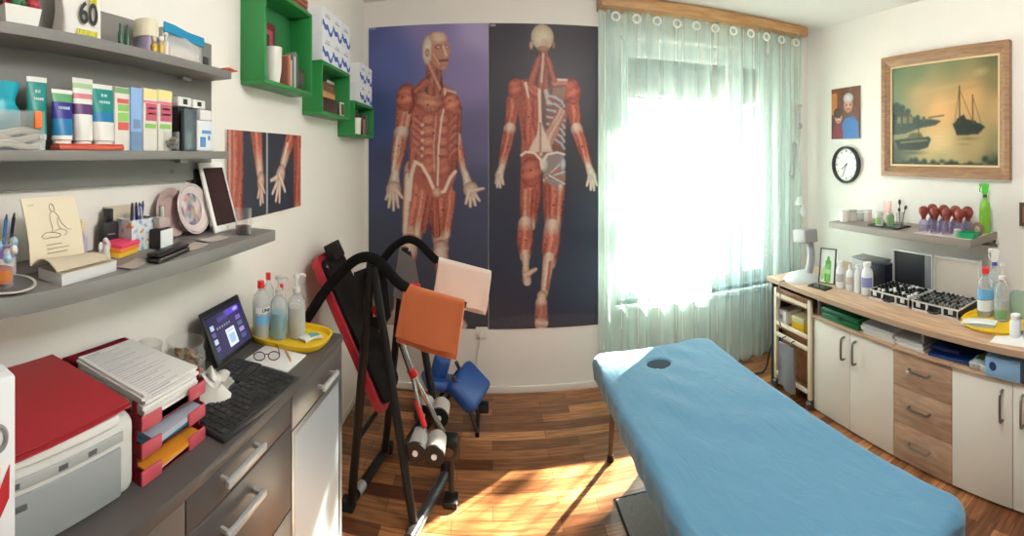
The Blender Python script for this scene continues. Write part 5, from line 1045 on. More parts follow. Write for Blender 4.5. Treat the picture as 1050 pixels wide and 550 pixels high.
def bottle(name, label, loc, r_, h, liquid=None, fill=.6, mat=None, cap=None, pump=False, lab=None, neck=.34, rot=0.0, sy=1.0, spray=None):
    t = thing(name, label, 'bottle', loc, rot); mat = mat or CLEAR('bottle_clear', (226, 234, 234), .22, .06)
    hb = h*(.72 if (pump or spray) else .88)
    B().lathe([(0, 0), (r_*.9, 0), (r_, .006), (r_, hb*.72), (r_*.86, hb*.84), (r_*neck, hb*.94), (r_*neck, hb)], seg=26, sy=sy).obj('bottle_body', mat, t)
    if liquid: B().lathe([(0, .003), (r_*.88, .003), (r_*.95, .008), (r_*.95, hb*.72*fill), (0, hb*.72*fill)], seg=26, sy=sy).obj('liquid', liquid, t)
    if lab:
        for (z0, z1, m, a) in lab: 
            B().sheet(lambda u, v: (r_*1.012*sin((2*u-1)*a), -r_*1.012*sy*cos((2*u-1)*a), hb*(z0+(z1-z0)*v)), 14, 1, t=.0006).obj('label_print', m, t)
    cm = cap or M('cap_white')
    if pump:
        B().lathe([(0, hb), (r_*.46, hb), (r_*.46, hb+.016), (0, hb+.016)], seg=20).obj('collar', cm, t)
        b = B(); b.cyl((0, 0, hb+.0165), (0, 0, h-.012), .004); b.lathe([(0, h-.012), (.012, h-.012), (.011, h), (0, h+.001)], seg=16); b.tube([(0, 0, h-.005), (0, -.026, h-.004), (0, -.034, h-.011)], .0045, 8, smooth=1); b.obj('pump_head', cm, t)
    elif spray:
        B().lathe([(0, hb), (r_*.42, hb), (r_*.38, hb+.018), (0, hb+.018)], seg=18).obj('collar', spray[1], t)
        b = B(); b.prism([(-.020, hb+.03), (-.012, hb+.0185), (.012, hb+.0185), (.018, hb+.03), (.026, h-.008), (.018, h), (-.030, h), (-.036, h-.006), (-.036, h-.016), (-.018, h-.018)], -.010, .010, 'x'); b.obj('spray_head', spray[0], t)
        B().tube([(0, -.022, h-.018), (0, -.034, h-.030), (0, -.030, h-.052)], .004, 8, smooth=1).obj('trigger', spray[0], t)
    else:
        B().lathe([(0, hb), (r_*neck*1.25, hb), (r_*neck*1.25, h), (0, h)], seg=18).obj('cap', cm, t)
    return t
aqua, milky = CLEAR('liquid_aqua', (120, 196, 214), .5, .1), CLEAR('liquid_milky', (214, 216, 210), .6, .2)
redc = M('cap_red', (222, 44, 44), .4); lb_w, lb_b = M('label_white', (226, 228, 230), .5), M('label_blue', (110, 172, 214), .5)
t = bottle('disinfectant_bottle', 'white bottle with a red cap at the back corner of the yellow sideboard tray', (-.757, 1.352, ZT), .029, .19, aqua, .3, CLEAR('bottle_frost', (226, 230, 230), .45, .2), redc, lab=[(.30, .48, lb_b, 1.2), (.52, .64, lb_w, 1.2)], rot=FACE_PX-.5)
text_mesh('label_text', 'UNI', .016, M('print_black'), t, (0, -.0302, .098), (PI/2, 0, 0))
bottle('pump_bottle', 'clear pump bottle with pale blue liquid on the yellow sideboard tray', (-.700, 1.372, ZT), .028, .21, aqua, .8, pump=True, cap=CLEAR('pump_clear', (236, 238, 236), .5, .2), rot=FACE_PX+.3, lab=[(.2, .5, CLEAR('label_film', (150, 200, 214), .35, .2), .9)])
bottle('pump_bottle', 'cloudy clear pump bottle with a white pump, frontmost on the yellow sideboard tray', (-.648, 1.405, ZT), .031, .215, milky, .95, pump=True, rot=FACE_PX+.9)
bottle('disinfectant_bottle', 'small bottle with a red cap half hidden between the pump bottles', (-.728, 1.442, ZT), .024, .16, aqua, .6, cap=redc, rot=FACE_PX)
bottle('disinfectant_bottle', 'tall clear bottle with a red flip cap behind the pale blue pump bottle', (-.768, 1.425, ZT), .021, .20, None, cap=redc, rot=FACE_PX)
w_ = thing('wipes_sachet', 'white and green foil sachet lying on the yellow sideboard tray', 'sachet', (-.597, 1.405, ZT+.001), FACE_PX-.5)
B().sheet(lambda u, v: ((2*u-1)*.036, (2*v-1)*.022, .010+.008*sin(PI*u)*sin(PI*v)), 12, 8, t=.009).obj('sachet_body', M('sachet_white', (222, 226, 222), .35), w_); B().sheet(lambda u, v: (-.01+u*.038, -.018+v*.02, .0115+.0085*sin(PI*(.36+u*.5))*sin(PI*(.1+v*.45))), 6, 6, t=.0006).obj('printed_panel', M('print_sea', (96, 160, 140), .5), w_)

# ------------------------------------------------------------------ inversion table folded up by the wall
blk, blk2, chrome = M('powder_black', (18, 18, 19), .5, spec=.35), M('foam_black', (16, 16, 17), .85, spec=.2), M('chrome', (206, 206, 208), .18, 1.0)
it = thing('inversion_table', 'folded black inversion table with red edged backrest and foam ankle rollers', 'exercise machine', (-.40, 2.1, 0))
O = Vector((-.40, 2.1, 0))
def L_(p): return Vector(p)-O
def tub(pts, r, mat=blk, name='frame_tube', smooth=0, seg=12, flat=1.0):
    return B().tube([L_(p) for p in pts], r, seg, smooth=smooth, flat=flat).obj(name, mat, it)
NY, FY = 1.90, 2.28
apn, apf = Vector((-.522, NY, 1.105)), Vector((-.445, FY, 1.10))
tub([(-.628, 1.915, .03), (-.610, NY, .05), apn], .019, name='rear_leg'); tub([(-.552, 2.337, .03), (-.55, FY, .05), apf], .019, name='rear_leg')
tub([(-.325, 1.86, .03), (-.335, 1.875, .06), apn+Vector((.012, 0, -.02))], .019, name='front_leg'); tub([(-.227, 2.193, .03), (-.235, 2.21, .06), apf+Vector((.012, 0, -.02))], .019, name='front_leg')
tub([(-.632, 1.90, .022), (-.548, 2.36, .022)], .022, name='rear_floor_bar'); tub([(-.335, 1.80, .022), (-.222, 2.215, .022)], .024, M('bar_grey', (84, 84, 88), .3, .5), name='front_floor_bar')
for p, n in (((-.552, 2.34, .026), .0), ((-.222, 2.215, .026), 0), ((-.630, 1.915, .026), 0)):
    q = L_(p); B().box(q.x-.03, q.x+.03, q.y-.028, q.y+.028, 0, .05, bev=.01).obj('foot_cap', M('rubber_black', (24, 24, 25), .8), it)
q = L_((-.615, 1.99, .022)); B().tube([q, q+Vector((.012, .06, 0))], .0235, 12).obj('floor_bar_sleeve', M('sleeve_grey', (190, 190, 192), .3, .6), it)
tub([(-.60, NY+.01, .30), (-.555, FY, .30)], .012, name='brace'); tub([(-.372, 1.89, .34), (-.30, 2.24, .34)], .012, name='brace')
# handles: long arched foam grips
hn = [(-.842, NY, .80), (-.80, NY, .865), (-.74, NY, .96), (-.655, NY, 1.06), (-.585, NY, 1.125), (-.515, NY, 1.135), (-.455, NY, 1.09), (-.405, NY, 1.03), (-.36, NY, 1.005)]
tub(hn, .023, blk2, 'handle_grip', 2, 14); tub([(-.365, NY, 1.008), (-.11, NY, .945)], .013, name='handle_bar')
hf = [(-.60, FY+.03, .985), (-.565, FY+.03, 1.03), (-.51, FY+.03, 1.10), (-.44, FY+.03, 1.145), (-.37, FY+.03, 1.12), (-.315, FY+.03, 1.055), (-.28, FY+.03, 1.03)]
tub(hf, .021, blk2, 'handle_grip', 2, 14); tub([(-.285, FY+.03, 1.033), (0.0, FY+.03, .962)], .013, name='handle_bar')
# side plates with the tilt scale
pl_ = B().prism([(-.60, .86), (-.49, .80), (-.44, .87), (-.46, 1.05), (-.52, 1.09), (-.61, 1.05)], NY+.03, NY+.036, 'y'); pl_.v = [tuple(L_(v)) for v in pl_.v]; pl_ = pl_.obj('side_plate', M('plate_black', (24, 24, 26), .45), it)
b = B(); b.prism([(-.52, .86), (-.505, .865), (-.51, .99), (-.525, .985)], NY+.0285, NY+.0298, 'y'); b.v = [tuple(L_(v)) for v in b.v]; b.obj('white_pointer', M('pointer_white', (226, 224, 220), .5), pl_)
b = B(); b.prism([(-.54, .90), (-.50, .86), (-.475, .90), (-.50, .915)], NY+.0265, NY+.028, 'y'); b.v = [tuple(L_(v)) for v in b.v]; b.obj('red_pointer', M('pointer_red', (206, 32, 44), .45), pl_)
q = B().prism([(-.50, .86), (-.42, .83), (-.36, .90), (-.39, 1.05), (-.47, 1.10)], FY-.036, FY-.030, 'y'); q.v = [tuple(L_(v)) for v in q.v]; q.obj('side_plate', M('plate_grey', (120, 122, 126), .35, .4), it)
b = B(); b.box(-.44, -.36, FY-.05, FY-.0365, .79, .93); b.v = [tuple(L_(v)) for v in b.v]; b.obj('red_bracket', M('bracket_red', (222, 52, 66), .4), it)
# backrest: red edged board sloping from the wall to the floor
pa, pb_ = Vector((-.826, 0, 1.085)), Vector((-.50, 0, .42)); dv = (pb_-pa).normalized(); nv = Vector((-dv.z, 0, dv.x)); nv = nv if nv.x > 0 else -nv
def bedpt(s_, y, d): p = pa+dv*s_+nv*d; return L_((p.x, y, p.z))
Lb = (pb_-pa).length
def bed(W0, W1, s0, s1, d0, d1, rr):
    out = []
    for d in (d0, d1):
        ring_ = []
        for (cx, cy, a0) in ((s1-rr, W1-rr, 0), (s0+rr, W1-rr, PI/2), (s0+rr, W0+rr, PI), (s1-rr, W0+rr, 3*PI/2)):
            for k in range(7): a = a0+k*PI/12; ring_.append(bedpt(cx+rr*cos(a), cy+rr*sin(a), d))
        out.append(ring_)
    n = len(out[0]); return B().add(out[0]+out[1], [tuple(range(n-1, -1, -1)), tuple(range(n, 2*n))]+[(i, (i+1) % n, n+(i+1) % n, n+i) for i in range(n)])
bed(1.93, 2.25, 0, Lb, 0, .034, .05).obj('backrest_edge', M('backrest_red', (166, 36, 48), .45), it); bed(1.955, 2.225, .025, Lb-.02, .0345, .052, .04).obj('backrest_pad', M('pad_black', (18, 18, 19), .75, spec=.25), it)
bed(2.02, 2.16, -.03, .05, .053, .085, .012).obj('head_clamp', blk, it)
for y in (1.97, 2.2): B().cyl(bedpt(.06, y, .052), bedpt(.06, y, .058), .010).obj('bolt', chrome, it)
# telescopic shaft and ankle rollers
j0, j1, hub = Vector((-.43, 2.05, .74)), Vector((-.375, 2.06, .585)), Vector((-.205, 2.06, .27))
tub([j0, j1], .016, chrome, 'shaft'); B().cyl(L_(j1), L_(j1+(hub-j1)*.10), .021).obj('red_collar', M('collar_red', (214, 36, 44), .4), it)
tub([j1, (-.285, 1.99, .30)], .010, chrome, 'adjuster_rod'); tub([j1, hub], .011, chrome, 'adjuster_rod'); tub([(-.345, 2.03, .46), (-.30, 2.0, .36)], .013, M('collar_red'), 'red_sleeve')
white_foam = M('roller_white', (176, 172, 168), .8)
def roller(x, y0, y1, z, r=.042):
    o = B().cyl(L_((x, y0, z)), L_((x, y1, z)), r, seg=20).obj('ankle_roller', white_foam, it); B().cyl(L_((x, y0-.012, z)), L_((x, y0-.0005, z)), r*1.05, seg=20).obj('roller_end', blk, o); B().cyl(L_((x, y0-.018, z)), L_((x, y0-.0125, z)), .012).obj('axle_cap', M('axle_white', (220, 220, 218), .4), o)
roller(-.325, 1.90, 2.01, .315); roller(-.245, 1.905, 2.015, .305); roller(-.325, 2.11, 2.21, .355); roller(-.25, 2.115, 2.215, .345)
tub([(-.325, 1.90, .315), (-.325, 2.2, .345)], .010, chrome, 'axle'); tub([(-.245, 1.9, .305), (-.245, 2.2, .335)], .010, chrome, 'axle')
B().box(*[f for p in zip(L_((-.235, 1.99, .215)), L_((-.15, 2.07, .315))) for f in p], bev=.02).obj('ankle_hub', blk, it)
B().cyl(L_((-.192, 1.985, .27)), L_((-.192, 1.978, .27)), .02).obj('hub_knob', M('knob_dark', (54, 40, 36), .4), it)
tub([(-.185, 2.03, .225), (-.185, 2.05, .05)], .014, name='foot_post'); q = L_((-.185, 2.05, 0)); B().box(q.x-.035, q.x+.03, q.y-.05, q.y+.03, 0.0, .03, bev=.008).obj('foot_rest', blk, it)

# towels draped over the two handle bars
def towel(name, label, p0, p1, drop_f, drop_b, mat, thick, skew, flare=0.0):
    """cloth hung over a bar from p0 to p1: front drop towards -Y, back drop behind"""
    p0, p1 = Vector(p0), Vector(p1); r = .019; t = tag(bpy.data.objects.new(name, None), label, 'towel')
    bpy.data.objects.remove(t)
    b = B(); tot = drop_f+drop_b+PI*r
    def f(u, v):
        base = p0+(p1-p0)*u; s_ = v*tot; wav = .004*sin(9*u+3*v)+.003*sin(17*u)
        if s_ < drop_f: k = drop_f-s_; return base+Vector((skew*k, -r-flare*k*.35+wav*(k/drop_f), -k))
        if s_ < drop_f+PI*r: a = (s_-drop_f)/r; return base+Vector((0, -r*cos(a), r*sin(a)))
        k = s_-drop_f-PI*r; return base+Vector((skew*k, r+flare*k*.1-wav*(k/drop_b), -k))
    c0 = f(0.5, .4)
    b.sheet(lambda u, v: Vector(f(u, v))-p0, 26, 44, t=thick)
    o = b.obj(name, mat, None, p0, ang=70)
    sb = o.modifiers.new('soft', 'BEVEL'); sb.width = thick*.42; sb.segments = 3; sb.limit_method = 'ANGLE'; sb.angle_limit = 1.0
    return tag(o, label, 'towel')
towel('orange_towel', 'orange towel hung over the near handle of the inversion table', (-.375, NY, 1.012), (-.115, NY, .948), .205, .245, M('terry_orange', (196, 104, 58), .95, sheen=.4, bump=.35, nscale=260), .012, -.16, .18)
towel('white_towel', 'off white towel hung over the far handle of the inversion table', (-.275, FY+.03, 1.034), (-.005, FY+.03, .966), .185, .215, M('terry_white', (224, 212, 202), .95, sheen=.4, bump=.35, nscale=260), .012, -.14, .12)

# ------------------------------------------------------------------ blue folding massage stool in the corner
navy = M('vinyl_blue', (32, 74, 148), .4)
ms = thing('massage_stool', 'folded stool with padded blue cushions behind the inversion table', 'stool', (-.22, 2.62, 0))
def pad(name, c, size, rot, mat=navy):
    Mx = Matrix.Translation(c) @ Euler(rot).to_matrix().to_4x4(); return B().box(-size[0]/2, size[0]/2, -size[1]/2, size[1]/2, -size[2]/2, size[2]/2, bev=min(size)*.42, mat=Mx, seg=4).obj(name, mat, ms)
pad('seat_cushion', (.085, 0, .235), (.20, .27, .075), (math.radians(10), math.radians(42), -.25)); pad('kneeling_cushion', (-.055, .03, .235), (.27, .20, .06), (math.radians(-8), math.radians(14), .3)); pad('chest_cushion', (-.09, .10, .31), (.10, .24, .2), (.1, .25, 0))
for sg, y in ((0, -.08), (1, .10)):
    B().tube([(-.16, y, .012), (-.06, y, .17), (.02, y, .28)], .011, 10).obj('leg', blk, ms); B().tube([(.135, y, .012), (.10, y, .12), (.0, y, .33)], .011, 10).obj('leg', M('leg_brown', (70, 56, 48), .4), ms)
B().tube([(.135, -.10, .012), (.135, .12, .012)], .012, 10).obj('floor_bar', blk, ms); B().tube([(-.16, -.10, .012), (-.16, .12, .012)], .012, 10).obj('floor_bar', blk, ms); B().box(.14, .20, -.09, -.03, .125, .175, bev=.01).obj('hinge_block', blk, ms)

# ------------------------------------------------------------------ massage table under a blue fitted cover
MT = thing('massage_table', 'massage table under a bright blue fitted terry cover with a face hole', 'massage table', (0, 0, 0))
tx0, tx1, ty0, ty1, tz = .50, 1.168, .655, 2.275, .56
MT.location = ((tx0+tx1)/2, (ty0+ty1)/2, 0); A_, B_ = (tx1-tx0)/2, (ty1-ty0)/2
hx, hy = .795-MT.location.x, 2.07-MT.location.y
def cover():
    NX, NYY = 84, 176; b = B()
    # unroll: top plus a drop of .11 round all sides
    drop, rr = .105, .03
    def prof(q, A):     # signed arc-length coordinate -> (offset, depth)
        a = abs(q); s_ = 1 if q >= 0 else -1
        flat_ = A-rr
        if a <= flat_: return s_*a, 0.0
        a -= flat_
        if a <= rr*PI/2: return s_*(flat_+rr*sin(a/rr)), rr*(1-cos(a/rr))
        a -= rr*PI/2; return s_*(A-.10*a), rr+a
    TA, TB = A_-rr+rr*PI/2+drop-rr, B_-rr+rr*PI/2+drop-rr
    def f(u, v):
        qx, qy = (2*u-1)*TA, (2*v-1)*TB; x, dx = prof(qx, A_); y, dy = prof(qy, B_)
        d = max(dx, dy) if min(dx, dy) > 0 else dx+dy
        # round the corners in plan
        cx, cy = A_-.075, B_-.075; ex, ey = abs(x)-cx, abs(y)-cy
        if ex > 0 and ey > 0:
            l = math.hypot(ex, ey); k = max(ex, ey)/l*1.0; x = math.copysign(cx+ex*k, x); y = math.copysign(cy+ey*k, y)
        z = tz-d
        top = max(0, 1-d/.03)
        w = .0022*sin(20*x+11*y+2*sin(7*y))*(.5+.5*sin(3.1*y+1.2)) + .0008*sin(60*x-35*y+3*sin(9*x)) + .004*sin(7*y+4*x)*sin(5*x+1)
        diag = abs((x+.2)-(y-.1)*.55); w += .003*math.exp(-(diag/.12)**2)*sin(34*(x+y*.7))
        z += w*top
        side = min(1, d/.03); 
        if dx > 0: x += math.copysign(side*(.004*sin(19*y)+.003*sin(43*y)), x)
        if dy > 0: y += math.copysign(side*(.004*sin(17*x)+.003*sin(39*x)), y)
        h2 = ((x-hx)/.060)**2+((y-hy)/.050)**2
        if d == 0: z -= .014*max(0, min(1, (1.2-h2)/.25)) if h2 < 1.2 else 0
        return (x, y, z)
    b.sheet(f, NX*2, NYY, t=.004); return b
cvm = bpy.data.materials.new('terry_blue'); cvm.use_nodes = True
def terry(m):
    nt = m.node_tree; p = nt.nodes['Principled BSDF']; L = nt.links.new; p.inputs['Base Color'].default_value = (*lin((84, 134, 164)), 1); p.inputs['Roughness'].default_value = .85; p.inputs['Sheen Weight'].default_value = .35; p.inputs['Specular IOR Level'].default_value = .2
    tc = nt.nodes.new('ShaderNodeTexCoord'); n = nt.nodes.new('ShaderNodeTexNoise'); n.inputs['Scale'].default_value = 9; n.inputs['Detail'].default_value = 6; n.inputs['Distortion'].default_value = 1.2
    mp = nt.nodes.new('ShaderNodeMapping'); mp.inputs['Rotation'].default_value = (0, 0, .6); mp.inputs['Scale'].default_value = (2.2, .8, 1)
    n2 = nt.nodes.new('ShaderNodeTexNoise'); n2.inputs['Scale'].default_value = 320; ad = nt.nodes.new('ShaderNodeMath'); ad.operation = 'MULTIPLY_ADD'; ad.inputs[1].default_value = .12
    bp = nt.nodes.new('ShaderNodeBump'); bp.inputs['Strength'].default_value = .34; bp.inputs['Distance'].default_value = .02
    L(tc.outputs['Object'], mp.inputs[0]); L(mp.outputs[0], n.inputs['Vector']); L(tc.outputs['Object'], n2.inputs['Vector']); L(n2.outputs['Fac'], ad.inputs[0]); L(n.outputs['Fac'], ad.inputs[2]); L(ad.outputs[0], bp.inputs['Height']); L(bp.outputs['Normal'], p.inputs['Normal'])
terry(cvm)
cover().obj('fitted_cover', cvm, MT, ang=80)
B().lathe([(0, 0), (.060, 0), (.060, .004), (0, .004)], c=(hx, hy, tz-.0135), seg=28, sy=.84).obj('hole_shade_disc', M('hole_shade', (18, 40, 56), .9), MT)  # dark disc that paints the shade inside the face hole
B().box(-A_+.02, A_-.02, -B_+.02, B_-.02, tz-.115, tz-.066, bev=.012).obj('table_top', M('table_vinyl', (30, 60, 96), .5), MT)
B().box(-A_+.05, A_-.05, -B_+.06, B_-.06, tz-.15, tz-.116).obj('under_frame', M('beech_dark', (74, 54, 42), .5), MT)
for sx in (-1, 1):
    for sy in (-1, 1):
        B().tube([(sx*(A_-.10), sy*(B_-.11), tz-.152), (sx*(A_-.10), sy*(B_-.06), .26), (sx*(A_-.10), sy*(B_-.02), .03)], [.017, .015, .013], 10).obj('leg', M('leg_dark', (52, 42, 38), .4), MT)
        q = (sx*(A_-.10), sy*(B_-.02)); B().lathe([(0, 0), (.019, 0), (.016, .03), (0, .03)], c=(q[0], q[1], 0), seg=14).obj('rubber_foot', M('rubber_black', (24, 24, 25), .8), MT)
rg = thing('floor_mat', 'grey woven mat with a dark border under the massage table', 'mat', (.545, .98, 0))
B().sheet(lambda u, v: (.012+.576*u, .012+.996*v, .008+.0015*sin(70*u)*sin(90*v)), 40, 60, t=.008).obj('mat_weave', M('mat_grey', (150, 148, 145), .95, noise=.35, nscale=180, bump=.5), rg)
b = B(); b.box(0, .6, 1.008, 1.016, 0, .010, bev=.003); b.box(0, .6, .004, .012, 0, .010, bev=.003); b.box(.004, .012, .0125, 1.0075, 0, .010, bev=.003); b.box(.588, .596, .0125, 1.0075, 0, .010, bev=.003); b.obj('mat_border', M('mat_dark', (48, 47, 47), .9), rg)

# ------------------------------------------------------------------ right wall: low cabinets under one worktop
cream_f = M('cabinet_cream', (232, 227, 216), .4); oak = WOOD('oak_front', (164, 132, 108), (196, 164, 138), (14, 2.2, 14)); oak_t = WOOD('oak_top', (172, 138, 110), (204, 172, 144), (16, 1.6, 16), .38); steel2 = M('handle_steel', (150, 146, 140), .3, .9)
XC, ZK, ZW = 1.82, .585, .74      # cabinet fronts, cabinet tops, worktop top
def bow(p, loc, L_, vert):
    b = B(); h = L_/2
    pts = [(0, -h, 0), (-.022, -h*.98, 0), (-.030, -h*.85, 0), (-.030, h*.85, 0), (-.022, h*.98, 0), (0, h, 0)]
    pts = [(x, 0, y) if vert else (x, y, 0) for x, y, z in pts]; b.tube(pts, .0065, 8, smooth=1); return b.obj('handle', steel2, p, loc)
def cab(name, label, ya, yb):
    t = thing(name, label, 'cabinet', (XC, (ya+yb)/2, 0)); W = (yb-ya)/2-.001
    b = B(); b.box(.019, .62, -W, W, .012, ZK-.012); b.box(.05, .60, -W+.01, W-.01, 0, .012); b.obj('carcass', M('carcass_cream', (222, 216, 204), .5), t); B().box(-.012, .62, -W, W, ZK-.0115, ZK, bev=.002).obj('top_panel', oak_t, t); return t, W
ta, W = cab('base_cabinet', 'cream two door low cabinet beside the trolley', 1.493, 2.125)
for sg in (1, -1):
    d = B().box(0, .0185, *( (.0015, W) if sg > 0 else (-W, -.0015)), .014, ZK-.014, bev=.002).obj('door', cream_f, ta); bow(d, (0, sg*.045, .468), .125, True)
td, W = cab('drawer_cabinet', 'oak coloured low cabinet of three drawers between the cream doors', 1.137, 1.491)
for k in range(3):
    z0 = .014+k*.1875; d = B().box(0, .0185, -W, W, z0, z0+.185, bev=.002).obj('drawer', oak, td); bow(d, (0, .01, z0+.105), .125, False)
tb2, W = cab('base_cabinet', 'cream two door low cabinet nearest the viewer, right of the oak drawers', .505, 1.135)
for sg in (1, -1):
    d = B().box(0, .0185, *( (.0015, W) if sg > 0 else (-W, -.0015)), .014, ZK-.014, bev=.002).obj('door', cream_f, tb2); bow(d, (0, sg*.05, .462), .135, True)
wt = thing('worktop', 'long oak coloured worktop over the low cabinets', 'worktop', (0, 0, 0))
ytop0, ytop1 = .05, 2.56
B().box(1.775, XR-.002, ytop0, ytop1, ZW-.030, ZW, bev=.003).obj('top_board', oak_t, wt)
B().box(1.772, 1.7748, ytop0, ytop1, ZW-.029, ZW-.001).obj('front_edge', M('edge_oak', (178, 148, 122), .4), wt)
for y in (2.105, 1.32, .60): B().box(1.84, 2.40, y-.008, y+.008, ZK+.0005, ZW-.0305).obj('divider', M('divider_grey', (150, 150, 150), .5), wt)
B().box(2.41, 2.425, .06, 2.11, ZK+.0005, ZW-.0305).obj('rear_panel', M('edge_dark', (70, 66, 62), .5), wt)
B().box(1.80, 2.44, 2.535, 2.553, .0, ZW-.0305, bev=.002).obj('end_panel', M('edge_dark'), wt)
# things in the open compartment
def incomp(name, label, cat, px0, px1, h, mats, X=1.83, d=.22, cell=None):
    ya, yb = X/tan(th(px1)), X/tan(th(px0)); t = thing(name, label, cat, (X, (ya+yb)/2, ZK+.0003), FACE_MX); W = (yb-ya)/2; return t, W
t, W = incomp('green_case', 'flat green plastic case in the open compartment under the worktop', 'case', 842, 880, .07, None); gm_ = M('case_green', (16, 110, 66), .4)
B().box(-W, W, 0, .22, 0, .034, bev=.006).obj('case_base', gm_, t); B().box(-W, W, 0, .22, .0345, .068, bev=.008).obj('case_lid', gm_, t); B().box(-.02, .02, -.006, .0005, .024, .044, bev=.002).obj('latch', M('latch_dark', (20, 70, 46), .4), t)
for (p0, p1, n, lab) in ((883, 916, 5, 'stack of white papers in the open compartment beside the green case'), (918.5, 947, 4, 'stack of white papers in the open compartment next to the grey divider')):
    t, W = incomp('paper_stack', lab, 'paper', p0, p1, .05, None); b = B()
    for k in range(n): j = random.uniform(-.006, .006); b.box(-W+.004+j, W-.004+j*.5, .004+j, .24, k*.011, k*.011+.0105)
    b.obj('sheets', psh, t); B().box(-W+.006, W-.006, .0, .235, n*.011, n*.011+.004).obj('cover_sheet', M('sheet_grey', (196, 200, 206), .7), t)
t, W = incomp('blue_folder', 'flat deep blue document folder in the open compartment', 'folder', 951, 993, .03, None)
B().sheet(lambda u, v: (-W+2*W*u, .005+.25*v, .012+.012*u), 6, 6, t=.011).obj('folder_body', M('folder_blue', (24, 72, 146), .45), t); B().box(-W, W*.4, .03, .25, .026, .045, bev=.003).obj('folder_insert', M('folder_navy', (20, 48, 110), .5), t)
t, W = incomp('snack_packet', 'crinkled white green packet between the blue folder and the blue tissue box', 'packet', 993, 1010, .05, None, X=1.81)
B().sheet(lambda u, v: (-W+2*W*u, .005+.10*v, .034+.018*sin(PI*u)*sin(PI*v)+.003*sin(19*u+11*v)), 12, 10, t=.032).obj('packet_body', M('packet_white', (216, 224, 222), .35), t); B().sheet(lambda u, v: (-W*.4+W*.9*u, .02+.05*v, .0405+.0135*sin(PI*(.3+.45*u))), 6, 5, t=.001).obj('printed_panel', M('packet_green', (92, 150, 80), .4), t)
t, W = incomp('tissue_box', 'light blue tissue box with a dark round mark in the open compartment', 'box', 1010, 1046, .1, None, X=1.80)
B().box(-W, W, 0, .12, 0, .090, bev=.003).obj('box_body', M('tissue_blue', (140, 182, 218), .5), t); B().ball((-W*.55, -.0005, .05), (.018, .0012, .02)).obj('round_mark', M('mark_navy', (40, 60, 110), .5), t); B().ball((0, .06, .0905), (W*.6, .025, .0015)).obj('opening', M('tissue_white'), t)
t, W = incomp('dark_box', 'low dark box at the near end of the open compartment', 'box', 1047.5, 1062, .05, None, X=1.80); B().box(-W, W, 0, .1, 0, .05, bev=.003).obj('box_body', M('dark_plastic'), t); B().box(-W*.9, W*.9, .004, .096, .0503, .056, bev=.002).obj('lid', M('dark_plastic'), t)

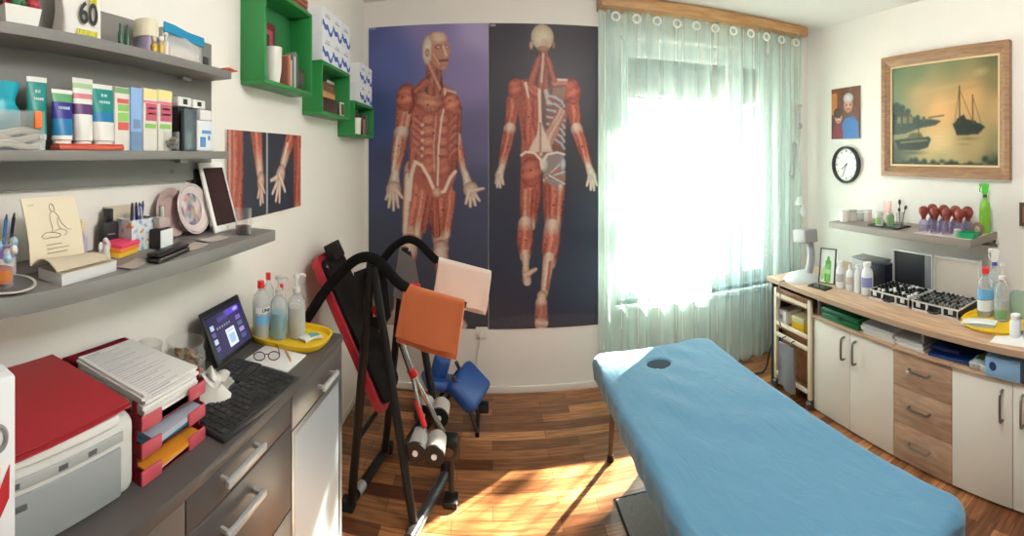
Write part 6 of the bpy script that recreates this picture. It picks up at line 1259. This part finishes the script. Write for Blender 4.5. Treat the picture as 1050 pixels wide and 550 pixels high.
# ------------------------------------------------------------------ on the worktop
# two open aluminium cases of little vials
def kit(label, ya, yb, panel_m, vlabel, vgroup, nfold):
    t = thing('aluminium_case', label, 'case', (1.955, (ya+yb)/2, ZW), FACE_MX); W = (yb-ya)/2-.003; D_ = .215; h = .052; al = M('aluminium', (216, 216, 214), .35, .35)
    b = B(); b.box(-W, W, 0, D_, 0, .005); b.box(-W+.004, W-.004, .004, .008, .005, h-.004); b.box(-W+.004, W-.004, D_-.008, D_-.004, .005, h-.004); b.box(-W+.004, -W+.008, .008, D_-.008, .005, h-.004); b.box(W-.008, W-.004, .008, D_-.008, .005, h-.004); b.obj('case_wall', M('case_black', (28, 28, 30), .45), t)
    b = B()
    for z in (0.0, h-.007):
        b.box(-W, W, -.001, .006, z, z+.010 if z == 0 else h); b.box(-W, W, D_-.006, D_+.001, z, z+.007); b.box(-W, -W+.006, .006, D_-.006, z, z+.007); b.box(W-.006, W, .006, D_-.006, z, z+.007)
    for x in (-W, -W*.36, W*.30, W-.012): b.box(x, x+.012, -.0015, .006, .007, h-.007)
    for x in (-W, W-.007):
        b.box(x, x+.007, -.0015, .006, .007, h-.007); b.box(x, x+.007, D_-.006, D_, .007, h-.007)
    b.obj('case_edging', al, t)
    for x in (-W*.68, W*.68): B().box(x-.014, x+.014, -.004, -.0016, h*.42, h*.9, bev=.001).obj('latch', al, t)
    b = B(); b.tube([(-.034, -.001, h*.62), (-.034, -.018, h*.3), (.034, -.018, h*.3), (.034, -.001, h*.62)], .0055, 8, smooth=1); b.obj('handle', M('handle_black'), t)
    B().box(-W+.0085, W-.0085, .0085, D_-.0085, .0055, .034).obj('foam_insert', M('foam_grey', (40, 40, 42), .9, noise=.3, nscale=120), t)
    ld = B(); ld.box(-W, W, D_+.003, D_+.030, .006, .010); ld.box(-W+.004, W-.004, D_+.022, D_+.028, .010, .25); ld = ld.obj('lid', M('case_black'), t)
    b = B()
    for (x0, x1, z0, z1) in ((-W, W, .244, .252), (-W, W, .006, .012), (-W, -W+.007, .012, .244), (W-.007, W, .012, .244)): b.box(x0, x1, D_+.002, D_+.031, z0, z1)
    b.obj('lid_edging', al, ld)
    B().box(-W+.0075, W-.0075, D_+.014, D_+.0215, .0125, .2435).obj('lid_lining', panel_m, ld)
    if nfold: B().box(W-.055, W-.009, D_+.004, D_+.0135, .014, .242, bev=.002).obj('grey_strip', M('strip_grey', (110, 112, 114), .5), ld)
    first = None
    nx, ny = 9, 6
    for j in range(ny):
        for i in range(nx):
            if random.random() < .10: continue
            x = -W+.026+i*(2*W-.052)/(nx-1); y = .026+j*(D_-.052)/(ny-1); hz_ = .044+random.choice((0, .004, .008))
            wp = t.matrix_basis @ Vector((x, y, .0342))
            if first is None:
                r = thing('vial', vlabel, 'vial', wp, 0, vgroup); B().lathe([(0, 0), (.0088, 0), (.0088, .012), (.006, .015), (0, .015)], seg=12).obj('vial_glass', M('vial_glass', (150, 152, 150), .1), r); B().lathe([(0, .0152), (.0095, .0152), (.009, .027), (0, .028)], seg=12).obj('vial_cap', (M('cap_white') if nfold else M('cap_silver', (190, 190, 190), .25, .8)), r); first = r
            else:
                r = first.copy(); COL.objects.link(r); r.location = wp+Vector((0, 0, 0))
                for ch in first.children: q = ch.copy(); COL.objects.link(q); q.parent = r
                if random.random() < .70:
                    for q in r.children:
                        if q.name.startswith('vial_cap'):
                            q.data = q.data.copy() if False else vcap
    return t
tmpb = B().lathe([(0, .0152), (.0095, .0152), (.009, .027), (0, .028)], seg=12).obj('vial_cap_black', M('cap_black', (22, 22, 24), .3), None); vcap = tmpb.data; bpy.data.objects.remove(tmpb)
kit('open aluminium case with a black lined lid, left of two on the worktop', 1.487, 1.79, M('lining_black', (20, 22, 28), .5), 'small round capped vial standing in the aluminium case with the black lid', 'vials in the case with the black lid', True)
kit('open aluminium case with a beige lined lid, right of two on the worktop', 1.176, 1.481, M('lining_beige', (190, 178, 166), .6), 'small round capped vial standing in the aluminium case with the beige lid', 'vials in the case with the beige lid', False)
# white bottles
for k, (px, py, r_, h, lab) in enumerate(((860.5, 296, .026, .165, 'white bottle with a narrow grey band, first in the row of four, nearest the window'), (870.5, 299, .023, .158, 'white bottle with a tapered shoulder, second in the row of four on the worktop'), (878.5, 301.5, .019, .17, 'slim plain white bottle, third in the row of four on the worktop'), (888.5, 303, .035, .192, 'thickest white bottle with lilac print, last in the row of four beside the black box'))):
    q = onZ(px, py, ZW); bottle('white_lotion_bottle', lab, (q.x+.02, q.y+.012, ZW), r_, h, None, mat=M('bottle_white'), cap=M('cap_white'), neck=.55 if k != 1 else .3, rot=FACE_MX+.6, lab=[(.28, .62, (M('label_ash', (178, 178, 180), .5), M('label_taupe', (196, 186, 176), .5), lb_w, M('label_lilac', (134, 140, 190), .5))[k], 1.1)])
bxk = thing('black_box', 'glossy dark blue black box standing behind the thick white bottle', 'box', (2.16, 1.90, ZW), FACE_MX); B().box(-.082, .085, -.03, .06, 0, .135, bev=.003).obj('box_body', M('box_midnight', (22, 26, 38), .3), bxk); B().box(-.083, .086, -.031, .061, .1355, .150, bev=.003).obj('lid', M('box_midnight'), bxk)
gd = thing('grey_organizer', 'low grey box lying against the wall behind the row of white bottles', 'box', (2.34, 2.12, ZW), FACE_MX); B().box(-.13, .13, -.06, .06, 0, .105, bev=.006).obj('box_body', M('organizer_grey', (166, 166, 168), .5), gd); B().box(-.134, .134, -.064, .064, .1055, .118, bev=.006).obj('lid', M('organizer_lid', (140, 140, 142), .5), gd)
# framed card with green leaves, phone, lamp
q = onZ(846, 292, ZW); fc = thing('leaf_picture', 'small dark framed picture of a green bottle standing on the worktop by the lamp', 'picture', (q.x+.02, q.y+.01, ZW), (math.radians(-8), 0, FACE_MX+.35)); b = B(); mitre(b, .115, .225, .006, -.004, .008); b.obj('picture_frame', M('frame_dark', (70, 70, 70), .4), fc)
def leafcv():
    c = Canvas(0, 0, 10, 20, 50); c.c[:] = (232, 238, 232); c.limb((5.4, 8), (5.4, 18), 1.9, 2.1, (120, 190, 90), (60, 140, 60), 8); c.limb((5.4, 5), (5.4, 8), .8, 1.2, (100, 170, 80), (60, 140, 60), 4); c.ell(2.6, 14, 1.2, 4.4, (176, 214, 150), (140, 190, 120), .25); c.rect(3.8, 12, 7, 14.6, (206, 226, 190), .7); c.blur(3); return c
painted('printed_card', leafcv(), .104, .214, .002, PAINT('leaf_print', .4), fc, (0, .002, .0055))
q = onZ(845, 294, ZW); t = thing('black_phone', 'black phone lying flat on the worktop in front of the small framed picture', 'phone', (q.x-.035, q.y, ZW), FACE_MX+.1); B().box(-.075, .075, -.036, .036, 0, .010, bev=.003).obj('phone_body', M('gloss_black'), t); B().box(-.07, .07, -.033, .033, .0101, .0106).obj('screen', M('screen_black', (40, 42, 46), .1), t)
lp = thing('desk_lamp', 'pale grey desk lamp with a domed white base at the window end of the worktop', 'lamp', (1.92, 2.36, ZW), FACE_MX)
lw_ = M('lamp_white', (206, 210, 210), .4); lg_ = M('lamp_grey', (164, 168, 170), .45)
B().lathe([(0, 0), (.125, 0), (.122, .012), (.095, .034), (.05, .05), (.0, .055)], seg=36).obj('lamp_base', lw_, lp)
B().tube([(.03, .03, .045), (.05, .04, .14), (.035, .045, .22), (.05, .02, .265)], [.028, .019, .018, .022], 14, smooth=2).obj('lamp_neck', lg_, lp); B().box(-.01, .125, -.05, .06, .245, .335, bev=.012, seg=3, mat=Matrix.Rotation(math.radians(-6), 4, 'Y')).obj('lamp_head', M('lamp_head_grey', (150, 152, 154), .45), lp)
B().tube([(-.02, -.13, .008), (-.04, -.17, .004), (-.03, -.155, -.10), (-.06, -.16, -.22), (-.02, -.16, -.30)], .005, 8, smooth=2).obj('lamp_cable', M('cable_grey', (150, 148, 144), .5), lp)
# yellow oval tray and bottles at the near end
ytray('oval_tray', 'yellow oval tray of bottles at the near end of the worktop', (2.02, .99, ZW), FACE_MX, .180, .155, .016, yel, 2.2)
t = thing('white_leaflets', 'white leaflets lying in the front of the yellow oval tray', 'leaflet', (1.955, 1.06, ZW+.0065), FACE_MX+.3); B().sheet(lambda u, v: ((2*u-1)*.085, (2*v-1)*.04, .010+.006*sin(3*u)+.003*sin(5*v)), 10, 6, t=.003).obj('upper_leaflet', M('leaflet_white', (226, 230, 226), .6), t); B().box(-.075, .08, -.045, .035, 0, .0055).obj('lower_leaflet', M('leaflet_sage', (190, 206, 196), .6), t)
ZO = ZW+.0062
t = bottle('disinfectant_bottle', 'clear bottle with a red cap and blue label in the yellow oval tray', (2.08, 1.092, ZO), .045, .245, CLEAR('liquid_clear', (214, 226, 230), .25, .1), .8, cap=redc, lab=[(.42, .66, lb_b, 1.2), (.15, .40, lb_w, 1.2)], rot=FACE_MX+.5)
bottle('spray_bottle', 'white and blue trigger spray bottle behind the red capped one', (2.20, 1.10, ZO), .038, .32, CLEAR('liquid_clear'), .8, spray=(M('cap_white'), M('collar_blue', (60, 70, 150), .4)), rot=PI+.49)
bottle('pump_bottle', 'tall clear soap bottle with a white pump in the yellow oval tray', (2.055, .985, ZO), .040, .285, CLEAR('liquid_clear'), .7, pump=True, rot=FACE_MX+.3, lab=[(.08, .3, M('label_green', (110, 150, 110), .5), .9)])
t = thing('glass_box', 'greenish clear plastic box behind the pump bottle in the yellow oval tray', 'box', (2.14, .925, ZO), FACE_MX); b = B(); b.box(-.05, .05, -.035, .035, 0, .004); b.box(-.05, .05, -.035, -.032, .004, .12); b.box(-.05, .05, .032, .035, .004, .12); b.box(-.05, -.047, -.032, .032, .004, .12); b.box(.047, .05, -.032, .032, .004, .12); b.obj('box_shell', CLEAR('green_clear', (190, 216, 202), .4, .1), t); B().box(-.046, .046, -.031, .031, .0045, .06).obj('box_contents', M('swab_white', (214, 224, 218), .8), t)
t = thing('white_sheet', 'white paper sheet on the worktop beside the yellow oval tray', 'paper', (1.87, .80, ZW), FACE_MX+.1); B().box(-.13, .04, -.06, .07, 0, .002).obj('sheet', psh, t)
bottle('white_bottle', 'small rounded white bottle at the near end of the worktop', (1.905, .845, ZW+.0022), .027, .10, None, mat=M('bottle_white'), neck=.7, rot=FACE_MX)
bottle('blue_bottle', 'light blue plastic bottle at the very end of the worktop', (1.915, .775, ZW+.0022), .032, .105, None, mat=M('bottle_lightblue', (96, 156, 220), .35), cap=M('bottle_lightblue'), neck=.75, rot=FACE_MX)

# ------------------------------------------------------------------ wall shelf on the right wall
ZR = 1.102
rs = thing('wall_shelf', 'taupe wall shelf with the red bulbed suction cups, below the painting', 'shelf', (XR-.001, 0, ZR)); B().box(-.335, 0, 1.23, 2.365, -.042, 0, bev=.002).obj('shelf_board', M('shelf_taupe', (142, 132, 124), .5), rs)
for y in (1.45, 2.1): B().box(-.10, -.001, y-.02, y+.02, -.055, -.0425, bev=.003).obj('bracket', M('bracket_metal'), rs)
def PR_(px, py): return onZ(px, py, ZR)
def yAt(px, X): return X/tan(th(px))
mt = thing('white_cloth', 'thin white cloth mat under the suction cups on the taupe shelf', 'cloth', (2.33, 1.44, ZR), FACE_MX); B().sheet(lambda u, v: ((2*u-1)*.20, (2*v-1)*.14, .002+.0006*sin(20*u)), 12, 8, t=.0018).obj('cloth', M('cloth_white', (226, 214, 206), .9), mt)
# cupping glasses with rubber bulbs
glassm = CLEAR('cup_glass', (206, 196, 226), .08, .05); bulb = M('rubber_bulb', (128, 52, 42), .45)
proto = None; rows = [(2.26, 4), (2.325, 4), (2.39, 4)]; yc = 1.500
for j, (X, n) in enumerate(rows):
    for k in range(n):
        y = yc+.138-k*.086-(j % 2)*.03+(2-j)*-.012
        lab = 'suction cup with a red brown rubber bulb, %s from the window in the %s row' % (ORD[k], ('front', 'middle', 'back')[j])
        if proto is None:
            proto = thing('suction_cup', lab, 'suction cup', (X, y, ZR+.0028), 0, 'suction cups on the taupe shelf')
            B().lathe([(.030, 0), (.031, .004), (.030, .054), (.022, .070), (.012, .078), (.012, .086), (.010, .086), (.010, .077), (.020, .068), (.028, .053), (.029, 0), (.030, 0)], seg=24).obj('cup_glass', glassm, proto)
            B().lathe([(0, .0765), (.0135, .0765), (.0145, .086), (.018, .096), (.029, .114), (.0325, .130), (.027, .146), (.013, .155), (0, .157)], seg=24).obj('rubber_bulb', bulb, proto)
        else:
            r = proto.copy(); COL.objects.link(r); r.location = (X, y, ZR+.0028); r['label'] = lab
            for ch in proto.children: q = ch.copy(); COL.objects.link(q); q.parent = r
# green spray, tape, green dish
gsp = M('spray_green', (110, 190, 50), .35)
bottle('spray_bottle', 'bright green trigger spray bottle at the end of the taupe shelf', (2.42, 1.275, ZR), .034, .30, None, mat=M('spray_body', (124, 190, 60), .35), spray=(M('spray_head_green', (88, 200, 70), .35), M('collar_green', (20, 80, 40), .4)), rot=PI+.49, lab=[(.1, .5, M('label_lime', (150, 200, 70), .5), 1.0)])
t = thing('tape_roll', 'upright brown roll of tape beside the green spray bottle', 'tape', (2.30, 1.262, ZR+.0405), (0, PI/2, .12)); B().lathe([(.025, -.012), (.040, -.012), (.040, .012), (.025, .012), (.025, -.012)], seg=32).obj('tape', M('tape_brown', (132, 98, 76), .4), t); B().lathe([(.0225, -.0125), (.0248, -.0125), (.0248, .0125), (.0225, .0125), (.0225, -.0125)], seg=32).obj('core', M('tape_core', (120, 140, 120), .7), t)
t = thing('green_dish', 'small green plastic dish at the near corner of the taupe shelf', 'dish', (2.235, 1.285, ZR), FACE_MX); B().add([(x*.055*k, y*.035*k, z) for z, k in ((0, .86), (.035, 1), (.035, .94), (.004, .8)) for x, y in ((-1, -1), (1, -1), (1, 1), (-1, 1))], [(3, 2, 1, 0)]+[(4*j+i, 4*j+(i+1) % 4, 4*j+4+(i+1) % 4, 4*j+4+i) for j in range(3) for i in range(4)]+[(12, 13, 14, 15)]).obj('dish_body', M('dish_green', (28, 150, 96), .35), t)
t = thing('clear_pot', 'little clear pot in front of the suction cups', 'pot', (2.215, 1.345, ZR+.0025)); B().lathe([(0, 0), (.018, 0), (.021, .04), (.019, .04), (.016, .003), (0, .003)], seg=20).obj('pot_body', CLEAR('pot_clear', (226, 232, 214), .35, .1), t); B().lathe([(0, .0405), (.0215, .0405), (.0215, .047), (0, .047)], seg=20).obj('lid', CLEAR('pot_lid', (226, 232, 220), .5, .1), t)
# jars at the window end
for k, (px, r_, h, X, lab) in enumerate(((866, .034, .075, 2.26, 'white ceramic jar, first from the window on the taupe shelf'), (874.5, .030, .082, 2.32, 'pale jar with a light lid, second from the window on the taupe shelf'), (882.5, .032, .078, 2.36, 'greyish clear jar, third from the window on the taupe shelf'), (890, .03, .085, 2.38, 'pale pink jar, fourth from the window on the taupe shelf'))):
    t = thing('cream_jar', lab, 'jar', (X, yAt(px, X), ZR)); B().lathe([(0, 0), (r_, 0), (r_*1.02, .01), (r_, h*.74), (0, h*.74)], seg=22).obj('jar_body', (M('vase_white'), M('jar_pale', (222, 220, 214), .4), CLEAR('jar_grey', (216, 220, 220), .4), M('jar_pink', (226, 208, 202), .4))[k], t); B().lathe([(0, h*.745), (r_*1.04, h*.745), (r_*1.04, h), (0, h)], seg=22).obj('lid', (M('vase_white'), M('lid_silver', (206, 206, 204), .3, .5), M('cap_white'), M('cap_white'))[k], t)
t = thing('pink_tube', 'peach pink cream tube standing at the back of the taupe shelf', 'tube', (2.42, yAt(910.5, 2.42), ZR), FACE_MX); B().sheet(lambda u, v: (.032*cos(2*PI*u)*(.8+.2*v), .020*sin(2*PI*u)*(1-.9*v), .02+.13*v), 24, 10).obj('tube_body', M('tube_peach', (226, 176, 164), .4), t); B().lathe([(0, 0), (.02, 0), (.021, .0195), (0, .0195)], seg=18).obj('cap', M('cap_white'), t)
dt = thing('black_tray', 'flat black tray holding small bottles on the taupe shelf', 'tray', (2.285, yAt(912, 2.285), ZR), FACE_MX); b = B(); b.box(-.13, .12, -.07, .075, 0, .004, bev=.001); 
for a in ((-.13, .12, -.07, -.066), (-.13, .12, .071, .075), (-.13, -.126, -.066, .071), (.116, .12, -.066, .071)): b.box(*a, .004, .010)
b.obj('tray_body', M('tray_black', (44, 46, 46), .4), dt); yt = dt.location.y
t = thing('green_label_jar', 'white jar with a green leaf label on the black tray', 'jar', (2.27, yt+.075, ZR+.0042), FACE_MX); B().lathe([(0, 0), (.026, 0), (.027, .06), (0, .062)], seg=22).obj('jar_body', M('vase_white'), t); B().lathe([(0, .0625), (.0285, .0625), (.0285, .09), (0, .09)], seg=22).obj('lid', M('cap_white'), t); B().sheet(lambda u, v: (.0275*sin((2*u-1)*1.1), -.0275*cos((2*u-1)*1.1), .008+.045*v), 10, 1, t=.0006).obj('label_print', M('label_leaf', (120, 170, 90), .5), t)
t = thing('green_glass_jar', 'green leafy jar beside the white one on the black tray', 'jar', (2.30, yt+.005, ZR+.0042), FACE_MX); B().lathe([(0, 0), (.027, 0), (.028, .065), (.018, .075), (0, .076)], seg=22).obj('jar_body', CLEAR('jar_green', (150, 196, 140), .5, .1), t); B().lathe([(0, .0765), (.021, .0765), (.021, .09), (0, .09)], seg=22).obj('lid', M('lid_silver'), t)
t = thing('brush_glass', 'clear glass holding dark brushes at the end of the black tray', 'glass', (2.31, yt-.070, ZR+.0042)); B().lathe([(0, 0), (.026, 0), (.029, .095), (.027, .095), (.024, .004), (0, .004)], seg=24).obj('glass_body', CLEAR('tumbler_glass'), t)
for k, (dx, dy, ax, ay, L_, lab) in enumerate(((.005, .008, -.05, .06, .17, 'tall dark brush standing in the glass on the black tray'), (.0, -.008, .26, .05, .14, 'shorter dark brush leaning to the viewer in the glass on the black tray'), (-.008, 0, .08, -.12, .12, 'short grey stick in the glass on the black tray'))):
    q = thing('brush', lab, 'brush', (2.31+dx, yt-.070+dy, ZR+.0090), (ax, ay, 0)); B().cyl((0, 0, 0), (0, 0, L_*.8), .003).obj('shaft', M('brush_handle%d' % (k > 1), ((60, 62, 64), (140, 140, 140))[k > 1], .4), q); B().lathe([(0, L_*.8), (.006, L_*.81), (.010, L_*.9), (.006, L_), (0, L_*1.01)], seg=12).obj('bristles', M('bristle_dark', (44, 40, 42), .8), q)
rl = thing('hanging_rail', 'chrome wall rail running just under the taupe shelf', 'rail', (XR-.001, 0, 1.03)); 
B().cyl((-.05, 1.20, 0), (-.05, 1.90, 0), .009).obj('rail_bar', chrome, rl)
for y in (1.24, 1.55, 1.86): B().lathe([(0, 0), (.022, 0), (.020, .006), (.008, .012), (.008, .048), (0, .05)], mat=Matrix.Translation((0, y, 0)) @ Matrix.Rotation(-PI/2, 4, 'Y'), seg=18).obj('rail_bracket', chrome, rl)

# ------------------------------------------------------------------ trolley under the window end of the worktop
tl = thing('trolley', 'cream framed trolley with brown panels under the window end of the worktop', 'trolley', (0, 0, 0)); tcm = M('trolley_cream', (226, 214, 188), .45); tbr = WOOD('trolley_wood', (132, 84, 56), (164, 110, 76), (3, 10, 10))
tx, ta_, tb_ = 1.80, 2.135, 2.520; tl.location = (tx, ta_, 0)
W_ = tb_-ta_
for x in (0.012, .44):
    for y in (.014, W_-.014): B().box(x-.012, x+.012, y-.014, y+.014, .055, .672, bev=.004).obj('post', tcm, tl); B().lathe([(0, 0), (.022, .004), (.026, .022), (.022, .042), (0, .046)], c=(0, 0, -.023), seg=16, mat=Matrix.Translation((x, y, .026)) @ Matrix.Rotation(PI/2, 4, 'X')).obj('caster', M('caster_grey', (70, 68, 66), .5), tl)
for z in (.615, .425, .095): B().box(.004, .436, .0285, W_-.0285, z-.012, z, bev=.002).obj('shelf_panel', tbr, tl)
for z in (.63, .44, .365, .10): B().box(-.004, .014, .0285, W_-.0285, z-.012, z+.012, bev=.004).obj('rail', tcm, tl)
B().box(.0142, .024, .0285, W_-.0285, .642, .672, bev=.002).obj('top_fascia', tbr, tl); B().box(.05, .062, .0285, W_-.0285, .11, .41).obj('rear_panel', tbr, tl); B().box(.21, .222, .0285, W_-.0285, .426, .602).obj('rear_panel', tbr, tl)
zq = .4255
t = thing('white_carton', 'white carton on the middle shelf of the trolley', 'carton', (1.86, yAt(803, 1.86), zq), FACE_MX); B().box(-.055, .055, -.02, .12, 0, .085, bev=.002).obj('box_body', M('carton_face'), t); B().box(-.05, .02, -.0212, -.0198, .03, .06).obj('printed_panel', M('label_ash'), t)
t = thing('yellow_carton', 'yellow and white carton on the middle shelf of the trolley', 'carton', (1.86, yAt(820, 1.86), zq), FACE_MX); B().box(-.06, .06, -.02, .12, 0, .09, bev=.002).obj('box_body', M('carton_yellow', (226, 186, 40), .5), t); B().box(-.061, .061, -.0212, .121, .055, .0905, bev=.001).obj('lid', M('carton_amberlid', (206, 190, 150), .5), t)
hb_ = thing('hanging_bag', 'grey cloth bag hung on the rail of the trolley', 'bag', (1.775, yAt(808, 1.78), .345), FACE_MX)
B().sheet(lambda u, v: ((2*u-1)*(.075+.012*v), .012*sin(2*PI*u)*v-.010*sin(PI*u)*(.4+v), -.28*v+.006*sin(PI*u)), 22, 16, t=.012).obj('bag_body', M('bag_grey', (122, 124, 130), .85, bump=.2, nscale=60), hb_)
for sg in (-1, 1): B().tube([(sg*.05, -.006, -.004), (sg*.048, -.012, .028), (sg*.046, .018, .036), (sg*.045, .03, .022)], .004, 8, smooth=1).obj('strap', M('strap_grey', (96, 98, 104), .8), hb_)
tag(B().tube([(1.60, 2.60, .006), (1.66, 2.54, .006), (1.72, 2.60, .006), (1.70, 2.68, .006), (1.78, 2.72, .006), (1.83, 2.66, .02), (1.90, 2.70, .18), (2.08, 2.74, .5), (2.16, 2.76, .52)], .006, 8, smooth=3).obj('power_cord', M('cord_black', (32, 32, 34), .6)), 'black power cord on the floor between the curtain and the trolley', 'cord')

# hanging ornament in the window corner
hg = thing('hanging_mobile', 'pale grey string of hearts, keys and bells hanging in the window corner', 'mobile', (2.235, 2.80, 0)); silv = M('ornament_grey', (156, 162, 162), .5)
zt = 2.545
B().cyl((0, 0, 1.10), (0, 0, zt), .0015, seg=6).obj('string', M('string_grey', (190, 190, 186), .8), hg); B().cyl((0, 0, zt), (0, .06, zt+.005), .002, seg=6).obj('hook', silv, hg)
def flat(poly, name, z): B().prism([(x, y+z) for x, y in poly], -.006, .006, 'y').obj(name, silv, hg, (0, -.008, 0), (0, 0, -.65))
flat([(-.012, 0), (.03, .11), (-.03, .11)], 'pennant', 1.86)
B().ball((0.006, -.012, 1.80), (.026, .012, .026)).obj('round_charm', silv, hg); B().tube([(-.04, 0, 1.60), (-.03, 0, 1.66), (-.045, 0, 1.5), (-.04, 0, 1.42), (-.06, 0, 1.39), (-.085, 0, 1.42), (-.075, 0, 1.45)], .010, 8, smooth=2).obj('key_charm', silv, hg)
B().ball((-.035, 0, 1.645), (.022, .012, .03)).obj('bell_charm', silv, hg); B().lathe([(0, 0), (.04, 0), (.03, .03), (.02, .06), (0, .065)], c=(.02, 0, 1.18), seg=16).obj('bell_charm', M('ornament_pale', (220, 224, 224), .5), hg); B().ball((.06, 0, 1.02+.1), (.03, .03, .045)).obj('round_charm', M('ornament_pale'), hg)
